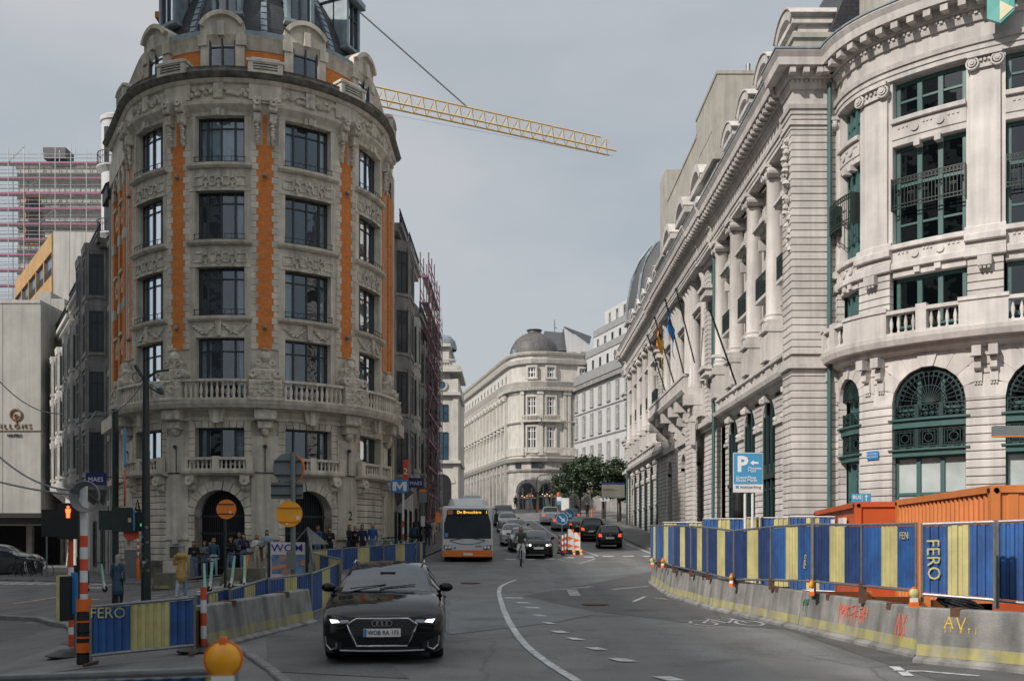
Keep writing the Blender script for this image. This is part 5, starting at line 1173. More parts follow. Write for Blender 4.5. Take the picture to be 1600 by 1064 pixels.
m = M(); c_ = hx(691, Yt)-tx0; arcband(m, tf, c_, zf(602), .42, .62, 0, .2, 0, 2*pi, 18); part(t, 'round_surround', m, 'stone_cream'); m = M(); m.poly(tf, circ(18, .42, c_, zf(602))[:-1], .02, .06); part(t, 'round_window', m, 'pane_blue')
m = M(); arcband(m, tf, c_, zf(752)-.2, 1.05, 1.5, .0, .2, n=14); part(t, 'arch', m, 'stone_cream'); m = M(); m.poly(tf, [(c_-1.05, 5), (c_+1.05, 5)]+circ(12, 1.05, c_, zf(752)-.2, 0, pi)[0:], .01, .03); part(t, 'archway', m, 'interior_dark')
m = M(); m.lathe([(1.9, zf(540)), (1.9, zf(534)), (1.75, zf(526)), (1.3, zf(519)), (.6, zf(515)), (.001, zf(514))], 16, (hx(686, Yt), Yt+3, 0)); part(t, 'dome', m, 'lead', smooth=50)
# ---------------- domed corner building at the end of the street
t = thing('domed_corner_building', 'large pale stone corner building with a rounded front and grey dome closing the street', 'building')
dm = arc_path(3.6-5*sin(rad(77))-70*cos(rad(77)), 145-5*cos(rad(77))+70*sin(rad(77)), -77, [(1e6, .0041), (5, 92)])
DU = 1e6*rad(.0041); sc = 140/F; dz = lambda y: 1.75+(848-y)*sc
uA = lambda al: DU+5*rad(al+77)
UE = uA(15)+6
dp = lambda n, m, mt='stone_cream', p=None, **k: m.obj(n, mt, p or t, **k)
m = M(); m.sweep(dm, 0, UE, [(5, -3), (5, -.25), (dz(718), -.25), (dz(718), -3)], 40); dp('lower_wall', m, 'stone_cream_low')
m = M(); m.sweep(dm, 0, UE, [(dz(718), -3), (dz(718), -.25), (dz(604), -.25), (dz(604), -3)], 40); dp('upper_wall', m)
m = M(); m.sweep(dm, 0, UE, [(dz(604), -3), (dz(604), -.4), (dz(554), -.4), (dz(554), -3)], 40); dp('attic_wall', m)
for y0, y1, w in ((716, 722, .55), (737, 733, .1), (606, 598, .5), (612, 606, .15), (570, 563, .25), (556, 552, .1), (662, 659, .05), (700, 712, .02)):
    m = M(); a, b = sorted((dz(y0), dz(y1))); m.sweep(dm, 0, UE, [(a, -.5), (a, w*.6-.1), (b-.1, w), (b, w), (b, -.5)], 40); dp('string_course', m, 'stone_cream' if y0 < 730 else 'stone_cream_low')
n = 60; d = M()
for i in range(90): u = UE-18+18*i/90; d.fb(dm, u-.06, u+.06, dz(612), dz(607), -.2, .35)
dp('modillions', d, kind='stuff')
angs = [(-38, 1.0), (2, 1.35), (38, 1.1)]
us = [uA(-1), uA(45) if 0 else uA(15)+1.2, UE-1.2]
bays = [uA(-14), uA(15)+.2, uA(15)+5.0]
for u in bays:
    for y0, y1, ww in ((592, 576, 1.1), (650, 622, 1.25), (706, 668, 1.3)):
        gl_window(dm, u-ww/2, u+ww/2, dz(y0), dz(y1), -.3, 2, [(u-.2, .1), (u+.22, .1)], [((dz(y0)+dz(y1))/2, .12), (dz(y1)-.6, .08)], .12, 'pane_far', 'white_paint', rp=dp, parent=t)
        m = M(); [m.fb(dm, u+s*(ww/2+.12)-.12, u+s*(ww/2+.12)+.12, dz(y0), dz(y1)+.25, -.3, .02) for s in (-1, 1)]; m.fb(dm, u-ww/2, u+ww/2, dz(y1), dz(y1)+.25, -.3, .02); m.fb(dm, u-ww/2-.3, u+ww/2+.3, dz(y0)-.25, dz(y0), -.3, .14); dp('window_surround', m)
    m = M(); m.fb(dm, u-1.3, u+1.3, dz(661), dz(658), -.2, .6); m.fb(dm, u-1.3, u+1.3, dz(652), dz(651), .3, .55); [m.fb(dm, u-1.2+k*.2-.04, u-1.2+k*.2+.04, dz(658), dz(652), .35, .5) for k in range(13)]; dp('balcony', m)
for u in (uA(-30), uA(-2), uA(2), uA(15)+2.3, uA(15)+2.9): m = M(); m.fb(dm, u-.22, u+.22, dz(712), dz(618), -.3, .0); m.fb(dm, u-.28, u+.28, dz(618), dz(612), -.3, .12); dp('pilaster', m)
for k in range(17):                                                     # the long left wing running back
    u = DU-1.5-k*2.6
    for y0, y1, ww in ((592, 580, .7), (650, 626, 1.0), (708, 672, 1.1)):
        gl_window(dm, u-ww/2, u+ww/2, dz(y0), dz(y1), -.26, 1, [(u, .1)], [], .12, 'pane_far', 'white_paint', rp=dp, parent=t)
    m = M(); m.fb(dm, u+1.0, u+1.5, dz(712), dz(614), -.3, .14); m.lathe([(.001, -.4), (.35, -.3), (.4, .2), (.001, .4)], 7, dm(u+1.25, dz(620), .1)); dp('pilaster', m)
    m = M(); m.fb(dm, u-.8, u+.8, dz(664), dz(661), -.2, .4); m.fb(dm, u-.7, u+.7, dz(618), dz(614), -.2, .25); m.poly(dm, [(u-.9, dz(669)), (u+.9, dz(669)), (u, dz(663))], -.2, .3); dp('window_hood', m)
    gl_window(dm, u-.8, u+.8, dz(795), dz(750), -.24, 1, [], [(dz(765), .2)], .1, 'pane_far', 'dark_frame', rp=dp, parent=t)
    m = M(); m.fb(dm, u+1.0, u+1.6, 5, dz(724), -.3, .2); dp('pier', m, 'stone_cream_low')
for u, r in ((uA(-22), 1.35), (uA(15)-.3, 1.15)):                         # arched shop fronts with lit interiors
    zc = 10.2-r; m = M(); m.poly(dm, [(u-r, 6), (u+r, 6)]+circ(14, r, u, zc, 0, pi), -.24, -.2); dp('shop_pane', m, 'pane_far')
    m = M(); arcband(m, dm, u, zc, r, r+.45, -.3, .05, n=14); arcband(m, dm, u, zc, r-.16, r-.06, -.24, -.1, n=14); m.fb(dm, u-r, u+r, zc-.9, zc-.7, -.24, -.08); [m.fb(dm, u+k*r*.5-.05, u+k*r*.5+.05, 6.3, zc+.6, -.24, -.1) for k in (-1, 1)]; dp('shop_arch', m, 'stone_cream_low')
    for k in range(5): m = M(); m.lathe([(.001, -.08), (.08, 0), (.001, .08)], 6, dm(u-r*.6+k*r*.3, zc-.5-.2*(k % 2), -.1)); dp('shop_lamp', m, 'warm_lit')
for u, yy in ((uA(-40), 733), (uA(-10), 733), (uA(-12)+1, 733)): 
    gl_window(dm, u-.45, u+.45, dz(732), dz(724), -.2, 1, [], [], .08, 'pane_far', 'dark_frame', rp=dp, parent=t)
m = M(); c = (3.3, 146.2, 0); m.lathe([(3.8, dz(554)), (3.8, dz(549)), (3.62, dz(546)), (3.66, dz(540)), (3.4, dz(530)), (2.8, dz(519)), (1.9, dz(511)), (1.0, dz(507)), (.95, dz(503)), (1.15, dz(502.4)), (1.15, dz(501.5)), (.001, dz(501))], 28, c); dp('dome', m, 'dome_grey', smooth=50)
m = M(); m.lathe([(3.9, dz(553)), (3.95, dz(549)), (3.6, dz(548))], 28, c); dp('dome_base', m, 'lead')
m = M(); m.box(*[hx(786+15, 142), hx(806, 142)], 142.6, 143.2, dz(548), dz(540)); dp('dome_window', m, 'lead')
# slate roofs behind the domed building
t = thing('slate_roof_house', 'house with steep dark slate roofs and a white gable behind the domed building', 'building')
Yr = 165; zr = lambda y: 1.75+(848-y)/F*Yr; X = lambda px: hx(px, Yr)
m = M(); m.box(X(840), X(925), Yr+1, Yr+14, 8, zr(552)); part(t, 'wall', m, 'render_white')
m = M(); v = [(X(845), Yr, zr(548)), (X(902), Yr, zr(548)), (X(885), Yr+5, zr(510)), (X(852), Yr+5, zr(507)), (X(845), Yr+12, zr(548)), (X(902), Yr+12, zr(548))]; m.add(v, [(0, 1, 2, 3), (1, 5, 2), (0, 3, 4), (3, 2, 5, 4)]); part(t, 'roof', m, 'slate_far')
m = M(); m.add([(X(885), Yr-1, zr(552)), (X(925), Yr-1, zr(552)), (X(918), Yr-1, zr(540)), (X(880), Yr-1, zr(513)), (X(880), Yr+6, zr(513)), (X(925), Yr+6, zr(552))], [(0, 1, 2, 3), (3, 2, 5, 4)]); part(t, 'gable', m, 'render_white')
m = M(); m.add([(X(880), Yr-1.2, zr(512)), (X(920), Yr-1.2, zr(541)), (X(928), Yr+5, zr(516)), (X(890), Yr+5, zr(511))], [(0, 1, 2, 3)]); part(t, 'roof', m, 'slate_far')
m = M(); m.tube([(X(869), Yr+6, zr(510)), (X(869), Yr+6, zr(487))], .08, 5); m.tube([(X(868), Yr+6, zr(500)), (X(873), Yr+6, zr(500))], .06, 4); part(t, 'aerial', m, 'galvanised')
# white stepped building on the right, behind the trees
t = thing('white_terraced_building', 'white building with stepped grey terraces and shuttered windows behind the trees', 'building')
wa, wb_ = Vector((8.5, 141)), Vector((17.5, 112)); d = (wb_-wa).normalized(); wf = line(wa.x, wa.y, d.x, d.y, d.y, -d.x); WL = (wb_-wa).length
if wf(0, 0, 1)[0] > wa.x: wf = line(wa.x, wa.y, d.x, d.y, -d.y, d.x)
zw = lambda y: 1.75+(848-y)*139/F
wq = lambda n, m, mt='render_white', p=None, **k: m.obj(n, mt, p or t, **k)
m = M(); m.fb(wf, 0, WL, 5, zw(600), -8, 0); wq('wall', m)
for k, (y0, y1, w) in enumerate(((596, 560, -1.6), (549, 522, -3.2), (512, 480, -4.8))):
    m = M(); m.fb(wf, .3*k, WL, zw(y0), zw(y1), -9, w); wq('upper_wall', m)
    m = M(); m.fb(wf, .3*k-.2, WL, zw(y0+8 if k == 0 else y0+10), zw(y0-6 if k == 0 else y0), w-2, w+2.0 if k == 0 else w+1.7); wq('terrace', m, 'terrace_grey')
    gp_rows(t, wf, [1.5+k*.5+i*2.6 for i in range(10)], [(zw(y0-8)+.2, zw(y1+6))], w=w+.02, wd=.7)
m = M(); m.fb(wf, -.2, WL, zw(612), zw(606), -2, .5); wq('terrace', m, 'house_dark'); m = M(); m.fb(wf, -.1, WL, 5, zw(768), -1, .08); wq('ground_floor', m, 'house_dark')
gp_rows(t, wf, [1.9+i*2.9 for i in range(9)], [(zw(a), zw(b)) for a, b in ((643, 618), (685, 655), (729, 703), (760, 740))], wd=.8, surround='terrace_grey', fmat='white_paint')
for y in (650, 692): m = M(); m.fb(wf, 0, WL, zw(y), zw(y-1.6), -.2, .12); wq('string_course', m, 'terrace_grey')
# tall office tower and slab on the left of the square (outside the frame; they put the left side in the shade)
t = thing('office_slab', 'tall pale concrete office building on the left side of the square', 'building')
of = line(-40, 40, 0, -1, 1, 0)
m = M(); m.fb(of, 0, 22, -1, 55.5, -22, 0); m.fb(of, 22, 82, -1, 45, -20, -.4); part(t, 'wall', m, 'concrete_pale')
for k in range(15):
    m = M(); m.fb(of, .5, 21.5, 2.5+k*3.4, 4.3+k*3.4, -.1, .05)
    if k < 12: m.fb(of, 22.5, 81.5, 2.5+k*3.4, 4.3+k*3.4, -.5, -.35)
    part(t, 'window_band', m, 'pane_far')
# buildings behind the camera, closing the square
t = thing('square_block', 'stone block on the side of the square behind the viewpoint', 'building')
of = line(45, -58, -1, 0, 0, 1); m = M(); m.fb(of, 0, 80, -1, 22, -15, 0); part(t, 'wall', m, 'stone_cream')
for k in range(5): m = M(); m.fb(of, 1, 79, 2+k*4, 4.4+k*4, -.1, .04); part(t, 'window_band', m, 'pane_far')
# ---------------- tower crane
t = thing('tower_crane', 'yellow tower crane with a long lattice jib and stay cable above the round building', 'crane')
A_ = Vector((-11.3-13, 83, 41.4)); B_ = at(957, 240, 101); B_.z = 41.4; Dj = (B_-A_).normalized(); Sj = Dj.cross(Vector((0, 0, 1))).normalized(); Lj = (B_-A_).length
m = M()
for s in (-1, 1): m.tube([A_+Sj*.65*s, B_+Sj*.65*s], .09, 5)
m.tube([A_+Vector((0, 0, 1.35)), B_-Dj*1.4+Vector((0, 0, 1.35))], .08, 5); part(t, 'chord', m, 'crane_yellow')
m = M(); n = int(Lj/1.25)
for i in range(n):
    a, b = A_+Dj*(i*1.25), A_+Dj*((i+.5)*1.25); tp = b+Vector((0, 0, 1.35))
    for s in (-1, 1): m.tube([a+Sj*.65*s, tp], .04, 3); m.tube([tp, A_+Dj*((i+1)*1.25)+Sj*.65*s], .035, 3)
    m.tube([a+Sj*.65, a-Sj*.65], .04, 3)
part(t, 'lattice', m, 'crane_yellow')
m = M(); m.tube([A_+Dj*(Lj*.58)+Vector((0, 0, 1.4)), A_+Vector((-1, 0, 15.8))], .07, 5); part(t, 'stay_cable', m, 'cable_grey')
m = M(); m.tube([A_+Vector((0, 0, -1.2)), B_+Vector((0, 0, -.3))], .012, 4); part(t, 'trolley_cable', m, 'cable_grey')
m = M(); [m.tube([A_+Vector((sx, sy, -42)), A_+Vector((sx*(1 if z < 5 else .1), sy*(1 if z < 5 else .1), z))], .1, 4) for sx in (-1, 1) for sy in (-1, 1) for z in (3, 16)]
for k in range(20): m.tube([A_+Vector((-1, -1, -42+k*2.2)), A_+Vector((1, -1, -40+k*2.2))], .05, 3); m.tube([A_+Vector((1, 1, -42+k*2.2)), A_+Vector((1, -1, -40+k*2.2))], .05, 3)
part(t, 'mast', m, 'crane_yellow')
# ---------------- trees
def tree(x, y, z0, h, rx, label, n=2600, seed=1, cz=None):
    rs = random.Random(seed); t = thing('street_tree', label, 'tree', group='trees at the top of the street'); m = M()
    m.tube([(x, y, z0-.2), (x+.05, y, z0+h*.25), (x-.05, y, z0+h*.5)], .16, 7, rs=[.19, .14, .1]); tips = []
    for k in range(14):
        a = rs.uniform(0, 2*pi); l = rs.uniform(.4, .9)*rx; p = Vector((x, y, z0+h*rs.uniform(.28, .55))); q = p+Vector((cos(a)*l, sin(a)*l, h*rs.uniform(.15, .42))); m.tube([p, (p+q)/2+Vector((0, 0, .15)), q], .05, 5, rs=[.07, .045, .02]); tips.append(q)
    m.obj('trunk', 'bark', t, smooth=60)
    cl = [q+Vector((rs.gauss(0, .3), rs.gauss(0, .3), rs.gauss(.1, .3))) for q in tips for _ in range(2)]+[Vector((x+rs.gauss(0, rx*.45), y+rs.gauss(0, rx*.45), z0+h*rs.uniform(.42, .97))) for _ in range(16)]
    c = M()
    for k in range(n):
        b = rs.choice(cl); r = rx*.29; p = b+Vector((rs.gauss(0, r*.62), rs.gauss(0, r*.62), rs.gauss(0, r*.36))); s = rs.uniform(.09, .2)
        e1 = Vector((rs.gauss(0, 1), rs.gauss(0, 1), rs.gauss(0, .6))).normalized(); e2 = e1.cross(Vector((rs.gauss(0, 1), rs.gauss(0, 1), rs.gauss(0, 1)))).normalized()
        c.add([p-e1*s, p-e2*s*.6, p+e1*s, p+e2*s*.6], [(0, 1, 2, 3)], rs.choices((0, 1, 2), (5, 5, 2))[0])
    c.obj('crown', ['leaf_dark', 'leaf_mid', 'leaf_light'], t)
for i, (px, Y, top, rx, lab) in enumerate(((905, 108, 712, 2.2, 'tallest dark green street tree, left of the others before the domed building'), (942, 104, 715, 2.0, 'bushy street tree in the middle in front of the white terraced building'), (968, 98, 728, 1.5, 'small street tree at the right beside the stone wing'), (885, 118, 740, 1.8, 'low pale street tree at the left edge of the group'))):
    x = hx(px, Y); z0 = ground(x, Y); tree(x, Y, z0, 1.75+(848-top)/F*Y-z0, rx, lab, 6000 if i < 2 else 3500, i+1)
# ------------------------------------------------------------------ vehicles (local frame: front towards -y, x to the right, z up from the ground)
def curve(P):
    def f(x):
        if x <= P[0][0]: return P[0][1]
        if x >= P[-1][0]: return P[-1][1]
        for i in range(len(P)-1):
            if x <= P[i+1][0]:
                x0, y0 = P[i]; x1, y1 = P[i+1]; t = (x-x0)/(x1-x0)
                m0 = (y1-P[i-1][1])/(x1-P[i-1][0])*(x1-x0) if i > 0 else y1-y0; m1 = (P[i+2][1]-y0)/(P[i+2][0]-x0)*(x1-x0) if i+2 < len(P) else y1-y0
                return (2*t**3-3*t*t+1)*y0+(t**3-2*t*t+t)*m0+(-2*t**3+3*t*t)*y1+(t**3-t*t)*m1
    return f
def wheel_mesh(r, w, spokes=5):
    T = Matrix.Rotation(pi/2, 4, 'Y'); a = M()
    a.lathe([(r*.66, -w/2), (r*.93, -w/2), (r, -w/2+.03), (r, w/2-.03), (r*.93, w/2), (r*.66, w/2)], 28, T=T); ty = a.mesh('wheel', 'tyre', 40)
    b = M(); b.lathe([(r*.66, -w/2+.01), (r*.62, -w/2+.02), (r*.6, w/2-.02), (r*.66, w/2-.01)], 24, T=T)
    for s in (-1, 1):
        x = s*(w/2-.045)
        for k in range(spokes):
            an = 2*pi*k/spokes; c, d = cos(an), sin(an); e = Vector((0, -d, c))*r*.1; p = Vector((x, c*r*.08, d*r*.08)); q = Vector((x, c*r*.62, d*r*.62))
            b.add([p-e*1.2, p+e*1.2, q+e*.9, q-e*.9, p-e*1.2-Vector((s*.03, 0, 0)), p+e*1.2-Vector((s*.03, 0, 0)), q+e*.9-Vector((s*.03, 0, 0)), q-e*.9-Vector((s*.03, 0, 0))], [(0, 1, 2, 3), (4, 7, 6, 5), (0, 4, 5, 1), (1, 5, 6, 2), (2, 6, 7, 3), (3, 7, 4, 0)])
        b.lathe([(.001, -.01), (r*.16, -.01), (r*.16, .012), (.001, .012)], 12, (x, 0, 0), T=T)
    b.lathe([(.001, -.02), (r*.5, -.02), (r*.5, .02), (.001, .02)], 16, T=T)
    return ty, b.mesh('rim', 'rim', 40)
CARS = {
 'audi': dict(L=4.34, W=.91, top=[(0, .70), (.10, .765), (.45, .865), (.95, .955), (1.25, 1.0), (1.62, 1.2), (2.05, 1.375), (2.6, 1.435), (3.3, 1.40), (3.75, 1.29), (4.12, 1.02), (4.28, .95), (4.34, .88)],
   belt=[(0, .66), (.3, .75), (1.1, .885), (1.5, .94), (3.5, .99), (4.1, .96), (4.34, .84)], hw=[(0, .74), (.12, .83), (.35, .885), (1.0, .91), (3.3, .91), (4.0, .87), (4.34, .78)],
   xr=[(0, .58), (.4, .70), (1.2, .74), (2.05, .60), (2.6, .585), (3.5, .57), (4.1, .64), (4.34, .62)], ws=(1.27, 2.03), rw=(3.72, 4.12), sg=(1.55, 3.75), bp=[(2.62, 2.72)], wy=(.87, 3.5), r=.335),
 'hatch': dict(L=3.95, W=.83, top=[(0, .70), (.1, .78), (.4, .90), (.85, .98), (1.05, 1.02), (1.45, 1.26), (1.85, 1.42), (2.4, 1.47), (3.2, 1.44), (3.6, 1.33), (3.85, 1.0), (3.92, .93), (3.95, .86)],
   belt=[(0, .68), (.3, .78), (1.0, .90), (1.5, .94), (3.3, .97), (3.8, .93), (3.95, .82)], hw=[(0, .68), (.12, .77), (.35, .81), (1.0, .83), (3.0, .83), (3.6, .81), (3.95, .74)],
   xr=[(0, .54), (.4, .64), (1.05, .68), (1.85, .56), (2.4, .55), (3.4, .54), (3.85, .62), (3.95, .62)], ws=(1.07, 1.83), rw=(3.56, 3.86), sg=(1.35, 3.45), bp=[(2.4, 2.5)], wy=(.75, 3.2), r=.30),
 'sedan': dict(L=4.6, W=.9, top=[(0, .68), (.1, .76), (.5, .88), (1.1, .96), (1.35, 1.0), (1.75, 1.22), (2.15, 1.39), (2.7, 1.44), (3.2, 1.40), (3.6, 1.24), (3.95, 1.06), (4.4, 1.03), (4.55, .98), (4.6, .9)],
   belt=[(0, .66), (.3, .76), (1.2, .9), (1.6, .94), (3.5, .98), (4.3, .96), (4.6, .84)], hw=[(0, .74), (.12, .83), (.35, .88), (1.0, .9), (3.4, .9), (4.2, .87), (4.6, .78)],
   xr=[(0, .58), (.4, .70), (1.3, .74), (2.15, .60), (2.7, .585), (3.3, .57), (3.95, .66), (4.6, .66)], ws=(1.37, 2.13), rw=(3.25, 3.95), sg=(1.65, 3.6), bp=[(2.65, 2.75)], wy=(.9, 3.65), r=.33),
 'suv': dict(L=4.4, W=.91, top=[(0, .84), (.1, .94), (.4, 1.04), (.95, 1.10), (1.15, 1.15), (1.5, 1.4), (1.9, 1.58), (2.5, 1.65), (3.6, 1.62), (4.05, 1.5), (4.28, 1.12), (4.36, 1.05), (4.4, .95)],
   belt=[(0, .8), (.3, .9), (1.0, 1.02), (1.5, 1.06), (3.7, 1.1), (4.2, 1.06), (4.4, .94)], hw=[(0, .74), (.12, .83), (.35, .89), (1.0, .91), (3.5, .91), (4.1, .88), (4.4, .82)],
   xr=[(0, .6), (.4, .72), (1.15, .74), (1.9, .64), (2.5, .63), (3.8, .62), (4.25, .68), (4.4, .68)], ws=(1.17, 1.88), rw=(4.02, 4.29), sg=(1.45, 4.0), bp=[(2.5, 2.6), (3.4, 3.5)], wy=(.88, 3.5), r=.36),
 'van': dict(L=5.0, W=.96, top=[(0, .98), (.1, 1.08), (.4, 1.2), (.7, 1.27), (.95, 1.34), (1.3, 1.66), (1.65, 1.9), (2.2, 1.97), (4.6, 1.96), (4.9, 1.9), (4.97, 1.5), (5.0, 1.2)],
   belt=[(0, .92), (.3, 1.02), (.9, 1.15), (1.4, 1.2), (4.6, 1.22), (5.0, 1.16)], hw=[(0, .78), (.12, .88), (.35, .94), (1.0, .96), (4.4, .96), (5.0, .92)],
   xr=[(0, .66), (.4, .76), (.95, .82), (1.65, .76), (2.2, .76), (4.6, .76), (5.0, .8)], ws=(.97, 1.63), rw=(4.9, 4.97), sg=(1.2, 4.6), bp=[(2.2, 2.35), (3.4, 3.5)], wy=(.9, 4.0), r=.36)}
WHEELS = {}
def car(label, kind, paint, loc, rz, face='front', group=None, glassm='pane_far', lights=True, plate='', details=None, fine=60, cat='car', name='parked_car', lit=False):
    p = CARS[kind]; L_ = p['L']; top, belt, hwf, xrf = (curve(p[k]) for k in ('top', 'belt', 'hw', 'xr')); r = p['r']; ra = r+.045; zb = .19
    t = thing(name, label, cat, loc, rz+(pi if face == 'rear' else 0), group)
    ys = sorted(set([L_*i/fine for i in range(fine+1)]+list(p['ws'])+list(p['rw'])+list(p['sg'])+[x for b in p['bp'] for x in b]))
    rows = []
    def gz(z, y):                       # nose and tail bulge: lower bumper forward, bonnet lip back
        f = max(0, 1-y/.55)**1.5; b = max(0, 1-(L_-y)/.5)**1.5; zz = (z-.42)/.35; d = .10*zz*zz
        return d*f-.7*d*b
    for y in ys:
        h = hwf(y); zs = zb+(.02 if .5 < y < L_-.5 else .0)
        for wy in p['wy']:
            dy = abs(y-wy)
            if dy < ra: zs = max(zs, r+sqrt(ra*ra-dy*dy))
        tz = top(y); bz = min(belt(y), tz-.02); x5 = min(xrf(y), h*.9); z5 = tz-.035-.02*(tz > 1.1)
        pts = [(h*.93, zs-.03), (h*.985, zs), (h*1.0, max(.42, zs+.03)), (h*1.0, max(.6, zs+.05) if bz > .68 else bz-.05), (h*.985, bz-.06), (h*.95, bz), (x5+.03, z5-.03) if tz > bz+.12 else (x5+.05, z5-.008), (x5-.045, z5+.012), (x5*.5, tz-.008), (0, tz)]
        rows.append([(x, y+gz(z, y), z) for x, z in pts])
    K = len(rows[0]); n = len(ys); full = [[(-x, y, z) for x, y, z in rw]+[q for q in rw[::-1][1:]] for rw in rows]
    W2 = 2*K-1; V = [v for rw in full for v in rw]; parts_ = {'body': [], 'windscreen': [], 'rear_window': [], 'side_window': []}; e = 1e-4
    for i in range(n-1):
        ym = (ys[i]+ys[i+1])/2
        for k in range(W2-1):
            kk = k if k < K-1 else W2-2-k; f = (i*W2+k, i*W2+k+1, (i+1)*W2+k+1, (i+1)*W2+k); key = 'body'
            if kk >= 7 and p['ws'][0]-e < ym < p['ws'][1]+e: key = 'windscreen'
            elif kk >= 7 and p['rw'][0]-e < ym < p['rw'][1]+e: key = 'rear_window'
            elif kk == 5 and p['sg'][0] < ym < p['sg'][1] and not any(a < ym < b for a, b in p['bp']): key = 'side_window'
            parts_[key].append(f)
    lo = min(5, K)
    capm = M()
    for idx, sg in ((0, -1), (n-1, 1)):                      # bulged nose and tail
        rw = rows[idx]; nc = 14
        def fn(i, j, rw=rw, sg=sg):
            k = j*5; a = int(min(4, math.floor(k))); q = k-a; x = rw[a][0]+(rw[a+1][0]-rw[a][0])*q; y = rw[a][1]+(rw[a+1][1]-rw[a][1])*q; z = rw[a][2]+(rw[a+1][2]-rw[a][2])*q; s = 2*i-1
            bu = (1-s*s); return (x*s, y+sg*.085*bu, z+(.028*bu if j == 1 else .028*bu*j**3))
        capm.grid(fn, nc, 10)
        # close the strip between the nose edge and the bonnet/boot
        fn2 = lambda i, j, rw=rw, sg=sg: Vector(fn(i, 1, rw, sg)).lerp(Vector((lambda s: (rw[6][0]*s, rw[9][1], rw[9][2]-.035*s*s))(2*i-1)), j)
        capm.grid(fn2, nc, 2)
    def sub(fs):
        used = sorted({i for f in fs for i in f}); ix = {u: q for q, u in enumerate(used)}; m = M(); m.add([V[u] for u in used], [tuple(ix[i] for i in f) for f in fs]); return m
    b = sub(parts_['body']); b.add(capm.v, capm.f)
    OFF = lambda m: [(x, y-L_/2, z) for x, y, z in m.v]
    b.v = OFF(b); b.obj('body', paint, t, smooth=38)
    for k in ('windscreen', 'rear_window', 'side_window'):
        if k == 'side_window':
            for s in (-1, 1):
                m = sub([f for f in parts_[k] if (V[f[0]][0] > 0) == (s > 0)])
                m.v = OFF(m); m.obj(k, glassm, t, smooth=40)
        else: m = sub(parts_[k]); m.v = OFF(m); m.obj(k, glassm, t, smooth=60)
    m = M(); m.box(-p['W']+.2, p['W']-.2, -L_/2+.18, L_/2-.18, .17, .62); m.box(-p['W']+.16, p['W']-.16, -L_/2+p['ws'][0]-.1, L_/2-.5, .6, min(q for _, q in p['belt'][3:5])-.06); m.obj('underbody', 'trim_black', t)
    wk = (round(r, 3), .21)
    if wk not in WHEELS: WHEELS[wk] = wheel_mesh(r, .21)
    for wy in p['wy']:
        for s in (-1, 1): o = inst('wheel', WHEELS[wk][0], t, (s*(p['W']-.135), wy-L_/2, r)); inst('rim', WHEELS[wk][1], o)
    bv = BVHTree.FromPolygons([Vector(v) for v in b.v], b.f)
    def hit(x, z, side=-1, off=.006):
        h_ = bv.ray_cast(Vector((x, side*6, z)), Vector((0, -side, 0)))[0]
        if h_ is None: h_ = bv.find_nearest(Vector((x, side*L_/2, z)))[0]
        return Vector((h_.x, h_.y+side*off, h_.z))
    def patch(name, P, mname, side=-1, off=.008, nu=6, nv=3, parent=None, th=.015):
        """four-sided patch (corner list bl, br, tr, tl in x,z) laid on the nose or tail"""
        m = M(); q = lambda i, j: ((P[0][0]*(1-i)+P[1][0]*i)*(1-j)+(P[3][0]*(1-i)+P[2][0]*i)*j, (P[0][1]*(1-i)+P[1][1]*i)*(1-j)+(P[3][1]*(1-i)+P[2][1]*i)*j)
        m.grid(lambda i, j: hit(*q(i, j), side, off), nu, nv); m.grid(lambda i, j: hit(*q(i, j), side, off-th), nu, nv)
        for i in range(nu): m.add([hit(*q(i/nu, j), side, o_) for j, o_ in ((0, off), (0, off-th))]+[hit(*q((i+1)/nu, j), side, o_) for j, o_ in ((0, off-th), (0, off))], [(0, 1, 2, 3)]); m.add([hit(*q(i/nu, 1), side, o_) for o_ in (off, off-th)]+[hit(*q((i+1)/nu, 1), side, o_) for o_ in (off-th, off)], [(0, 1, 2, 3)])
        return m.obj(name, mname, parent or t)
    def strip(name, pts, rr, mname, side=-1, off=.01, closed=False, parent=None, n=6):
        P = [];
        for a, b_ in zip(pts, pts[1:]+(pts[:1] if closed else [])): P += [hit(a[0]+(b_[0]-a[0])*k/n, a[1]+(b_[1]-a[1])*k/n, side, off) for k in range(n)]
        P.append(hit(*(pts[0] if closed else pts[-1]), side, off)); m = M(); m.tube(P, rr, 6); return m.obj(name, mname, parent or t, smooth=60)
    W0 = hwf(0); zl = belt(0); sx = p['W']/.91
    if details: details(t, hit, patch, strip, p)
    else:
        for s in (-1, 1):
            if kind == 'hatch' and lights == 'round':
                for x, rr_ in ((.60, .085), (.44, .062)):
                    c = hit(s*x, .64, -1, .01); m = M(); T_ = Matrix.Rotation(pi/2, 4, 'X'); m.lathe([(.001, -.01), (rr_, -.01), (rr_, .02), (rr_*.9, .03), (.001, .035)], 16, c, T=T_); m.obj('headlight', 'lamp_on' if x < .5 else 'white_plastic', t, smooth=50)
            else: patch('headlight', [(s*W0*.55, zl-.16), (s*W0*1.02, zl-.13), (s*W0*1.05, zl+.0), (s*W0*.6, zl-.06)], 'lamp_on' if lit else 'lens')
            patch('tail_light', [(s*W0*.72, .68), (s*W0*1.06, .68), (s*W0*1.05, .90 if kind != 'sedan' else .82), (s*W0*.78, .86 if kind != 'sedan' else .8)], 'tail_lit' if face == 'rear' else 'tail_red', 1)
        g = patch('grille', [(-W0*.55, zl-.19), (W0*.55, zl-.19), (W0*.6, zl-.08), (-W0*.6, zl-.08)], 'trim_black'); patch('intake', [(-W0*.7, .24), (W0*.7, .24), (W0*.78, .38), (-W0*.78, .38)], 'trim_black')
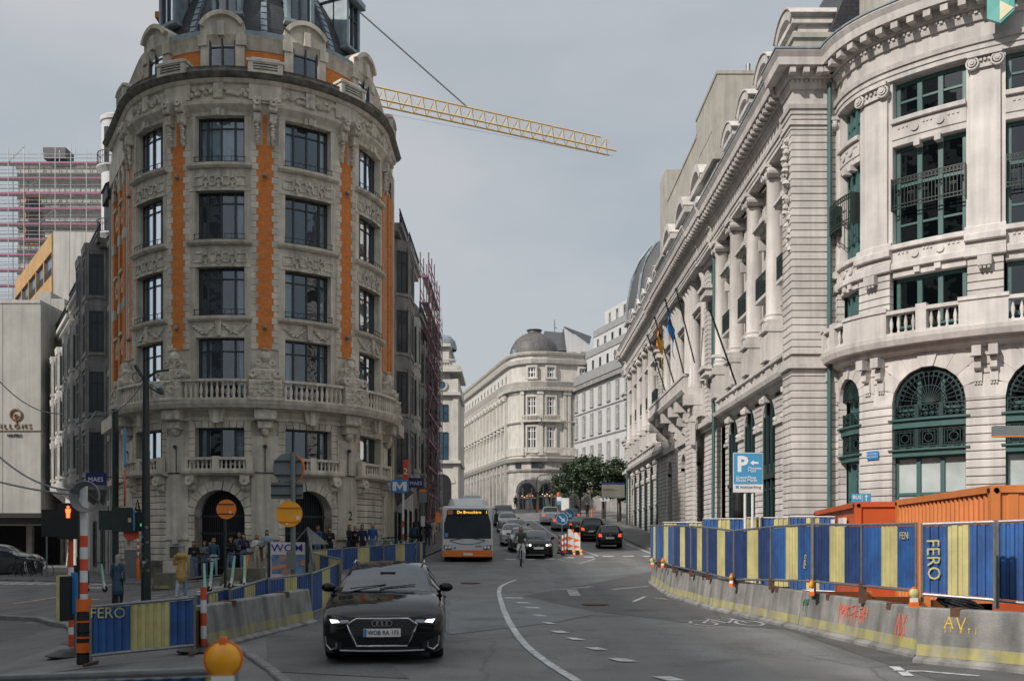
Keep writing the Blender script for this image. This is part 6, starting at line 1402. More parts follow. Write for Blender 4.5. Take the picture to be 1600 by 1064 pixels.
        c = hit(0, zl-.1, -1, .016); m = M(); T_ = Matrix.Rotation(pi/2, 4, 'X'); m.lathe([(.03, -.005), (.055, -.005), (.055, .01), (.03, .01)], 14, c, T=T_); m.obj('badge', 'chrome', t)
        for sd in (-1, 1): patch('number_plate', [(-.26, .43 if sd < 0 else .56), (.26, .43 if sd < 0 else .56), (.26, .54 if sd < 0 else .67), (-.26, .54 if sd < 0 else .67)], 'white_paint', sd, .02, 2, 1)
        strip('bumper_strip', [(-W0*.9, .36), (W0*.9, .36)], .012, 'satin_silver' if kind in ('suv',) else 'trim_black', 1)
        c = hit(0, .84, 1, .012); m = M(); m.lathe([(.001, -.005), (.05, -.005), (.05, .01), (.001, .01)], 12, c, T=Matrix.Rotation(pi/2, 4, 'X')); m.obj('badge', 'chrome', t)
    my = p['sg'][0]-L_/2+.05
    for s in (-1, 1):                                        # door mirrors
        m = M(); xb = hwf(p['sg'][0])*.9; zm = belt(p['sg'][0])+.04
        m.grid(lambda i, j: (s*(xb+.01+.10+.115*cos(pi*(i*2))*sin(pi*j)), my+.06*cos(pi*j)*1.0-.02, zm+.05+.075*sin(2*pi*i)*sin(pi*j)), 12, 8); m.tube([(s*(xb-.03), my, zm-.02), (s*(xb+.1), my, zm+.02)], .022, 6); o = m.obj('door_mirror', paint, t, smooth=60)
    for s in (-1, 1):                                        # door gaps and handles
        m = M()
        for yy in (p['sg'][0]-.12, p['bp'][0][0]+.05): m.tube([(s*(hwf(yy)*1.002), yy-L_/2, z) for z in (.32, .5, .7)]+[(s*hwf(yy)*.985, yy-L_/2, belt(yy)-.06)], .006, 4)
        m.obj('door_gap', 'trim_black', t); m = M(); yy = p['bp'][0][0]-.1; m.box(s*hwf(yy)-.02, s*hwf(yy)+.025, yy-L_/2-.09, yy-L_/2+.09, .81, .84); m.obj('door_handle', paint, t)
    m = M()                                                  # wipers
    yc = p['ws'][0]+.02-L_/2
    for x0 in (-.12, -.62): m.tube([(x0*p['W'], yc, top(p['ws'][0])+.02), (x0*p['W']+.55*sx, yc+.11, top(p['ws'][0])+.075)], .009, 4)
    m.obj('wiper', 'trim_black', t)
    m = M()                                                  # seats
    if glassm == 'pane_car':
        for x in (-.38, .38):
            for y0 in (2.15, 3.05): yy = y0-L_/2; m.box(x-.24, x+.24, yy, yy+.14, .5, 1.05, T=None); m.box(x-.13, x+.13, yy+.02, yy+.12, 1.08, 1.26)
        m.obj('seats', 'cloth_grey', t); k = M(); k.box(-.7, .7, 1.25-L_/2, 1.6-L_/2, .8, .96); k.obj('dashboard', 'trim_black', t); k = M(); T_ = Matrix.Translation((.38, 1.78-L_/2, .95)) @ Matrix.Rotation(rad(65), 4, 'X'); k.lathe([(.165, -.015), (.19, -.015), (.19, .015), (.165, .015)], 18, T=T_); k.obj('steering_wheel', 'trim_black', t)
        k = M(); k.box(-.12, .12, 1.72-L_/2, 1.75-L_/2, 1.2, 1.27); k.obj('rear_view_mirror', 'trim_black', t)
    return t
def audi_front(t, hit, patch, strip, p):
    HX_ = [(-.37, .655), (.37, .655), (.50, .57), (.36, .265), (-.36, .265), (-.50, .57)]
    for k, (x0, x1) in enumerate(((-.5, 0), (0, .5))):
        pass
    patch('grille', [(-.36, .268), (.36, .268), (.495, .568), (-.495, .568)], 'trim_black', nu=10, nv=6); patch('grille', [(-.495, .568), (.495, .568), (.365, .652), (-.365, .652)], 'trim_black', nu=10, nv=3)
    strip('grille_frame', HX_, .013, 'chrome', off=.016, closed=True)
    m = M()                                                  # honeycomb bars
    for j in range(9):
        z = .29+j*.04; hwid = .37+(z-.265)*.45 if z < .57 else .5-(z-.57)*1.5
        P = [hit(x*.04-.0, z+(.012 if (x+j) % 2 else -.012), -1, .016) for x in range(int(-hwid/.04)+0, int(hwid/.04)+1)]
        if len(P) > 2: m.tube(P, .0055, 4)
    m.obj('grille_mesh', 'dark_frame', t)
    for k in range(4):                                       # four linked rings
        c = hit(-.099+k*.066, .592, -1, .03); m = M(); m.lathe([(.036, -.005), (.047, -.006), (.047, .006), (.036, .005)], 22, c, T=Matrix.Rotation(pi/2, 4, 'X')); m.obj('emblem_ring', 'chrome', t, smooth=40)
    pl = patch('number_plate', [(-.265, .40), (.265, .40), (.265, .515), (-.265, .515)], 'white_paint', off=.034, nu=2, nv=1, th=.02); patch('plate_band', [(-.262, .403), (-.215, .403), (-.215, .512), (-.262, .512)], 'sign_blue', off=.037, nu=1, nv=1, parent=pl, th=.002)
    c = hit(.02, .457, -1, .038); inst('lettering', text_mesh('WOB RA 175', .092, 'text_black', .001, font_w=1.6), pl, c, rot=facing(0)).scale = (.84, 1, 1)
    for s in (-1, 1):
        patch('headlight_housing', [(s*.44, .585), (s*.80, .555), (s*.84, .655), (s*.47, .645)], 'trim_black', nu=8, nv=4)
        patch('headlight', [(s*.60, .602), (s*.72, .588), (s*.755, .642), (s*.64, .636)], 'lamp_on', off=.014, nu=5, nv=3); patch('headlight_lens', [(s*.46, .598), (s*.59, .59), (s*.6, .635), (s*.48, .635)], 'lens', off=.012, nu=4, nv=2)
        patch('intake', [(s*.58, .215), (s*.80, .235), (s*.80, .40), (s*.56, .31)], 'trim_black', nu=6, nv=4)
        strip('intake_trim', [(s*.815, .40), (s*.80, .27), (s*.73, .205), (s*.65, .24), (s*.655, .31)], .013, 'satin_silver', off=.016)
        strip('bumper_crease', [(s*.54, .53), (s*.80, .49)], .004, 'trim_black', off=.004)
        m = M(); L_ = p['L']; m.tube([(s*.57, y-L_/2, z+.02) for y, z in ((2.15, 1.385), (2.4, 1.425), (3.2, 1.405), (3.5, 1.35))], .016, 6); m.obj('roof_rail', 'chrome', t, smooth=60)
        strip('bonnet_gap', [(s*.47, .665), (s*.70, .70)], .004, 'trim_black', off=.002)
    strip('lower_trim', [(-.6, .20), (-.3, .192), (.3, .192), (.6, .20)], .012, 'satin_silver', off=.014)
    patch('lower_intake', [(-.52, .212), (.52, .212), (.55, .25), (-.55, .25)], 'trim_black', off=.006, nu=10, nv=1)
def carpos(px, Y, dz=0): x = (px-HX)/F*Y; return (x, Y, ground(x, Y)+dz)
car('black hatchback with a wide hexagonal grille driving towards the viewer past the concrete barrier', 'audi', 'car_black', carpos(608, 16.4), rad(4.5), glassm='pane_car', details=audi_front, fine=90, name='black_hatchback')
G_ = 'cars waiting in the street'
car('small black hatchback with round headlights waiting at the stop line beside the cyclist', 'hatch', 'car_black', carpos(837, 53.6), rad(3), group=G_, lights='round', name='waiting_car')
car('dark grey car half hidden behind the cyclist', 'sedan', 'car_grey', carpos(817, 60.5), rad(2), group=G_, name='waiting_car')
car('white hatchback with a yellow plate waiting behind the cyclist', 'hatch', 'car_white', carpos(800, 68), rad(2), group=G_, name='waiting_car')
car('dark saloon waiting behind the white hatchback', 'sedan', 'car_dark', carpos(806, 76), rad(2), group=G_, name='waiting_car')
car('silver car beside the bus in front of the dark van', 'suv', 'car_silver', carpos(793, 84), rad(2), group=G_, name='waiting_car')
car('dark grey van standing behind the bus roof line', 'van', 'car_grey', carpos(786, 92), rad(2), group=G_, cat='van', name='waiting_van')
car('black hatchback with lit tail lights seen from behind, last in the right lane', 'hatch', 'car_black', carpos(951, 64.5), rad(-3), 'rear', G_, name='leaving_car')
car('black estate with an orange reflection just ahead of the black hatchback', 'suv', 'car_black', carpos(924, 73.5), rad(-3), 'rear', G_, name='leaving_car')
car('low dark car ahead of the black estate in the right lane', 'sedan', 'car_dark', carpos(904, 81), rad(-3), 'rear', G_, name='leaving_car')
car('silver car seen from behind partly hidden by the keep right signs', 'hatch', 'car_silver', carpos(876, 86), rad(0), 'rear', G_, name='leaving_car')
car('white estate with red brake lights farthest up the street', 'suv', 'car_white', carpos(859, 95), rad(0), 'rear', G_, name='leaving_car')
car('dark blue car farther up on the right beyond the low dark car', 'hatch', 'car_grey', carpos(893, 96), rad(-2), 'rear', G_, name='leaving_car')
car('grey saloon with a lit amber tail light leaving at the far left', 'sedan', 'car_grey', carpos(-8, 51), rad(-25), 'rear', G_, name='leaving_car')
car('silver estate parked in the shade near the hotel canopy', 'suv', 'car_silver', carpos(6, 62), rad(-80), 'rear', G_, name='parked_car')
# ------------------------------------------------------------------ bus
bx, by, bz = carpos(730.5, 48.6)
bus = thing('city_bus', 'white and orange single deck city bus with an amber destination display', 'bus', (bx, by, bz), rad(1.5))
W2 = 1.25; LBUS = 12.0
def ring_(y, hw, z0, z1, r):
    P = []
    for cx, cz, a0 in ((hw-r, z0+.05, -90), (hw-r, z1-r, 0), (-hw+r, z1-r, 90), (-hw+r, z0+.05, 180)):
        rr = .05 if cz < 1 else r; cx2 = (hw-rr) * (1 if cx > 0 else -1)
        for k in range(5): a = rad(a0+k*22.5); P.append((cx2+rr*cos(a), y, cz+rr*sin(a)))
    return P
m = M(); st_ = [(0.0, W2-.06, .33, 2.66), (.06, W2-.01, .3, 2.72), (.2, W2, .29, 2.74), (LBUS-.2, W2, .29, 2.74), (LBUS, W2-.06, .4, 2.68)]
V = []; n = 20
for s in st_: V += ring_(s[0], s[1], s[2], s[3], .14)
fs = [(i*n+k, i*n+(k+1) % n, (i+1)*n+(k+1) % n, (i+1)*n+k) for i in range(4) for k in range(n)]+[tuple(range(n-1, -1, -1)), tuple(range(4*n, 5*n))]
m.add(V, fs); m.obj('body', 'bus_white', bus, smooth=40)
def bface(x0, x1, z0, z1, y, mt, name, bow=.05, nu=10, par=None, top=None, th=.03, y1=None):
    m = M(); f = lambda i, j, o: (x0+(x1-x0)*i, (y if y1 is None else y+(y1-y)*j)-bow*(1-((x0+(x1-x0)*i)/1.25)**2)-o, z0+(z1-z0)*j+(top(i) if top and j == 1 else 0))
    m.grid(lambda i, j: f(i, j, 0), nu, 4); m.grid(lambda i, j: f(i, j, -th), nu, 4); return m.obj(name, mt, par or bus, smooth=40)
bface(-1.15, 1.15, 1.12, 2.58, -.01, 'pane_far', 'windscreen', .07, y1=.03)
bface(-1.21, 1.21, .5, 1.14, -.05, 'bus_white', 'front_panel', .07, th=.06)
bface(-1.22, 1.22, .26, .58, -.07, 'bus_orange', 'front_bumper', .08, th=.09)
dsp = bface(-1.0, 1.0, 2.32, 2.54, -.03, 'black_metal', 'destination_display', .06)
inst('lettering', text_mesh('De Brouckère', .205, 'amber_lit', .002), dsp, (.08, -.11, 2.43), rot=facing(0)); inst('lettering', text_mesh('1', .205, 'amber_lit', .002), dsp, (.93, -.08, 2.43), rot=facing(0))
k = M(); k.box(-.95, -.72, -.085, -.07, 2.33, 2.53); k.obj('route_number', 'orange_sign', dsp); 
inst('lettering', text_mesh('29', .17, 'sign_blue', .003), bus, (-.835, -.1, 2.43), rot=facing(0))
for s in (-1, 1):
    k = M(); k.grid(lambda i, j: (s*(.78+.38*i), -.125+.05*i*i, .60+.20*j+.03*i), 5, 3); hl = k.obj('headlight', 'trim_black', bus)
    for q, x in enumerate((.87, 1.04)): k = M(); k.lathe([(.001, -.01), (.075, -.01), (.075, .02), (.001, .03)], 14, (s*x, -.13+.03*q, .72), T=Matrix.Rotation(pi/2, 4, 'X')); k.obj('lamp', 'white_plastic', hl)
    k = M(); k.lathe([(.001, -.01), (.05, -.01), (.05, .02), (.001, .03)], 12, (s*1.03, -.115, .42), T=Matrix.Rotation(pi/2, 4, 'X')); k.obj('fog_lamp', 'lens', bus)
    for yy in (2.6, 8.8): o = inst('wheel', (WHEELS.get('bus') or WHEELS.setdefault('bus', wheel_mesh(.48, .28, 8)))[0], bus, (s*1.08, yy, .48)); inst('rim', WHEELS['bus'][1], o)
    for j in range(6): k = M(); k.box(s*1.235, s*1.262, .9+j*1.8, 2.5+j*1.8, 1.1, 2.3); k.obj('side_window', 'pane_far', bus)
    k = M(); k.box(s*1.235, s*1.266, .25, LBUS-.2, .3, .62); k.obj('side_skirt', 'bus_orange', bus)
k = M(); P_ = [(-.86+1.72*i/20, -.128-.0*i, 1.03-.17*sin(pi*i/20)) for i in range(21)]; k.tube([(x, y-.07*(1-(x/1.25)**2)+.07, z) for x, y, z in P_], .014, 5); k.obj('panel_crease', 'trim_black', bus)
k = M(); k.box(-.26, .26, -.165, -.15, .33, .45); o = k.obj('number_plate', 'white_paint', bus); k = M(); k.box(-.26, -.2, -.168, -.164, .33, .45); k.obj('plate_band', 'sign_blue', o)
inst('lettering', text_mesh('9294', .15, 'text_black', .002), bus, (.52, -.122, .76), rot=facing(0))
k = M(); k.lathe([(.001, -.004), (.06, -.004), (.06, .006), (.001, .006)], 14, (-.62, -.115, .70), T=Matrix.Rotation(pi/2, 4, 'X')); k.obj('front_badge', 'sign_sky', bus)
k = M(); k.box(-1.12, -.95, -.035, -.02, 1.22, 1.42); k.obj('sticker', 'sign_sky', bus)
k = M()
for s in (-1, 1): k.tube([(s*.85, -.10, 1.06), (s*.2, -.14, 1.17)], .018, 5)
k.obj('wiper', 'trim_black', bus)
k = M(); V = []
for y, hw, z1 in ((.9, .7, 2.8), (1.3, .86, 3.12), (1.9, .95, 3.2), (6.5, .95, 3.2), (7.2, .8, 2.8)): V += [(-hw-.12, y, 2.7), (-hw, y, z1-.08), (-hw+.1, y, z1), (hw-.1, y, z1), (hw, y, z1-.08), (hw+.12, y, 2.7)]
k.add(V, [(i*6+q, i*6+q+1, (i+1)*6+q+1, (i+1)*6+q) for i in range(4) for q in range(5)]+[(0, 5, 4, 3, 2, 1), (24, 25, 26, 27, 28, 29)]); k.obj('roof_pod', 'bus_white', bus, smooth=25)
k = M(); k.box(-.3, .6, 3.0, 4.2, 3.18, 3.4); k.obj('roof_unit', 'bus_white', bus)
k = M()
for x in (-.35, .0, .35): k.box(x-.012, x+.012, 1.25, 1.29, 2.78, 3.1)
k.obj('pod_seam', 'trim_black', bus)
k = M(); k.box(-1.56, -1.34, -.12, .1, 1.92, 2.42); V = k.v; k.tube([(-1.22, .1, 2.6), (-1.42, .0, 2.6), (-1.45, .0, 2.4)], .03, 6); k.obj('wing_mirror', 'bus_orange', bus)
k = M(); k.box(1.32, 1.5, -.1, .1, 1.95, 2.35); k.tube([(1.22, .1, 2.6), (1.4, .0, 2.6), (1.4, .0, 2.3)], .03, 6); k.obj('wing_mirror', 'trim_black', bus)
k = M(); k.box(-.9, -.5, .5, .8, 1.15, 1.9); k.box(.35, .95, .35, .7, 1.05, 1.25); k.obj('driver_cab', 'cloth_grey', bus)
k = M(); k.box(-1.15, 1.15, .1, LBUS-.1, .2, .5); k.obj('underbody', 'trim_black', bus)
# ------------------------------------------------------------------ striped fences, barriers, containers
def sheet(m, P0, P1, z0a, z1a, z0b, z1b, pitch=.13, dep=.028, off=0, mi=0):
    """corrugated sheet from ground point P0 to P1, bottom/top heights given at both ends"""
    d = (P1-P0); L_ = d.length; u = d/L_; nrm = Vector((u.y, -u.x)); n = max(2, round(L_/pitch)); vs = []; k = 0
    prof = [(0, -1), (.32, -1), (.42, 1), (.9, 1), (1, -1)]; S_ = []
    for i in range(n):
        for a, w in prof[:-1]: S_.append(((i+a)/n, w))
    S_.append((1, -1))
    for t, w in S_:
        p = P0+d*t+nrm*(w*dep/2+off)
        vs += [(p.x, p.y, z0a+(z0b-z0a)*t), (p.x, p.y, z1a+(z1b-z1a)*t)]
    m.add(vs, [(2*i, 2*i+2, 2*i+3, 2*i+1) for i in range(len(S_)-1)], mi)
def fence_panel(label, P0, P1, z0, z1, cols=('fence_blue', 'fence_yellow', 'fence_blue'), leg=.0, group=None, dz=0, cuts=None, text=None):
    P0, P1 = Vector(P0[:2]), Vector(P1[:2]); t = thing('striped_fence', label, 'fence panel', (0, 0, 0), group=group); d = P1-P0; u = d.normalized()
    zz = lambda q, top: (z1 if top else z0)[0]+((z1 if top else z0)[1]-(z1 if top else z0)[0])*q
    cuts = cuts or [0, .36, .66, 1]
    for c, a, b in zip(cols, cuts, cuts[1:]):
        m = M(); sheet(m, P0+d*a, P0+d*b, zz(a, 0)+.03, zz(a, 1)-.03, zz(b, 0)+.03, zz(b, 1)-.03); m.obj('corrugated_sheet', c, t)
    m = M(); V3 = lambda p, z: Vector((p.x, p.y, z))
    for q in (0, 1): p = P0+d*q; m.tube([V3(p, zz(q, 0)-leg), V3(p, zz(q, 1)+.02)], .024, 7)
    for top in (0, 1): m.tube([V3(P0, zz(0, top)), V3(P1, zz(1, top))], .024, 7)
    m.obj('frame', 'galvanised', t)
    if leg > .12:
        for q in (0, 1):
            p = P0+d*q; n = Vector((-u.y, u.x)); m = M(); m.tube([V3(p-n*.25, zz(q, 0)-leg+.04), V3(p+n*.25, zz(q, 0)-leg+.04)], .028, 6); m.obj('foot', 'rust', t)
    if text:
        body, size, q, zq, rot = text; p = P0+d*q; n = Vector((u.y, -u.x)); z = zz(q, 0)+(zz(q, 1)-zz(q, 0))*zq
        inst('lettering', text_mesh(body, size, 'fence_yellow', .002), t, V3(p+n*.03, z), rot=(pi/2, 0, atan2(u.y, u.x)) if not rot else (Matrix.Rotation(atan2(u.y, u.x), 4, 'Z') @ Matrix.Rotation(pi/2, 4, 'X') @ Matrix.Rotation(rad(rot), 4, 'Z')).to_euler())
    return t
def barrier(label, A_, B_, h=.75, yellow=True, wb=.62, wt=.24, group='concrete barriers beside the road', shift=0, graf=()):
    A_, B_ = Vector(A_[:2]), Vector(B_[:2]); d = B_-A_; u = d.normalized(); n = Vector((-u.y, u.x)); L_ = d.length; t = thing('concrete_barrier', label, 'barrier', (0, 0, 0), group=group)
    za, zb = ground(*A_), ground(*B_)
    def fm(q, v, w): p = A_+u*q-n*(w-wb/2); return (p.x, p.y, za+(zb-za)*q/L_+v)
    m = M(); k = .32
    sec = [(0, -wb), (0, 0), (.05, 0), (.10, -.10), (h-.02, -(wb-wt)/2), (h, -(wb-wt)/2-.02), (h, -(wb+wt)/2+.02), (h-.02, -(wb+wt)/2), (.10, -wb+.10), (.05, -wb)]
    m.sweep(fm, .015, L_-.015, [(v, w+wb/2) for v, w in sec], 4); o = m.obj('body', 'concrete', t)
    if yellow: m = M(); m.sweep(fm, .02, L_-.02, [(.105, wb/2-.096), (.27, wb/2-.122), (.27, wb/2-.15), (.105, wb/2-.14)], 4); m.obj('painted_band', 'concrete_yellow', t)
    for q in (.25*L_, .75*L_): m = M(); m.fb(fm, q-.07, q+.07, h-.14, h+.015, -wt/2-.01, wt/2+.012); m.obj('steel_bracket', 'rust', t)
    face = lambda q, v: Vector(fm(q, v, wb/2-.10-(v-.10)/(h-.12)*((wb-wt)/2-.10)+.006))
    for kind, col, q0, v0, sz, body in graf:
        m = M(); rs = random.Random(hash(body) % 97 if False else len(body)*7+int(q0*10)); x = q0
        for ch in body:
            for s in range(4):
                P_ = [face(x+rs.uniform(0, sz*.6), v0+rs.uniform(-.02, sz)) for _ in range(3)]; m.tube([P_[0], P_[1]] if ch == 'x' else P_, .012, 4)
            if kind == 'drip': a = x+rs.uniform(0, sz*.6); m.tube([face(a, v0), face(a, max(.27, v0-rs.uniform(.1, .3)))], .008, 4)
            x += sz*.8
        m.obj('graffiti', col, t)
    return t, face, u
BP = [(1012, 910), (1040, 932), (1106, 952), (1240, 985), (1429, 1029)]
BW = [gp(*p) for p in BP]; FB = gp(1424, 1037), gp(1680, 1062)
barrier('short end concrete barrier with a yellow base at the far end of the row', BW[0], BW[1])
barrier('concrete barrier beside the far end with a dark joint and yellow base', BW[1], BW[2])
barrier('long plain grey concrete barrier in the middle of the row under the amber lamp', BW[2], BW[3])
t, fc, u = barrier('concrete barrier with red dripping graffiti and a green scrawl', BW[3], BW[4], graf=[('drip', 'graffiti_green', .08, .50, .13, 'abc')])
def letters(t, fc, q0, v0, body, w, h, mname, drip=0, seed=1, r=.011):
    G = {'M': [(0, 0, 0, 1), (0, 1, .5, .4), (.5, .4, 1, 1), (1, 1, 1, 0)], 'A': [(0, 0, .5, 1), (.5, 1, 1, 0), (.2, .4, .8, .4)], 'R': [(0, 0, 0, 1), (0, 1, .9, .8), (.9, .8, 0, .5), (0, .5, 1, 0)], 'D': [(0, 0, 0, 1), (0, 1, 1, .5), (1, .5, 0, 0)], 'E': [(0, 0, 0, 1), (0, 1, 1, 1), (0, .5, .8, .5), (0, 0, 1, 0)], 'N': [(0, 0, 0, 1), (0, 1, 1, 0), (1, 0, 1, 1)], 'H': [(0, 0, 0, 1), (1, 0, 1, 1), (0, .5, 1, .5)], 'V': [(0, 1, .5, 0), (.5, 0, 1, 1)], 'X': [(0, 0, 1, 1), (0, 1, 1, 0)], '.': [(0, 0, .2, .1)], 'S': [(1, 1, 0, .8), (0, .8, 1, .3), (1, .3, 0, 0)], 'G': [(1, .9, 0, .7), (0, .7, .2, 0), (.2, 0, 1, .1), (1, .1, 1, .45), (1, .45, .5, .45)], 'O': [(0, .2, 0, .8), (0, .8, .5, 1), (.5, 1, 1, .8), (1, .8, 1, .2), (1, .2, .5, 0), (.5, 0, 0, .2)]}
    rs = random.Random(seed); m = M(); x = q0
    for ch in body:
        for a, b, c, d in G.get(ch, []): m.tube([fc(x+a*w, v0+b*h), fc(x+c*w, v0+d*h)], r, 4)
        if drip and ch != ' ':
            for _ in range(2): a = x+rs.random()*w; m.tube([fc(a, v0+.03), fc(a, v0-rs.uniform(.05, drip))], r*.6, 4)
        x += w*1.35
    m.obj('graffiti', mname, t)
letters(t, fc, (BW[4]-BW[3]).length*.37, .46, 'MARSEGH', .115, .17, 'graffiti_red', .2); letters(t, fc, (BW[4]-BW[3]).length*.82, .30, 'AX', .12, .32, 'graffiti_red', .08)
t, fc, u = barrier('nearest concrete barrier with a yellow scrawl and yellow base at the lower right', FB[0], FB[1], .8)
letters(t, fc, .42, .52, 'AV.', .13, .17, 'graffiti_yellow', .06)
# panels standing on the barriers
fpx = [(1017, 821, 872), (1029, 821, 876), (1053, 821, 884), (1080, 822, 890), (1106, 824, 896), (1147, 829, 905), (1205, 823, 906), (1269, 819, 908), (1347, 820, 915), (1432, 818, 923)]
def Yof(px):
    for a, b, A2, B2 in zip(BP, BP[1:], BW, BW[1:]):
        if px <= b[0] or b is BP[-1]:
            # intersect sight line column with the barrier line, a little behind it
            d = B2-A2; k = (px-HX)/F; t = (k*A2.y-A2.x)/(d.x-k*d.y); return (A2+d*t).y
PL_ = ['blue and yellow fence panel at the far rounded end of the row', 'narrow striped fence panel second from the far end of the row', 'striped fence panel third from the far end above the first amber lamp', 'striped fence panel fourth from the far end', 'striped fence panel just left of the tilted panel', 'tilted shaded blue and pale yellow fence panel in the dip of the row', 'striped fence panel right of the tilted one with faint scrawl', 'shaded blue and yellow fence panel right of the tall galvanised post', 'bright blue and yellow fence panel with a yellow scrawl at its top right']
for i, ((a, ta, ba), (b, tb, bb)) in enumerate(zip(fpx, fpx[1:])):
    Ya, Yb_ = Yof(a)+.32, Yof(b)+.32; A2, B2 = at(a+.6, ba, Ya), at(b-.6, bb, Yb_); ta_, tb_ = at(a, ta, Ya), at(b, tb, Yb_)
    dark = i in (5, 6, 7); blue = 'fence_blue_shaded' if i in (2, 3, 4, 5, 7) else 'fence_blue'  # middle panels standing in shade get the darkened copy of the blue
    fence_panel(PL_[i], A2, B2, (A2.z, B2.z), (ta_.z, tb_.z), (blue, 'fence_yellow', 'fence_blue_shaded' if dark and i != 6 else blue), group='striped fence panels on the barriers', leg=.1, text=('FEN', .16, .82, .82, 0) if i == 8 else (('FERO', .12, .88, .35, 80) if i == 6 else None))
    m = M(); z = ground(A2.x, A2.y); m.box(A2.x-.05, A2.x+.05, A2.y-.05, A2.y+.05, z+.7, A2.z+.05); tag(m.obj('fence_bracket', 'rust'), 'rusty bracket under the ' + ' '.join(PL_[i].replace('fence ', '').split()[:10]), 'bracket', 'rusty fence brackets on the barriers')
for i, (a, ta, ba, b, tb, bb, lab) in enumerate(((1441, 819, 928, 1554, 815, 937, 'bright fence panel with the vertical yellow word on its left blue stripe'), (1559, 815, 938, 1700, 809, 952, 'all blue fence panel at the right edge of the row'))):
    Ya = FB[0].y+.45; Yb_ = Ya-.6; A2, B2 = at(a, ba, Ya), at(b, bb, Yb_)
    fence_panel(lab, A2, B2, (A2.z, B2.z), (at(a, ta, Ya).z, at(b, tb, Yb_).z), ('fence_blue', 'fence_yellow', 'fence_blue') if i == 0 else ('fence_blue', 'fence_blue', 'fence_yellow'), leg=.12, group='striped fence panels on the barriers', cuts=None if i == 0 else [0, .3, .75, 1], text=('FERO', .26, .16, .5, -88) if i == 0 else None)
m = M(); m.tube([at(1270, 930, Yof(1270)+.25), at(1270, 808, Yof(1270)+.25)], .035, 8); tag(m.obj('fence_post', 'galvanised'), 'taller galvanised post standing between two striped panels', 'post')
bk_ = [((4.75+i*1.12, 31.2-i*.75), (5.85+i*1.12, 30.5-i*.75)) for i in range(4)]
for i, (a, b) in enumerate(bk_):
    zt = lambda p: EYE+(848-(816 if i < 1 else 812-i*1.6))/F*p[1]
    fence_panel(['back row fence panel at its far left end', 'back row fence panel second from the left behind the striped row', 'back row fence panel under the blue parking sign', 'back row fence panel touching the red site cabin'][i], a, b, (ground(*a)+.15, ground(*b)+.15), (zt(a), zt(b)), ('fence_yellow', 'fence_blue', 'fence_yellow') if i % 2 == 0 else ('fence_blue', 'fence_yellow', 'fence_blue'), leg=.15, group='striped fence panels of the back row')
# warning lamps
def warn_lamp(label, p, amber='amber', s=1, yaw=0):
    t = thing('warning_lamp', label, 'warning lamp', p, yaw, 'warning lamps along the works'); m = M(); m.box(-.075*s, .075*s, -.055*s, .055*s, 0, .10*s); m.obj('base', 'orange_plastic', t); m = M(); m.box(-.06*s, .06*s, -.05*s, .05*s, .10*s, .18*s); m.obj('reflector_collar', 'white_plastic', t)
    m = M(); T_ = Matrix.Rotation(pi/2, 4, 'X'); m.lathe([(.001, -.055*s), (.06*s, -.05*s), (.1*s, -.02*s), (.105*s, 0), (.1*s, .02*s), (.06*s, .05*s), (.001, .055*s)], 20, (0, 0, .27*s), T=T_); m.obj('lens', amber, t, smooth=60); m = M(); m.lathe([(.105*s, -.012), (.112*s, -.012), (.112*s, .012), (.105*s, .012)], 20, (0, 0, .27*s), T=T_); m.box(-.02*s, .02*s, -.03*s, .03*s, .36*s, .40*s); m.obj('lens_rim', 'orange_plastic', t)
for px, py, Y, lab, mt, yaw in ((1019, 885, Yof(1019)+.05, 'yellow warning lamp at the far tip of the barrier row', 'fence_yellow', 0), (1036, 887, Yof(1036), 'amber warning lamp second from the far tip of the row', 'amber', 1.0), (1143, 916, Yof(1143), 'amber warning lamp on the middle barrier below the tilted panel', 'amber', 1.1), (1268, 930, Yof(1268), 'amber warning lamp seen edge on above the green scrawl', 'amber', 1.4), (1428, 948, FB[0].y+.3, 'yellow round warning lamp facing the road above the red graffiti', 'fence_yellow', .1)):
    warn_lamp(lab, at(px, py, Y), mt, .76, yaw)
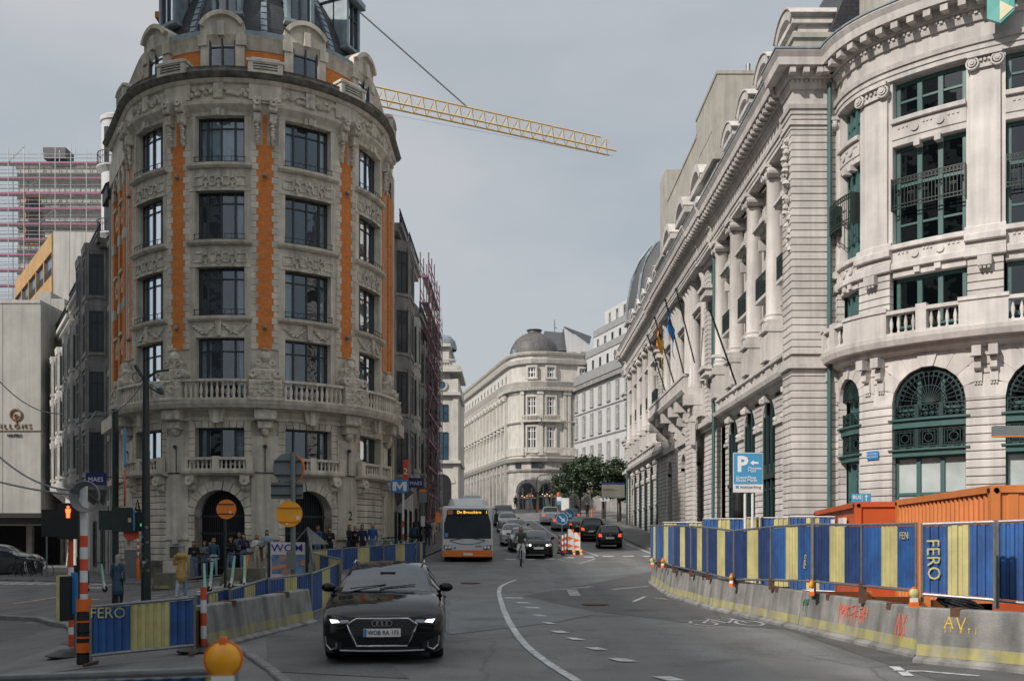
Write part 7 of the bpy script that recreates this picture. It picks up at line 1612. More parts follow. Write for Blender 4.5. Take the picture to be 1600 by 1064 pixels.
# site containers
def container(label, c0, c1, wid, h, mname, corr=True, name='site_container', z=None):
    c0, c1 = Vector(c0), Vector(c1); d = c1-c0; L_ = d.length; u = d/L_; n = Vector((u.y, -u.x)); z0 = z if z is not None else ground(*c0)+.08; t = thing(name, label, 'container', (0, 0, 0))
    fm = lambda a, b, v: (c0.x+u.x*a+n.x*b, c0.y+u.y*a+n.y*b, z0+v)     # a along the long side, b into the body
    m = M(); 
    def bx(a0, a1, b0, b1, v0, v1): p = [fm(a, b, v) for a in (a0, a1) for b in (b0, b1) for v in (v0, v1)]; m.add(p, [(0, 1, 3, 2), (4, 6, 7, 5), (0, 4, 5, 1), (2, 3, 7, 6), (0, 2, 6, 4), (1, 5, 7, 3)])
    for a in (0, L_-.16):
        for b in (0, wid-.16): bx(a, a+.16, b, b+.16, 0, h)
    for v in (0, h-.13):
        for b in (0, wid-.12): bx(.16, L_-.16, b+.01, b+.11, v, v+.13)
        for a in (.01, L_-.12): bx(a, a+.11, .16, wid-.16, v, v+.13)
    m.obj('frame', mname, t); m = M(); bx(.05, L_-.05, .05, wid-.05, h-.06, h-.02); m.obj('roof', mname, t)
    m = M(); bx(.06, L_-.06, .12, wid-.08, .05, h-.08); m.obj('core', mname, t)
    m = M(); P0, P1 = c0+u*.16+n*.07, c1-u*.16+n*.07
    if corr: sheet(m, P0, P1, z0+.13, z0+h-.13, z0+.13, z0+h-.13, .27, .05)
    m2 = M(); Q0, Q1 = c0+n*.16+u*.06, c0+n*(wid-.16)+u*.06; 
    if corr: m.obj('side_panel', mname, t); sheet(m2, Q0, Q1, z0+.13, z0+h-.13, z0+.13, z0+h-.13, .33, .04); m2.obj('end_panel', mname, t)
    for a in (0.02, L_-.02):
        m = M(); m.lathe([(.001, -.02), (.045, -.02), (.045, .02), (.001, .02)], 12, fm(.09 if a < 1 else L_-.09, -.002, h-.09), T=Matrix.Rotation(pi/2, 4, 'Y')); m.lathe([(.001, -.02), (.045, -.02), (.045, .02), (.001, .02)], 12, fm(-.002, .09, h-.09), T=Matrix.Rotation(pi/2, 4, 'X')); m.obj('corner_casting', 'trim_black', t)
    return t, fm, bx
container('long orange corrugated steel container behind the striped panels at the right', (8.45, 17.5), (9.12, 23.6), 2.44, 2.6, 'orange_box', z=.17)
t, fm, bx = container('red orange site cabin with small windows beside the orange container', (8.5, 24.6), (9.75, 32.0), 2.3, 2.55, 'red_box', False, 'site_cabin', z=.22)
for a in (1.6, 3.6, 5.2):
    m = M(); m.add([fm(a+x, b, v) for x in (0, .8) for b in (-.03, .06) for v in (1.3, 2.2)], [(0, 1, 3, 2), (4, 6, 7, 5), (0, 4, 5, 1), (2, 3, 7, 6), (0, 2, 6, 4), (1, 5, 7, 3)]); m.obj('window', 'white_plastic', t)
m = M(); m.add([fm(-.06+x*.06, 1.0+b*.3, v) for x in (0, 1) for b in (0, 1) for v in (1.9, 2.2)], [(0, 1, 3, 2), (4, 6, 7, 5), (0, 4, 5, 1), (2, 3, 7, 6), (0, 2, 6, 4), (1, 5, 7, 3)]); m.obj('cabin_lamp', 'orange_box', t)
# orange works gear and cable coil behind the near barriers
t = thing('works_trailer', 'low orange steel frame of works gear behind the graffiti barrier', 'works gear')
m = M()
for px, Y in ((1300, 19.5), (1385, 17.6), (1480, 16.6)): p = at(px, 940, Y); m.box(p.x-.1, p.x+.9, p.y+.3, p.y+.42, .5, .78); m.box(p.x+.5, p.x+.6, p.y+.4, p.y+1.2, .05, .5)
m.obj('frame_beam', 'orange_box', t); m = M(); m.box(7.6, 9.4, 16.9, 17.1, .45, .72); m.obj('red_beam', 'red_box', t)
m = M(); c = at(1508, 958, 16.0)
for k in range(9): m.tube([c+Vector(((.32+.05*sin(k*2))*cos(a*pi/10+k), .12*sin(a*pi/10+k)+.04*k-.1, .10*sin(a*pi/10+k*.7)+.02*k)) for a in range(21)], .022, 5)
tag(m.obj('cable_coil', 'cable_black', smooth=60), 'tangled black cable coil lying behind the nearest barrier', 'cable coil')
t = thing('sand_heap', 'pale boards and sand visible under the raised fence panels', 'sand heap'); m = M(); a, b = gp(1080, 905), gp(1240, 925)
m.grid(lambda i, j: (a.x+.4+(b.x-a.x)*i+j*1.2, a.y+.6+(b.y-a.y)*i+j*2.5, .72+.12*sin(i*9)*sin(j*5)+.15*j), 16, 8); m.obj('heap', 'cloth_sand', t, smooth=180)
# ------------------------------------------------------------------ left works: striped fence, barrier, poles
La = gp(142, 1041); Lb_ = gp(304, 1024); zt = lambda p, y0, y1: (y1-y0)/F*p.y
fence_panel('striped fence panel with yellow lettering on its blue stripe at the lower left', La, Lb_, (La.z+.16, Lb_.z+.16), (La.z+zt(La, 949, 1041), Lb_.z+zt(Lb_, 934, 1024)), ('fence_blue', 'fence_yellow', 'fence_blue'), leg=.16, group='striped fence panels of the left works', cuts=[0, .38, .76, 1], text=('FERO', .24, .17, .84, 0))
lq = [(290, 937, 1018), (345, 926, 1003), (408, 909, 985), (478, 900, 968), (524, 884, 950)]
lab = ['leaning striped fence panel behind the red and white baton', 'striped fence panel behind the concrete barrier with a dark scrawl', 'striped fence panel in front of the advertising board', 'striped fence panel at the corner beside the black hatchback']
for i, ((a, ta, ba), (b, tb, bb)) in enumerate(zip(lq, lq[1:])):
    A2, B2 = gp(a+1.5, ba), gp(b-1.5, bb); A2.y += .5; B2.y += .5
    fence_panel(lab[i], A2, B2, (A2.z+.1, B2.z+.1), (A2.z+zt(A2, ta, ba), B2.z+zt(B2, tb, bb)), ('fence_blue', 'fence_yellow', 'fence_blue'), leg=.1, group='striped fence panels of the left works')
A2, B2 = gp(528, 949), gp(487, 921); A2.y += .4
fence_panel('pale striped fence panel turned end on behind the corner', A2, B2, (A2.z+.1, B2.z+.1), (A2.z+1.2, B2.z+1.15), ('fence_yellow', 'fence_blue', 'fence_yellow'), leg=.1, group='striped fence panels of the left works')
A2, B2 = gp(332, 1017), gp(497, 974)
t, fc, u = barrier('concrete barrier with a yellow base at the left beside the black hatchback', A2, B2, .72); m = M(); p = A2; m.box(p.x-.3, p.x-.22, p.y-.1, p.y+.35, p.z, p.z+.66); tag(m.obj('steel_plate', 'rust'), 'rusty steel end plate against the left concrete barrier', 'steel plate')
lf = [(483, 861, 897), (534, 857, 895), (598, 852, 889), (649, 848, 883), (665, 846, 876)]
for i, ((a, ta, ba), (b, tb, bb)) in enumerate(zip(lf, lf[1:])):
    A2, B2 = gp(a+1.5, ba), gp(b-.8, bb)
    fence_panel(['far striped fence panel nearest the advertising board', 'far striped fence panel below the man in the blue jacket', 'far striped fence panel below the metro sign', 'last far striped fence panel turned towards the street'][i], A2, B2, (A2.z+.1, B2.z+.1), (A2.z+zt(A2, ta, ba), B2.z+zt(B2, tb, bb)), ('fence_yellow', 'fence_blue', 'fence_blue') if i == 0 else ('fence_blue', 'fence_yellow', 'fence_blue'), leg=.1, group='striped fence panels along the left pavement', cuts=[0, .55, .8, 1] if i == 0 else None)
# near panel and amber ball at the very bottom
A2, B2 = at(-60, 1075, 6.0), at(366, 1060, 5.3)
fence_panel('nearest striped fence panel cut off by the bottom left of the view', A2, B2, (-.1, -.1), (at(-60, 1062, 6.0).z, at(366, 1047, 5.3).z), ('fence_yellow', 'fence_blue', 'fence_yellow'), leg=.1, group='striped fence panels of the left works', cuts=[0, .5, .9, 1])
warn_lamp('large amber ball lamp on top of the nearest fence panel', at(349, 1053, 5.25)-Vector((0, 0, .17)), 'amber', .92, .15)
def striped_pole(label, p, h, r, bands, base=None, group=None, name='striped_pole', c=('red_paint', 'white_paint'), plain=0):
    t = thing(name, label, 'pole', p, group=group); z = base[1] if base else 0
    if base: m = M(); m.lathe([(r*1.8, 0), (r*1.9, .02), (r*1.5, base[1]*.9), (r*1.1, base[1])], 12); m.obj('base', base[0], t, smooth=50)
    hh = (h-z-plain)/bands
    for k in range(bands): m = M(); m.lathe([(r, z+k*hh), (r, z+(k+1)*hh)], 12); m.obj('band', c[k % 2], t, smooth=60)
    if plain: m = M(); m.lathe([(r*.95, h-plain), (r*.95, h), (.001, h)], 12); m.obj('upper_pole', 'white_paint', t, smooth=60)
    return t
p = gp(131, 1038); hs_ = (1038-757)/F*p.y
t = striped_pole('tall white pole with red bands and a coil of grey cable at its top', p, hs_, .062, 11, None, plain=(838-757)/F*p.y)
m = M()
for k in range(5):
    z0 = k*.17; m.lathe([(.11, z0), (.115, z0+.02), (.105, z0+.16)], 14)
m.obj('bollard_sleeve', 'trim_black', t)
for z, dz_ in ((.19, .16), (.42, .03), (.68, .03), (.86, .2)): m = M(); m.lathe([(.118, z), (.118, z+dz_)], 14); m.obj('sleeve_band', 'orange_plastic', t)
cl = M(); c0 = p+Vector((.1, -.08, hs_-.22))
for k in range(7): cl.tube([c0+Vector(((.17+.012*k)*cos(a*pi/12), -.02*k, (.19+.01*k)*sin(a*pi/12))) for a in range(25)], .012, 5)
tag(cl.obj('cable_coil', 'cable_grey', smooth=60), 'coil of grey cable hanging on the top of the striped pole', 'cable coil')
def cable(label, pts, r=.014, mname='cable_grey', sag=.6, name='overhead_cable'):
    m = M(); P_ = []
    for a, b in zip(pts, pts[1:]): P_ += [a.lerp(b, k/14)-Vector((0, 0, sag*4*(k/14)*(1-k/14))) for k in range(14)]
    m.tube(P_+[pts[-1]], r, 5); return tag(m.obj(name, mname, smooth=60), label, 'cable', 'cables strung across the square')
top = p+Vector((0, 0, hs_))
cable('upper grey cable running from the striped pole to the left edge', [at(-40, 672, 17), top-Vector((0, 0, .1))], .016, sag=.3); cable('lower grey cable running from the striped pole to the left edge', [at(-40, 742, 17), top-Vector((0, 0, .2))], .016, sag=.05)
p = gp(318, 1018); striped_pole('red and white leaning baton in front of the striped fence', p, (1018-918)/F*p.y, .05, 5)
m = M(); q = p; m.lathe([(.001, .1), (.3, .09), (.42, .03), (.42, 0)], 14, q); tag(m.obj('rubber_foot', 'trim_black'), 'black rubber foot block under the red and white baton', 'foot block')
q = gp(118, 1024); m = M(); m.lathe([(.001, .12), (.3, .1), (.5, .02), (.5, 0)], 14, q); tag(m.obj('rubber_foot', 'trim_black'), 'black rubber foot block at the foot of the blue baton sign', 'foot block')
t = thing('baton_sign', 'blue baton sign post with a yellow edged panel near the striped pole', 'sign', q); m = M(); m.tube([(0, 0, 0), (0, 0, 1.25)], .03, 6); m.obj('post', 'galvanised', t); m = M(); m.box(-.07, .03, -.03, .03, .75, 1.5); m.obj('baton', 'sign_blue', t); m = M(); m.box(-.26, -.2, -.2, .3, .62, 1.45); m.obj('edge_panel', 'fence_yellow', t); m = M(); m.box(-.2, -.05, -.2, .3, .64, 1.43); m.obj('back_panel', 'trim_black', t)
# lamp post with stickers, camera and arms
p = gp(228, 941); h = (941-588)/F*p.y
t = thing('lamp_post', 'dark green lamp post covered in stickers in front of the round building', 'lamp post', p); m = M(); m.tube([(0, 0, 0), (0, 0, h*.45), (0, 0, h)], .13, 10, rs=[.16, .13, .10]); m.obj('pole', 'dark_green_post', t, smooth=50)
m = M(); m.tube([(0, 0, h-.1), (.35, 0, h+.15), (.75, 0, h+.2)], .04, 6); m.tube([(0, 0, h-.2), (-.35, 0, h+.35)], .06, 6); m.tube([(0, 0, h-.3), (.5, 0, h-.6)], .03, 6); m.obj('arm', 'dark_green_post', t)
m = M(); m.lathe([(.001, -.2), (.1, -.18), (.11, .16), (.09, .2), (.001, .2)], 12, (.5, -.1, h-.45), T=Matrix.Rotation(rad(65), 4, 'X')); m.obj('camera', 'galvanised', t, smooth=50); m = M(); m.lathe([(.15, 0), (.17, .0), (.17, .05), (.15, .05)], 16, (-.28, 0, h-.05), T=Matrix.Rotation(pi/2, 4, 'X')); m.obj('cable_loop', 'cable_grey', t)
rs = random.Random(4)
for k in range(11): m = M(); a = rs.uniform(-2.4, -.7); z = rs.uniform(1.0, 2.9); r_ = .152-.012*z/2; s = rs.uniform(.04, .075); m.poly(lambda u, v, w: ((r_+w)*cos(a+u/.14), (r_+w)*sin(a+u/.14), z+v), circ(9, s, 0, 0)[:-1], 0, .004); m.obj('sticker', rs.choice(['white_plastic', 'sign_sky', 'sign_grey', 'white_plastic']), t)
cable('pale cable sweeping from the lamp post top down to the left', [at(-30, 560, 30), at(95, 646, 32), at(150, 642, 33), Vector(p)+Vector((0, 0, h-.05))], .018, sag=.45)
# second dark post with sign boxes
p = gp(180, 944); h = (944-640)/F*p.y
t = thing('signal_post', 'dark post carrying signal boxes and edge on signs left of the lamp post', 'signal post', p, rad(20)); m = M(); m.tube([(0, 0, 0), (0, 0, h)], .11, 8); m.obj('pole', 'dark_green_post', t); k = F/p.y; zz = lambda y: (944-y)/k
m = M(); m.box(-.1, .55, -.15, .15, zz(831), zz(793)); m.box(-.5, -.1, -.1, .1, zz(828), zz(798)); m.obj('signal_box', 'dark_green_post', t); m = M(); m.box(.56, .62, -.3, .3, zz(829), zz(796)); m.obj('blue_edge', 'sign_blue', t)
m = M(); m.box(.28, .34, -.5, .5, zz(728), zz(670)); m.obj('blue_sign_edge', 'sign_sky', t); m = M(); m.lathe([(.001, -.02), (.62, -.02), (.62, .02), (.001, .02)], 24, (.3, 0, zz(762)), T=Matrix.Rotation(pi/2, 4, 'Y')); m.obj('round_sign', 'red_paint', t)
m = M(); m.box(.4, .5, -.17, -.15, zz(816), zz(809)); m.obj('sticker', 'fence_yellow', t); m = M()
for j in range(8): m.tube([(.62, 0, zz(795)), (.7+.03*j, -.1*sin(j), zz(780+j*5)), (.78, .1, zz(815)), (.72+.02*j, 0, zz(828))], .012, 4)
m.obj('loose_wires', 'cable_black', t)
m = M(); m.box(.62, .95, -.14, .14, zz(830), zz(800)); m.obj('signal_head', 'trim_black', t); m = M(); m.lathe([(.001, 0), (.06, 0)], 10, (.83, -.15, zz(820)), T=Matrix.Rotation(pi/2, 4, 'X')); m.obj('green_lamp', 'green_lit', t)
m = M(); m.lathe([(.001, 0), (.25, 0), (.25, .02), (.001, .02)], 14, (.5, 0, zz(833)), T=Matrix.Rotation(pi/2, 4, 'X')); m.obj('round_sign', 'red_paint', t)
def disc(m, r, c, th=.02, n=28): m.lathe([(.001, -th), (r, -th), (r, th), (.001, th)], n, c, T=Matrix.Rotation(pi/2, 4, 'X'))
def ring_d(m, r0, r1, c, th=.025, n=28): m.lathe([(r0, -th), (r1, -th), (r1, th), (r0, th), (r0, -th)], n, c, T=Matrix.Rotation(pi/2, 4, 'X'))
def signpost(label, p, h, r=.045, mname='sign_back', name='sign_post', cat='sign'): t = thing(name, label, cat, p); m = M(); m.tube([(0, 0, 0), (0, 0, h)], r, 8); m.obj('pole', mname, t, smooth=60); return t
# pedestrian signal with red standing man
p = Vector((at(111, 0, 20).x, 20, 0)); p.z = ground(p.x, p.y); K_ = F/p.y; zy = lambda y: EYE+(848-y)/K_-p.z
t = signpost('pedestrian signal with a glowing red figure on a red and white post', p, zy(790), .05, 'red_paint', 'pedestrian_signal', 'traffic light')
m = M(); m.box(-.22, .2, -.12, .12, zy(842), zy(786)); m.obj('signal_head', 'trim_black', t); m = M(); m.box(-.55, -.22, -.1, .1, zy(838), zy(796)); m.obj('signal_head', 'black_metal', t)
f = line(0, 0, 1, 0, 0, -1); m = M(); zc = zy(799)
m.poly(f, circ(8, .028, .0, zc+.085)[:-1], .13, .14); m.poly(f, [(-.045, zc-.03), (-.055, zc+.05), (.055, zc+.05), (.045, zc-.03)], .13, .14); m.poly(f, [(-.035, zc-.13), (-.035, zc-.03), (.035, zc-.03), (.035, zc-.13)], .13, .14); m.obj('red_figure', 'red_lit', t)
for i in range(5): m = M(); m.lathe([(.056, .25+i*.3), (.056, .4+i*.3)], 10); m.obj('band', 'white_paint', t)
# parking sign under the canopy, bank of street signs
p = gp(73, 905); t = signpost('small blue parking sign with a white P in the shade of the canopy', p, 2.4, .04, 'sign_back'); K_ = F/p.y; m = M(); zc = EYE+(848-824)/K_-p.z; m.box(-.22, .22, -.05, -.02, zc-.33, zc+.33); o = m.obj('panel', 'sign_blue', t); inst('lettering', text_mesh('P', .42, 'text_white', .003), t, (0, -.055, zc), rot=facing(0))
for px, py, top, lab in ((108, 915, 838, 'thin red and white pole on an orange base at the far left kerb'), (216, 908, 836, 'thin red and white pole on an orange base beside the grey cabinet')): p = gp(px, py); striped_pole(lab, p, (py-top)/F*p.y, .05, 7, ('orange_plastic', (py-868)/F*p.y*.9), 'thin striped poles by the crossing')
p = gp(207, 905); t = thing('street_cabinet', 'grey electrical cabinet against the round building by the lamp post', 'cabinet', p); m = M(); m.box(-.3, .3, -.2, .2, 0, 1.35); m.box(-.32, .32, -.22, .22, 1.35, 1.4); m.obj('body', 'sign_back', t); m = M(); m.box(-.27, .27, -.215, -.2, .1, 1.3); m.obj('door', 'galvanised', t)
for px, py, lab, bl in ((150, 748, 'dark blue street name board at the left corner of the round building', 0), (650, 754, 'dark blue street name board behind the metro sign', 0)):
    Y = 46 if px < 400 else 57; c = at(px, py, Y); t = thing('street_name_board', lab, 'sign', c, 0, 'dark street name boards'); m = M(); m.box(-.45, .45, -.04, .04, -.28, .28); m.obj('panel', 'sign_navy', t); inst('lettering', text_mesh('MAES', .3, 'text_white', .003), t, (0, -.045, -.04), rot=facing(0)); m = M(); m.tube([(.45, 0, .1), (1.0, 1.2, .1)], .02, 5); m.obj('bracket', 'trim_black', t)
# orange round sign back on a thin pole; sign pole with grey and amber discs
p = gp(352, 926); K_ = F/p.y; zy = lambda y: (926-y)/K_; t = signpost('thin pole with the orange back of a round sign before the left archway', p, zy(781), .045, 'dark_green_post'); m = M(); disc(m, .31, (.05, -.06, zy(796))); m.obj('disc', 'orange_sign', t); m = M(); [m.box(-.2, .3, -.1, -.08, zy(y)-.015, zy(y)+.015) for y in (788, 803)]; m.obj('rail', 'dark_frame', t); m = M(); m.box(.15, .22, -.085, -.082, zy(802), zy(799)); m.obj('label_plate', 'white_plastic', t)
p = at(458, 962, 25.5); p.z = ground(p.x, p.y); K_ = F/p.y; zy = lambda y: EYE+(848-y)/K_-p.z
t = signpost('tall sign pole seen from behind with grey plates and a bright amber disc', p, zy(706), .065, 'sign_back'); t2 = t
m = M(); disc(m, .385, (-.15, .07, zy(731))); m.obj('grey_disc', 'sign_back', t, smooth=30); m = M(); disc(m, .40, (-.12, .12, zy(731))); m.obj('orange_rim', 'orange_sign', t); m = M(); m.box(-.58, .24, .05, .08, zy(779), zy(753)); m.obj('grey_plate', 'sign_back', t)
m = M(); [m.box(-.58 if k > 1 else -.5, .24 if k > 1 else .2, .0, .05, zy(y)-.015, zy(y)+.015) for k, y in enumerate((720, 742, 758, 773))]; m.obj('rail', 'dark_frame', t)
m = M(); disc(m, .335, (-.08, -.09, zy(803))); m.obj('amber_disc', 'amber_sign', t, smooth=30); m = M(); [m.box(-.38, .22, -.135, -.11, zy(y)-.012, zy(y)+.012) for y in (793, 815)]; m.obj('rail', 'orange_sign', t); m = M(); m.box(.1, .2, -.13, -.112, zy(812), zy(806)); m.box(-.16, -.1, -.13, -.112, zy(820), zy(817)); m.obj('label_plate', 'white_plastic', t)
m = M(); m.box(-.15, .08, -.12, -.05, zy(890), zy(862)); m.obj('notice_box', 'sign_grey', t)
# advertising board and leaning triangular sign
c = at(450, 848, 28.5); gz_ = ground(c.x, c.y); t = thing('advertising_board', 'white advertising board with blue capital letters and an orange striped picture', 'advertising board', (c.x, c.y, gz_), rad(4)); K_ = F/28.5; zy = lambda y: EYE+(848-y)/K_-gz_; X_ = lambda px: (px-450)/K_
m = M(); m.box(X_(423), X_(478), -.03, .03, zy(915), zy(847)); m.obj('frame', 'poster_white', t); m = M(); m.box(X_(425), X_(476), -.036, -.03, zy(896), zy(866)); m.obj('picture', 'poster_blue', t); m = M(); m.add([(X_(425), -.04, zy(890)), (X_(452), -.04, zy(885)), (X_(452), -.04, zy(880)), (X_(425), -.04, zy(885))], [(0, 1, 2, 3)]); m.add([(X_(470), -.04, zy(882)), (X_(476), -.04, zy(884)), (X_(476), -.04, zy(874)), (X_(471), -.04, zy(876))], [(0, 1, 2, 3)]); m.obj('orange_stripe', 'poster_orange', t); m = M(); m.lathe([(.001, 0), (.1, .0)], 12, (X_(441), -.045, zy(872)), T=Matrix.Rotation(pi/2, 4, 'X')); m.lathe([(.001, 0), (.12, .0)], 12, (X_(447), -.045, zy(893)), T=Matrix.Rotation(pi/2, 4, 'X')); m.obj('printed_figure', 'skin', t)
inst('lettering', text_mesh('WOM', .3, 'text_blue', .003, font_w=1.2), t, (X_(449), -.045, zy(856)), rot=facing(0)).scale = (1.15, 1, 1); inst('lettering', text_mesh('M', .33, 'text_blue', .003, font_w=1.3), t, (X_(468), -.045, zy(908)), rot=facing(0))
m = M(); [m.box(X_(x)-.04, X_(x)+.04, -.05, .05, -.1, zy(847)) for x in (421, 479)]; m.obj('leg', 'dark_green_post', t)
c = gp(478, 938); t = thing('folding_sign', 'grey leaning pole with the dark back of a triangular folding sign', 'sign', (c.x, c.y+1, c.z)); K_ = F/(c.y+1); zy = lambda y: EYE+(848-y)/K_-c.z
m = M(); m.tube([(.15, 0, 0), (-.18, .1, zy(824))], .045, 6); m.tube([(-.6, .2, zy(850)), (-.18, .1, zy(824))], .02, 5); m.tube([(.25, .2, zy(852)), (-.18, .1, zy(824))], .02, 5); m.obj('pole', 'galvanised', t); m = M(); m.add([(-.16, .06, zy(824)), (-.1, .06, zy(850)), (.42, .1, zy(850)), (-.16, .09, zy(824)), (-.1, .09, zy(850)), (.42, .13, zy(850))], [(0, 1, 2), (5, 4, 3), (0, 3, 4, 1), (1, 4, 5, 2), (2, 5, 3, 0)]); m.obj('triangle', 'house_dark', t)
# metro sign, bus stop and the orange banner
p = Vector(carpos(630, 51)); K_ = F/p.y; zy = lambda y: EYE+(848-y)/K_-p.z; t = striped_pole('white metro pole with red bands carrying the blue M sign', p, zy(765), .055, 6, ('red_paint', .3), name='metro_sign', plain=zy(768)-zy(806))
m = M(); sgn = line(0, 0, 1, 0, 0, -1); a, b, c, d = -.62, .28, zy(769.5), zy(750); m.poly(sgn, [(a+.06, c), (b-.06, c), (b, c+.06), (b, d-.06), (b-.06, d), (a+.06, d), (a, d-.06), (a, c+.06)], .04, .12); m.obj('sign_panel', 'sign_blue', t)
m = M(); mc, mz, hh_ = (a+b)/2, (c+d)/2, (d-c)*.36; m.poly(sgn, [(mc-.36, mz-hh_), (mc-.36, mz+hh_), (mc-.16, mz+hh_), (mc, mz+.0), (mc+.16, mz+hh_), (mc+.36, mz+hh_), (mc+.36, mz-hh_), (mc+.18, mz-hh_), (mc+.18, mz+hh_*.4), (mc, mz-hh_*.75), (mc-.18, mz+hh_*.4), (mc-.18, mz-hh_)], .12, .13); m.obj('letter_m', 'text_white', t)
c = at(634, 734, 54); t = thing('shop_banner', 'small orange vertical banner with a pale figure above the metro sign', 'banner', c); m = M(); m.box(-.14, .14, -.03, .03, -.56, .56); m.obj('cloth', 'red_paint', t); inst('lettering', text_mesh('2', .5, 'text_white', .003), t, (0, -.035, -.1), rot=facing(0))
p = Vector(carpos(661, 57)); K_ = F/p.y; zy = lambda y: EYE+(848-y)/K_-p.z; t = signpost('bus stop pole with a grey timetable board and orange top', p, zy(768), .04); m = M(); m.box(-.22, .22, -.06, .02, zy(785), zy(768)); m.obj('board', 'sign_back', t); m = M(); m.box(-.2, .2, -.062, .022, zy(768), zy(764.5)); m.obj('top', 'orange_sign', t); m = M(); m.box(-.12, .12, -.07, -.04, zy(822), zy(806)); m.obj('timetable', 'white_plastic', t)
# keep right signs and beacons on the painted island
def keep_right(label, px, Y, zc, r):
    p = carpos(px, Y); t = signpost(label, p, zc+.2, .04, 'galvanised', 'keep_right_sign'); m = M(); disc(m, r, (0, -.06, zc)); m.obj('disc', 'sign_blue', t, smooth=30); m = M(); ring_d(m, r*.93, r, (0, -.07, zc)); m.obj('rim', 'text_white', t)
    m = M(); q = lambda u, v: (u*cos(rad(-45))-v*sin(rad(-45)), zc+u*sin(rad(-45))+v*cos(rad(-45))); m.poly(sgn, [q(*k) for k in ((-r*.7, -r*.13), (r*.15, -r*.13), (r*.15, -r*.42), (r*.72, 0), (r*.15, r*.42), (r*.15, r*.13), (-r*.7, r*.13))], .085, .095); m.obj('arrow', 'text_white', t); m = M(); m.lathe([(.3, 0), (.3, .1), (.001, .12)], 12); m.obj('foot', 'trim_black', t)
keep_right('round blue keep right sign with a white arrow in front of the other one', 878, 57, 2.0, .34); keep_right('second round blue keep right sign partly hidden behind the first', 889, 60, 2.2, .34)
def beacon(label, px, Y, h, w, mir=1):
    p = carpos(px, Y); t = thing('beacon_board', label, 'beacon', p, group='beacon boards on the island'); m = M(); m.box(-w/2, w/2, -.03, .03, .25, h); m.obj('board', 'white_paint', t)
    for k in range(3):
        m = M(); z = .3+k*(h-.3)/2.6; e = (h-.3)/2.6*.95
        m.poly(sgn, [(-w/2, z+e*.1) , (-w/2, z+e*.75), (w/2, z+e*.42)] if k < 2 else [(-w*.1, h), (w/2, h), (w/2, h-.28)], .031, .036); m.obj('chevron', 'orange_plastic', t)
    m = M(); m.box(-w/2, w/2, -.12, .12, 0, .22); m.obj('foot', 'trim_black', t)
beacon('striped beacon board left of the other on the painted island', 892, 56.5, 1.42, .34); beacon('striped beacon board at the right end of the painted island', 902, 56, 1.25, .34)
for px, Y, h, lab in ((874, 60, 1.05, 'red and white post farthest left on the island'), (879.5, 55.5, 1.12, 'red and white post in front on the island'), (884, 56.5, 1.15, 'red and white post beside the beacon boards on the island')): striped_pole(lab, carpos(px, Y), h, .065, 6, ('trim_black', .1), 'red and white posts on the island')
for px, lab in ((897, 'amber lamp at the foot of the beacon boards'), (908, 'amber lamp at the right end of the island')): warn_lamp(lab, carpos(px, 54.5), 'amber', 1.0)
# right pavement: parking sign, bus lane sign, covered signal, far signs and lights
p = Vector((at(1169, 0, 29).x, 29, 0)); p.z = ground(p.x, p.y)+.1; K_ = F/29; zy = lambda y: EYE+(848-y)/K_-p.z
t = thing('parking_direction_sign', 'large blue parking direction sign with a white P and arrow above the fences', 'sign', p)
m = M(); [m.tube([(x, .06, 0), (x, .06, zy(720))], .04, 7) for x in (-.08, .14)]; m.obj('pole', 'white_paint', t); m = M(); m.box(-.435, .435, 0, .04, zy(769), zy(707)); m.obj('panel', 'white_paint', t); m = M(); m.box(-.42, .42, -.006, 0, zy(756), zy(708)); m.obj('blue_field', 'sign_sky', t)
P_ = lambda s, size, x, y, mt='text_white', w=1, al='LEFT': inst('lettering', text_mesh(s, size, mt, .002, al, w), t, (x, -.01, zy(y)), rot=facing(0))
P_('P', .62, -.33, 726, w=3); P_('Monnaie', .11, .0, 731.5, w=1.5); P_('Munt', .11, .0, 735.5, w=1.5); P_('Grand Place', .12, -.36, 746, w=1.5); P_('Grote Markt', .12, -.36, 750.5, w=1.5); P_('interparking', .125, -.24, 760.5, 'sign_back', 1); m = M(); m.box(-.37, -.28, -.008, 0, zy(762.5), zy(758.5)); m.obj('emblem', 'sign_sky', t)
m = M(); zc = zy(723); m.poly(sgn, [(.06, zc), (.16, zc+.08), (.16, zc+.03), (.3, zc+.03), (.3, zc-.03), (.16, zc-.03), (.16, zc-.08)], .006, .012); m.obj('arrow', 'text_white', t)
p = Vector((at(1345, 0, 33).x, 33, 0)); p.z = ground(p.x, 33); K_ = F/33; zy = lambda y: EYE+(848-y)/K_-p.z; t = signpost('small blue bus lane sign showing above the red site cabin', p, zy(771), .04); m = M(); m.box(-.32, .32, -.06, -.03, zy(790), zy(771)); m.obj('panel', 'sign_sky', t); inst('lettering', text_mesh('BUS', .17, 'text_white', .003, font_w=2), t, (-.15, -.065, zy(777)), rot=facing(0)); m = M(); m.box(.145, .175, -.066, -.06, zy(783), zy(774)); m.poly(sgn, [(.1, zy(776)), (.22, zy(776)), (.16, zy(773))], .06, .067); m.box(.02, .03, -.066, -.06, zy(784), zy(773)); m.obj('arrow', 'text_white', t)
p = Vector((at(1154, 0, 31).x, 31, 0)); p.z = ground(p.x, 31)+.12; t = signpost('traffic signal wrapped in black plastic below the parking sign', p, 2.7, .05, 'galvanised', 'covered_signal', 'traffic light'); m = M(); m.lathe([(.06, 2.0), (.17, 2.1), (.2, 2.4), (.16, 2.75), (.2, 3.0), (.12, 3.2), (.001, 3.22)], 9); m.obj('wrapped_head', 'trim_black', t, smooth=50); m = M(); m.box(-.2, -.12, -.05, .05, .9, 1.9); m.obj('striped_cover', 'orange_plastic', t)
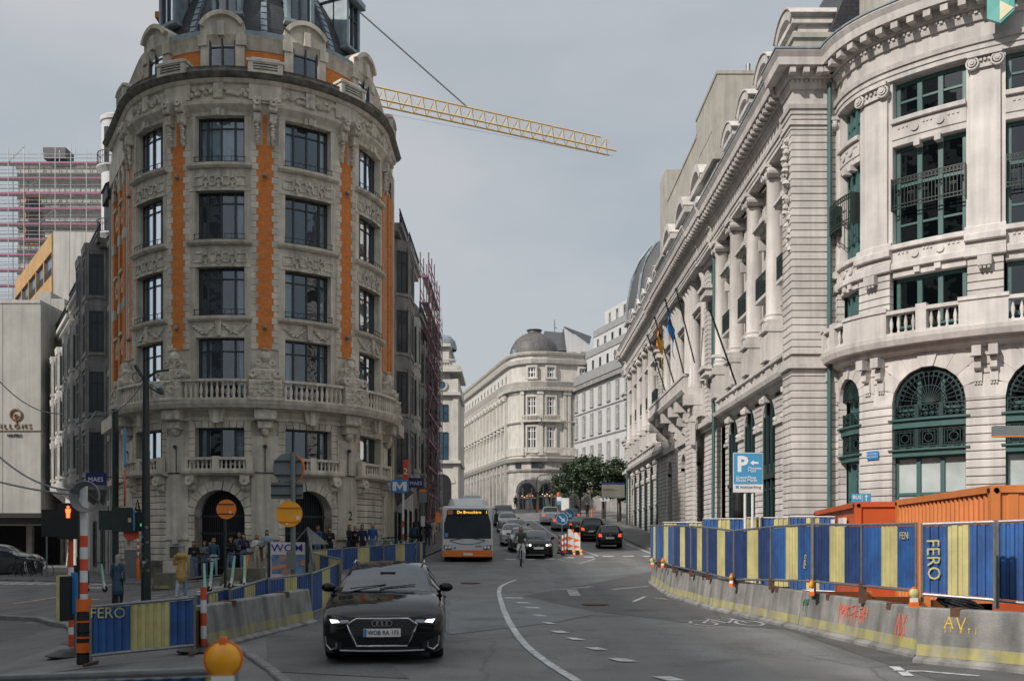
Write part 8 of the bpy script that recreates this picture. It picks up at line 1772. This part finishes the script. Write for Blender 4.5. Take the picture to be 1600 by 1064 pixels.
c = twr(3.1, 4.78, .1); t = thing('street_name_plate', 'small blue enamel street name plate on the rounded stone pier', 'sign', c); n_ = Vector(twr(3.1, 4.78, 1.1))-Vector(c); m = M(); a_ = atan2(n_.x, -n_.y); T_ = Matrix.Rotation(a_, 4, 'Z'); m.box(-.24, .24, -.02, .0, -.14, .14, T=T_); m.obj('plate', 'sign_blue', t); inst('lettering', text_mesh('RUE DE L’EVEQUE', .055, 'text_white', .001), t, T_ @ Vector((0, -.025, .05)), rot=facing(a_)); inst('lettering', text_mesh('BISSCHOPSSTRAAT', .055, 'text_white', .001), t, T_ @ Vector((0, -.025, -.05)), rot=facing(a_))
c = at(1576, 673, 27); t = thing('awning_arm', 'grey edge of a projecting sign in front of the right hand bay', 'sign', (c.x, c.y, c.z)); m = M(); m.box(-.42, 1.6, -.1, .1, -.14, .13); m.obj('panel', 'sign_back', t); m = M(); m.box(-.42, 1.6, -.1, .1, -.17, -.14); m.obj('orange_edge', 'orange_sign', t); m = M(); m.tube([(1.4, 0, 0), (1.4, 0, -c.z+.3)], .06, 8); m.obj('pole', 'sign_back', t)
t = thing('street_light', 'white street light bracket on the stone wing below the columns', 'street light', wing(47.2, 10.3, .9)); m = M(); m.tube([(0, 0, -.6), (0, 0, 0), (-.5, -.3, .25)], .04, 6); m.obj('bracket', 'white_plastic', t); m = M(); m.box(-.95, -.35, -.45, -.2, .2, .32); m.obj('lamp', 'white_plastic', t)
def far_sign(label, px, py, top, plates, mname='dark_frame', r=.05, base_y=None):
    p = gp(px, py); K_ = F/p.y; zy = lambda y: EYE+(848-y)/K_-p.z; t = signpost(label, p, zy(top), r, mname)
    for x0, x1, y0, y1, mt in plates: m = M(); m.box((x0-px)/K_, (x1-px)/K_, -.1, -.06, zy(y1), zy(y0)); m.obj('panel', mt, t)
    return t, zy, K_
far_sign('brown grey information board with a navy top on a dark post before the stone wing', 965, 818, 754, [(940, 976, 757, 777, 'sign_grey'), (940, 976, 754, 757, 'sign_navy'), (942, 958, 764, 764.7, 'fence_yellow'), (942, 966, 766, 766.7, 'fence_yellow')])
far_sign('pale blue direction sign with a white plate near the trees', 946, 815, 767, [(943, 953, 768, 778, 'sign_sky'), (937, 952, 778, 783, 'white_paint')])
t, zy, K_ = far_sign('traffic light showing red on an orange post at the top of the street', 925, 809, 764, [(922.5, 927.5, 764, 777, 'trim_black')], 'orange_plastic', .09); m = M(); disc(m, .12, (0, -.13, zy(767.5)), .02, 12); m.obj('red_lamp', 'red_lit', t); m = M(); m.lathe([(.16, zy(790)), (.2, zy(786)), (.2, zy(782)), (.1, zy(779))], 10); m.obj('sleeve', 'white_plastic', t)
t, zy, K_ = far_sign('red ringed no entry style sign over a blue plate before the arched shop', 828, 800, 771, [(824.5, 831.5, 781, 784, 'sign_sky')]); m = M(); disc(m, .32, (0, -.08, zy(774))); m.obj('disc', 'white_paint', t); m = M(); ring_d(m, .2, .33, (0, -.1, zy(774)), n=20); m.obj('ring', 'orange_plastic', t)
t, zy, K_ = far_sign('orange and blue works signs stacked on a post right of the arched shop', 873, 806, 769, [(870, 877, 776, 783, 'white_paint'), (870, 877, 784, 788, 'sign_sky'), (877, 889, 778, 797, 'white_paint'), (870, 874, 769, 775, 'orange_plastic')])
far_sign('short orange works post beside the shop doorway', 839, 800, 786, [(837.8, 840.2, 786, 799, 'orange_plastic')]); far_sign('turquoise board in front of the right hand arch', 852, 800, 786, [(848, 853, 787, 795, 'bank_teal')])
p = gp(838, 800); K_ = F/p.y; t = thing('street_lamp', 'tall curved street lamp in front of the domed building', 'street lamp', p); h = (800-742)/K_; m = M(); m.tube([(0, 0, 0), (0, 0, h*.8), (.15, 0, h*.93), (.6, 0, h), (1.4, 0, h+.05)], .06, 6); m.obj('pole', 'dark_frame', t, smooth=60); m = M(); m.box(1.1, 1.7, -.12, .12, h, h+.1); m.obj('lamp', 'dark_frame', t)
p = gp(966, 812); t = signpost('pedestrian signal on a dark post under the information board', (p.x+.0, p.y-1, p.z), 2.6, .06, 'dark_frame', 'pedestrian_signal', 'traffic light'); m = M(); m.box(-.2, .2, -.15, .15, 1.9, 2.7); m.obj('signal_head', 'trim_black', t)
# concrete planters by the crossing
for px, py, w, h, lab in ((258, 922, .55, .66, 'curved concrete block beside the lamp post'), (372, 916, .75, .62, 'mossy concrete block among the scooters'), (395, 918, .5, .64, 'darker concrete block right of the mossy one')):
    p = gp(px, py); t = thing('concrete_block', lab, 'concrete block', p, group='concrete blocks by the crossing'); m = M(); m.add([(-w*.75, -.35, 0), (w*.75, -.35, 0), (w*.6, -.28, h), (-w*.5, -.28, h), (-w*.75, .4, 0), (w*.75, .4, 0), (w*.6, .33, h), (-w*.5, .33, h)], [(0, 1, 2, 3), (7, 6, 5, 4), (3, 2, 6, 7), (0, 4, 5, 1), (1, 5, 6, 2), (4, 0, 3, 7)]); m.obj('body', 'planter', t)
    m = M(); m.box(-w*.5, w*.5, -.37, -.33, h*.12, h*.3); m.obj('painted_band', 'concrete_yellow', t)
# ------------------------------------------------------------------ people, bicycles, scooters
def limb(a, b, ra, rb, mk, sy=1.0): return (Vector(a), Vector(b), ra, rb, mk, sy)
def body_mesh(caps, mats, vox):
    m = M()
    for a, b, ra, rb, mk, sy in caps:
        d = b-a; L_ = d.length or 1e-4; z = d/L_; x = Vector((1, 0, 0)); x = (x-z*x.dot(z)); x = x.normalized() if x.length > .2 else z.cross(Vector((0, 1, 0))).normalized(); y = z.cross(x); V = []; n = 12; R_ = [(-ra, .02), (-ra*.7, ra*.71), (0, ra), (L_*.5, (ra+rb)/2), (L_, rb), (L_+rb*.7, rb*.71), (L_+rb, .02)]
        for h, r in R_: V += [a+z*h+x*(r*cos(2*pi*k/n))+y*(r*sin(2*pi*k/n)*sy) for k in range(n)]
        m.add(V, [(i*n+k, i*n+(k+1) % n, (i+1)*n+(k+1) % n, (i+1)*n+k) for i in range(len(R_)-1) for k in range(n)]+[tuple(range(n-1, -1, -1)), tuple(range(len(R_)*n-n, len(R_)*n))])
    me = m.mesh('tmp', ['skin'], 180); o = bpy.data.objects.new('tmp', me); COL.objects.link(o)
    md = o.modifiers.new('r', 'REMESH'); md.mode = 'VOXEL'; md.voxel_size = vox; md.use_smooth_shade = True; sm = o.modifiers.new('s', 'SMOOTH'); sm.factor = .5; sm.iterations = 3
    dg = bpy.context.evaluated_depsgraph_get(); dg.update(); out = bpy.data.meshes.new_from_object(o.evaluated_get(dg)); bpy.data.objects.remove(o); bpy.data.meshes.remove(me)
    keys = list(dict.fromkeys(c[4] for c in caps)); out.materials.clear()
    for k in keys: out.materials.append(MATS[mats[k]])
    idx = []
    for p in out.polygons:
        c = p.center; best = None
        for a, b, ra, rb, mk, sy in caps:
            d = b-a; t = max(0, min(1, (c-a).dot(d)/max(1e-9, d.dot(d)))); q = (c-(a+d*t)).length-(ra+(rb-ra)*t)*(1 if sy > .8 else .85)
            if best is None or q < best[0]: best = (q, mk)
        idx.append(keys.index(best[1]))
    out.polygons.foreach_set('material_index', idx); out.polygons.foreach_set('use_smooth', [True]*len(idx)); out.name = 'body'
    return out
def person(label, loc, yaw, top='cloth_black', legs='cloth_jeans', shoes='shoe_dark', hair='hair_brown', skin='skin', pose='stand', arms='down', h=1.72, long_hair=False, coat=0, bag=None, vox=.024, group='people on the pavement', hood=False, hat=None):
    s = h/1.75; rs = random.Random(label); C = []; hz = .92; wk = .0
    j = lambda *p: tuple(q for q in p)
    if pose == 'walk': fl, fr = (-.10, -.26), (.10, .30)
    elif pose == 'stand': fl, fr = (-.11, -.03+rs.uniform(-.06, .06)), (.12, .02+rs.uniform(-.08, .06))
    if pose in ('walk', 'stand'):
        pel = (0, 0, hz)
        for (fx, fy), sg in ((fl, -1), (fr, 1)):
            hip = (sg*.09, 0, hz-.02); an = (fx, fy, .09 if not (pose == 'walk' and fy > 0) else .16); kn = ((hip[0]+an[0])/2, (hip[1]+an[1])/2-.06 if fy <= 0.05 or pose == 'stand' else (hip[1]+an[1])/2-.08, .50)
            C += [limb(hip, kn, .095, .072, 'legs'), limb(kn, an, .07, .055, 'legs'), limb((an[0], an[1]+.03, .045 if an[2] < .1 else .11), (an[0]*1.15, an[1]-.15, .035 if an[2] < .1 else .07), .042, .036, 'shoes')]
    elif pose == 'sit':
        hz = .52; pel = (0, 0, hz)
        for sg in (-1, 1): hip = (sg*.09, 0, hz); kn = (sg*.12, -.42, .5); an = (sg*.12, -.40, .09); C += [limb(hip, kn, .085, .06, 'legs'), limb(kn, an, .058, .042, 'legs'), limb((an[0], an[1]+.03, .04), (an[0], an[1]-.15, .035), .042, .036, 'shoes')]
    elif pose == 'ride':
        hz = .98; pel = (0, .18, hz)
        for sg, py_, pz in ((-1, -.02, .50), (1, -.10, .24)): hip = (sg*.09, .16, hz-.02); kn = (sg*.15, -.18+(.06 if sg > 0 else 0), .74 if sg < 0 else .60); an = (sg*.13, py_+.06, pz); C += [limb(hip, kn, .088, .064, 'legs'), limb(kn, an, .060, .046, 'legs'), limb((an[0], an[1]+.05, pz-.03), (an[0], an[1]-.13, pz-.05), .044, .036, 'shoes')]
    px_, py0, pz0 = pel; lean = -.10 if pose == 'ride' else (.0 if pose != 'sit' else -.06)
    ch = (0, py0+lean, pz0+.40); nk = (0, py0+lean*1.3, pz0+.555)
    C += [limb((0, py0, pz0-.02), (0, py0+lean*.4, pz0+.18), .125, .118, 'legs' if not coat else 'top', .78), limb((0, py0+lean*.4, pz0+.12), ch, .125, .15, 'top', .72), limb((-.13, ch[1], ch[2]+.07), (.13, ch[1], ch[2]+.07), .075, .075, 'top')]
    if coat: C += [limb((0, py0+.01, pz0+.15), (0, py0+.02, pz0-coat), .13, .19, 'top', .85)]
    hd = (0, nk[1]-.015, nk[2]+.145)
    C += [limb(ch, nk, .07, .05, 'top'), limb(nk, (0, hd[1], hd[2]-.06), .048, .05, 'skin'), limb((0, hd[1]+.012, hd[2]+.025), (0, hd[1]-.012, hd[2]-.045), .086, .066, 'skin', 1.15), limb((0, hd[1]-.10, hd[2]-.005), (0, hd[1]-.112, hd[2]-.03), .012, .017, 'skin')]
    for sg in (-1, 1): C.append(limb((sg*.085, hd[1]+.01, hd[2]-.01), (sg*.088, hd[1]+.01, hd[2]+.02), .016, .016, 'skin'))
    hands = []
    for sg in (-1, 1):
        sh = (sg*.185, ch[1], ch[2]+.085)
        if pose == 'ride': el, wr = (sg*.29, py0-.22, pz0+.23), (sg*.27, -.48, 1.09)
        elif arms == 'phone' or (arms == 'one' and sg > 0): el, wr = (sg*.24, ch[1]-.02, ch[2]-.19), (sg*.07, ch[1]-.28, ch[2]-.10)
        elif arms == 'fold': el, wr = (sg*.25, ch[1]-.05, ch[2]-.18), (-sg*.08, ch[1]-.21, ch[2]-.10-.04*sg)
        elif arms == 'walk': el, wr = (sg*.25, ch[1]+sg*.05, ch[2]-.20), (sg*.25, ch[1]-.10+sg*.14, ch[2]-.42)
        else: el, wr = (sg*.24, ch[1]+.02, ch[2]-.20), (sg*.23, ch[1]-.06, ch[2]-.44)
        C += [limb(sh, el, .058, .046, 'top'), limb(el, wr, .046, .036, 'top')]
        e, w = Vector(el), Vector(wr); d = (w-e).normalized(); p1 = w+d*.09; C.append(limb(w+d*.01, w+d*.07, .030, .034, 'skin', .75)); hands.append((w+d*.07, d, sg))
    mats = dict(top=top, legs=legs, shoes=shoes, skin=skin)
    t = thing('person', label, 'person', loc, yaw, group); me = body_mesh(C, mats, vox); o = inst('body', me, t)
    # fingers: four unequal bent ones and a thumb, rooted in each palm, part of the same mesh
    m = M()
    for w, d, sg in hands:
        sd = d.cross(Vector((0, 1, 0))); sd = sd.normalized() if sd.length > .1 else Vector((1, 0, 0)); dn = d.cross(sd).normalized()
        for k, l in enumerate((.062, .074, .07, .054)): q = w+sd*(k-1.5)*.017; m.tube([q-d*.01, q+d*l*.55, q+d*l*.8+dn*l*.45], .0085, 5)
        q = w-d*.035+sd*.03*sg; m.tube([q, q+sd*.03*sg+d*.02, q+sd*.035*sg+d*.05+dn*.01], .0095, 5)
    base = len(me.vertices); bm = bmesh.new(); bm.from_mesh(me); vs = [bm.verts.new(v) for v in m.v]; si = [x.name for x in me.materials].index(skin)
    for f in m.f:
        try: fc_ = bm.faces.new([vs[i] for i in f]); fc_.material_index = si
        except ValueError: pass
    bm.to_mesh(me); bm.free()
    f_ = M()
    for sg in (-1, 1): f_.lathe([(.001, -.012), (.011, 0), (.001, .012)], 6, (sg*.032, hd[1]-.094, hd[2]+.022))
    f_.obj('eyes', 'trim_black', t); f_ = M(); f_.tube([(-.022, hd[1]-.083, hd[2]-.058), (0, hd[1]-.089, hd[2]-.06), (.022, hd[1]-.083, hd[2]-.058)], .005, 4); f_.obj('mouth', 'cloth_brown', t)
    hm = M(); H = Vector(hd)                                 # hair cap, longer at the back
    def hp(i, j):
        a = 2*pi*i; lo = .0+.19*(.5+.5*sin(a)) if not long_hair else .0+.36*(.5+.5*sin(a))**.8; ph = pi/2*(1-j); fr_ = -.5-.5*sin(a)
        z = .105*sin(ph) if j < .62 else .105*sin(pi/2*.38)-lo*(j-.62)/.38*1.6; r = .098*cos(ph) if j < .62 else .098*cos(pi/2*.38)+.004
        return (H.x+r*cos(a)*.98, H.y+.014+r*sin(a)*1.1, H.z+.03+z)
    hm.grid(hp, 16, 9); hm.obj('hair', hair, t, smooth=180)
    if hat: k = M(); k.lathe([(.1, .05), (.108, .07), (.09, .13), (.001, .155)], 14, H); k.obj('hat', hat, t, smooth=60)
    if hood: k = M(); k.lathe([(.15, -.02), (.16, .04), (.12, .10), (.05, .12)], 14, (0, nk[1]+.05, nk[2]-.06), T=Matrix.Rotation(rad(-20), 4, 'X')); k.obj('hood', top, t, smooth=60)
    if bag: k = M(); k.box(-.15, .15, ch[1]+.13, ch[1]+.27, ch[2]-.30, ch[2]+.10); k.obj('backpack', bag, t)
    t.scale = (s, s, s)
    return t
def pp(px, py): q = gp(px, py); return (q.x, q.y, q.z+.0)
def pon(px, Y): x = (px-HX)/F*Y; return (x, Y, ground(x, Y)+(.12 if Y > 43.5 else 0))
person('woman in a mustard yellow coat and pale jeans walking away over the crossing', pp(283, 935), pi+.15, 'cloth_ochre', 'cloth_lightjeans', 'shoe_white', 'hair_grey', pose='walk', arms='one', h=1.68, coat=.22, vox=.017, hood=True, hat='cloth_grey', group=None)
person('person with pale hair in a long teal coat behind the dark signal post', pp(184, 946), pi-.2, 'cloth_teal', 'cloth_black', 'shoe_dark', 'hair_grey', h=1.66, coat=.4, vox=.02, long_hair=True)
person('person in a dark jacket and brown trousers behind the striped pole', pp(124, 958), pi+.3, 'cloth_black', 'cloth_brown', 'shoe_dark', 'hair_black', h=1.74, vox=.02)
for a in ((303, 45.2, .3, 'cloth_black', 'cloth_jeans', 'hair_brown', 'phone', 1.70, 0, 'person in a black jacket with folded hands left of the archway'), (320, 45.6, -.2, 'cloth_grey', 'cloth_jeans', 'hair_auburn', 'fold', 1.68, 1, 'long haired person in a grey top beside the black jacket'), (334, 45.3, .1, 'cloth_teal', 'cloth_lightjeans', 'hair_blond', 'down', 1.76, 0, 'tall person in a teal jacket and pale jeans before the archway'), (329, 46.2, .4, 'cloth_blue', 'cloth_black', 'hair_black', 'down', 1.66, 0, 'person in blue half hidden behind the teal jacket'), (361, 45.1, -.5, 'cloth_black', 'cloth_jeans', 'hair_black', 'phone', 1.72, 0, 'person in black looking at a phone right of the thin pole'), (374, 46.2, 0, 'cloth_grey', 'cloth_black', 'hair_grey', 'down', 1.88, 0, 'tall grey haired person at the back of the group'), (381, 45.0, .15, 'cloth_navy', 'cloth_jeans', 'hair_brown', 'fold', 1.76, 0, 'broad person in a navy jacket with crossed arms'), (401, 45.4, .5, 'cloth_white', 'cloth_sand', 'hair_blond', 'phone', 1.64, 1, 'person in a pale top bending by the bicycle beside the navy jacket'), (408, 46.0, -.3, 'cloth_sand', 'cloth_grey', 'hair_auburn', 'one', 1.70, 1, 'red haired person in a sand coloured top under the wall plaque'), (417, 45.3, .2, 'cloth_lightjeans', 'cloth_sand', 'hair_brown', 'phone', 1.76, 0, 'person in a light blue shirt and sand trousers'), (429, 46.2, 0, 'cloth_white', 'cloth_grey', 'hair_black', 'down', 1.74, 0, 'person in a white cap behind the advertising board'), (497, 47, -.6, 'cloth_blue', 'cloth_jeans', 'hair_auburn', 'one', 1.72, 1, 'person in a bright blue jacket by the right archway'), (515, 46.5, .2, 'cloth_black', 'cloth_black', 'hair_black', 'phone', 1.62, 0, 'person in a dark suit and white shirt behind the striped panel'), (546, 47.2, 1.2, 'cloth_black', 'cloth_black', 'hair_auburn', 'phone', 1.74, 0, 'dark coated person at the left of the embracing group'), (555, 47.3, -.8, 'cloth_black', 'cloth_black', 'hair_blond', 'down', 1.70, 1, 'blond long haired person in black within the group'), (566, 47.6, .6, 'cloth_navy', 'cloth_black', 'hair_black', 'down', 1.74, 0, 'dark haired person in navy at the right of the group'), (582, 47.4, -.3, 'cloth_blue', 'cloth_jeans', 'hair_grey', 'down', 1.82, 0, 'man in a blue jacket standing behind the fence below the house number'), (647, 55, pi, 'cloth_teal', 'cloth_black', 'hair_black', 'walk', 1.76, 0, 'person in a teal jacket walking away up the left pavement'), (655, 58, pi, 'cloth_black', 'cloth_black', 'hair_brown', 'walk', 1.74, 0, 'person in black walking away beside the teal jacket'), (668, 64, 0, 'cloth_navy', 'cloth_navy', 'hair_brown', 'down', 1.70, 0, 'person in navy under the bus stop board'), (678, 66, .2, 'cloth_sand', 'cloth_sand', 'hair_blond', 'walk', 1.72, 0, 'person in sand coloured clothes near the bus mirror'), (805, 140, 0, 'cloth_black', 'cloth_black', 'hair_black', 'down', 1.75, 0, 'person in black at the left arched shop front'), (812, 139, .5, 'cloth_grey', 'cloth_jeans', 'hair_brown', 'walk', 1.75, 0, 'person in grey at the right of the left arched shop front'), (901, 100, .4, 'cloth_navy', 'cloth_black', 'hair_black', 'walk', 1.78, 0, 'person in navy crossing under the trees'), (917, 104, .4, 'cloth_black', 'cloth_black', 'hair_black', 'down', 1.75, 0, 'person in black standing left of the orange post')):
    px, Y, yaw, tp, lg, hr, ar, h, lh, lab = a
    person(lab, pon(px, Y), yaw, tp, lg, 'shoe_white' if h > 1.73 else 'shoe_dark', hr, arms=ar, pose='walk' if ar == 'walk' else 'stand', h=h, long_hair=bool(lh), vox=.024 if Y < 60 else .035, hat='cloth_white' if 'cap' in lab else None)
# bicycle
def bicycle(label, loc, yaw, col='bike_teal', group='bicycles in the rack', w=True):
    t = thing('bicycle', label, 'bicycle', loc, yaw, group); T_ = Matrix.Rotation(pi/2, 4, 'Y')
    for y in (-.52, .52):
        m = M(); n = 24
        for rr, r2 in ((.335, .017),): m.lathe([(rr+r2*cos(a*pi/3), r2*sin(a*pi/3)) for a in range(7)], n, (0, y, .35), T=T_)
        o = m.obj('wheel', 'tyre', t, smooth=60); k = M()
        for a in range(12): k.tube([(0, y, .35), (0, y+.33*cos(a*pi/6), .35+.33*sin(a*pi/6))], .003, 3)
        k.lathe([(.02, -.04), (.02, .04)], 8, (0, y, .35), T=T_); k.obj('spokes', 'galvanised', o)
    m = M(); bb, st_, hd_, sa = (0, .08, .32), (0, .26, .82), (0, -.40, .86), (0, .28, .98)
    for a, b in ((bb, st_), (bb, hd_), (st_, hd_), (bb, (0, .52, .35)), (st_, (0, .52, .35)), (st_, sa)): m.tube([a, b], .017, 6)
    m.obj('frame', col, t); m = M()
    for sg in (-1, 1): m.tube([(0, -.40, .84), (sg*.05, -.44, .68), (sg*.05, -.52, .35)], .013, 5)
    m.obj('fork', 'white_paint', t); m = M(); m.tube([(0, -.40, .86), (0, -.43, 1.04)], .015, 6); m.tube([(-.28, -.44, 1.06), (-.1, -.44, 1.05), (.1, -.44, 1.05), (.28, -.44, 1.06)], .014, 6); m.obj('handlebar', 'trim_black', t); m = M(); m.box(-.07, .07, .18, .42, .98, 1.03); m.obj('saddle', 'trim_black', t); m = M(); m.tube([(-.09, .08, .32), (.09, .08, .32)], .01, 5); m.tube([(-.09, .08, .32), (-.09, .02, .46)], .01, 5); m.tube([(.09, .08, .32), (.09, .14, .18)], .01, 5); m.box(-.15, -.08, -.05, .05, .45, .48); m.box(.08, .15, .1, .2, .17, .20); m.obj('pedals', 'trim_black', t); m = M(); m.lathe([(.09, -.005), (.09, .005), (.05, .005)], 14, (.05, .08, .32), T=T_); m.obj('chain_ring', 'galvanised', t)
    return t
cy = gp(814, 885)
bicycle('bicycle with pale fork ridden by the cyclist in the road', cy, .03, 'trim_black', None)
A('cloth_olive_light', (.09, .09, .075), .85, .2, 12)
person('cyclist in a dark olive jacket and cream trousers riding towards the viewer', cy, .03, 'cloth_olive_light', 'cloth_white', 'shoe_tan', 'hair_blond', pose='ride', h=1.75, vox=.016, group=None)
b0 = bicycle('teal bicycle leaning in the rack nearest the metro pole', pon(613, 50.5), 1.0)
for k, (px, Y, yw, lab) in enumerate(((604, 50, .7, 'teal bicycle at the left end of the rack'), (621, 51, 1.2, 'teal bicycle just left of the metro pole'), (628, 52, .8, 'teal bicycle behind the metro pole'), (638, 52.5, 1.1, 'teal bicycle right of the metro pole'), (645, 54, .6, 'teal bicycle at the right end of the rack'))): dup(b0, pon(px, Y), yw, lab)
b1 = bicycle('dark bicycle parked on the pavement far left by the hotel canopy', pp(44, 902), 1.3, 'trim_black', 'dark bicycles by the hotel'); dup(b1, pp(58, 903), 1.5, 'dark bicycle beside the blue parking sign'); dup(b1, pp(30, 904), 1.1, 'dark bicycle nearest the left edge')
# electric kick scooters
def scooter(label, loc, yaw, col='scooter_green', stem='white_plastic'):
    t = thing('kick_scooter', label, 'scooter', loc, yaw, 'rental scooters by the crossing'); T_ = Matrix.Rotation(pi/2, 4, 'Y')
    for y in (-.45, .45): m = M(); m.lathe([(.05, -.03), (.1, -.03), (.12, -.015), (.12, .015), (.1, .03), (.05, .03)], 16, (0, y, .12), T=T_); m.obj('wheel', 'tyre', t)
    m = M(); m.box(-.08, .08, -.3, .42, .14, .19); m.obj('deck', stem, t); m = M(); m.tube([(0, -.45, .12), (0, -.38, .4)], .045, 8); m.obj('fork', stem, t, smooth=60); m = M(); m.tube([(0, -.38, .4), (0, -.26, 1.12)], .036, 8, rs=[.05, .034]); m.obj('stem', col, t, smooth=60); m = M(); m.tube([(-.27, -.24, 1.16), (-.1, -.26, 1.14), (.1, -.26, 1.14), (.27, -.24, 1.16)], .02, 6); m.tube([(0, -.26, 1.1), (0, -.26, 1.16)], .04, 6); m.obj('handlebar', 'trim_black', t); m = M(); m.box(-.07, .07, .36, .56, .22, .25); m.obj('mudguard', stem, t)
    return t
for px, py, yw, lab, c in ((316, 938, .5, 'pale green scooter at the left of the row behind the baton', 'scooter_green'), (340, 926, -.3, 'pale green scooter second from the left by the thin pole', 'scooter_green'), (376, 922, -.5, 'pale green scooter leaning left in front of the mossy block', 'scooter_green'), (383, 921, .2, 'pale green scooter upright in front of the mossy block', 'scooter_green'), (397, 918, -.6, 'scooter with a salmon orange stem beside the mossy block', 'poster_orange'), (424, 916, .9, 'pale green scooter in front of the advertising board', 'scooter_green'), (252, 905, 1.4, 'pale green scooter behind the curved concrete block', 'scooter_green'), (150, 925, 1.2, 'pale green scooter left of the signal post', 'scooter_green')): scooter(lab, pp(px, py), yw, c)
q = carpos(608, 16.4); a_ = rad(4.5); person('driver in dark clothes sitting behind the wheel of the black hatchback', (q[0]+.38*cos(a_)-.22*sin(a_), q[1]+.38*sin(a_)+.22*cos(a_), q[2]-.10), a_, 'cloth_grey', 'cloth_black', pose='sit', arms='phone', h=1.62, group=None)
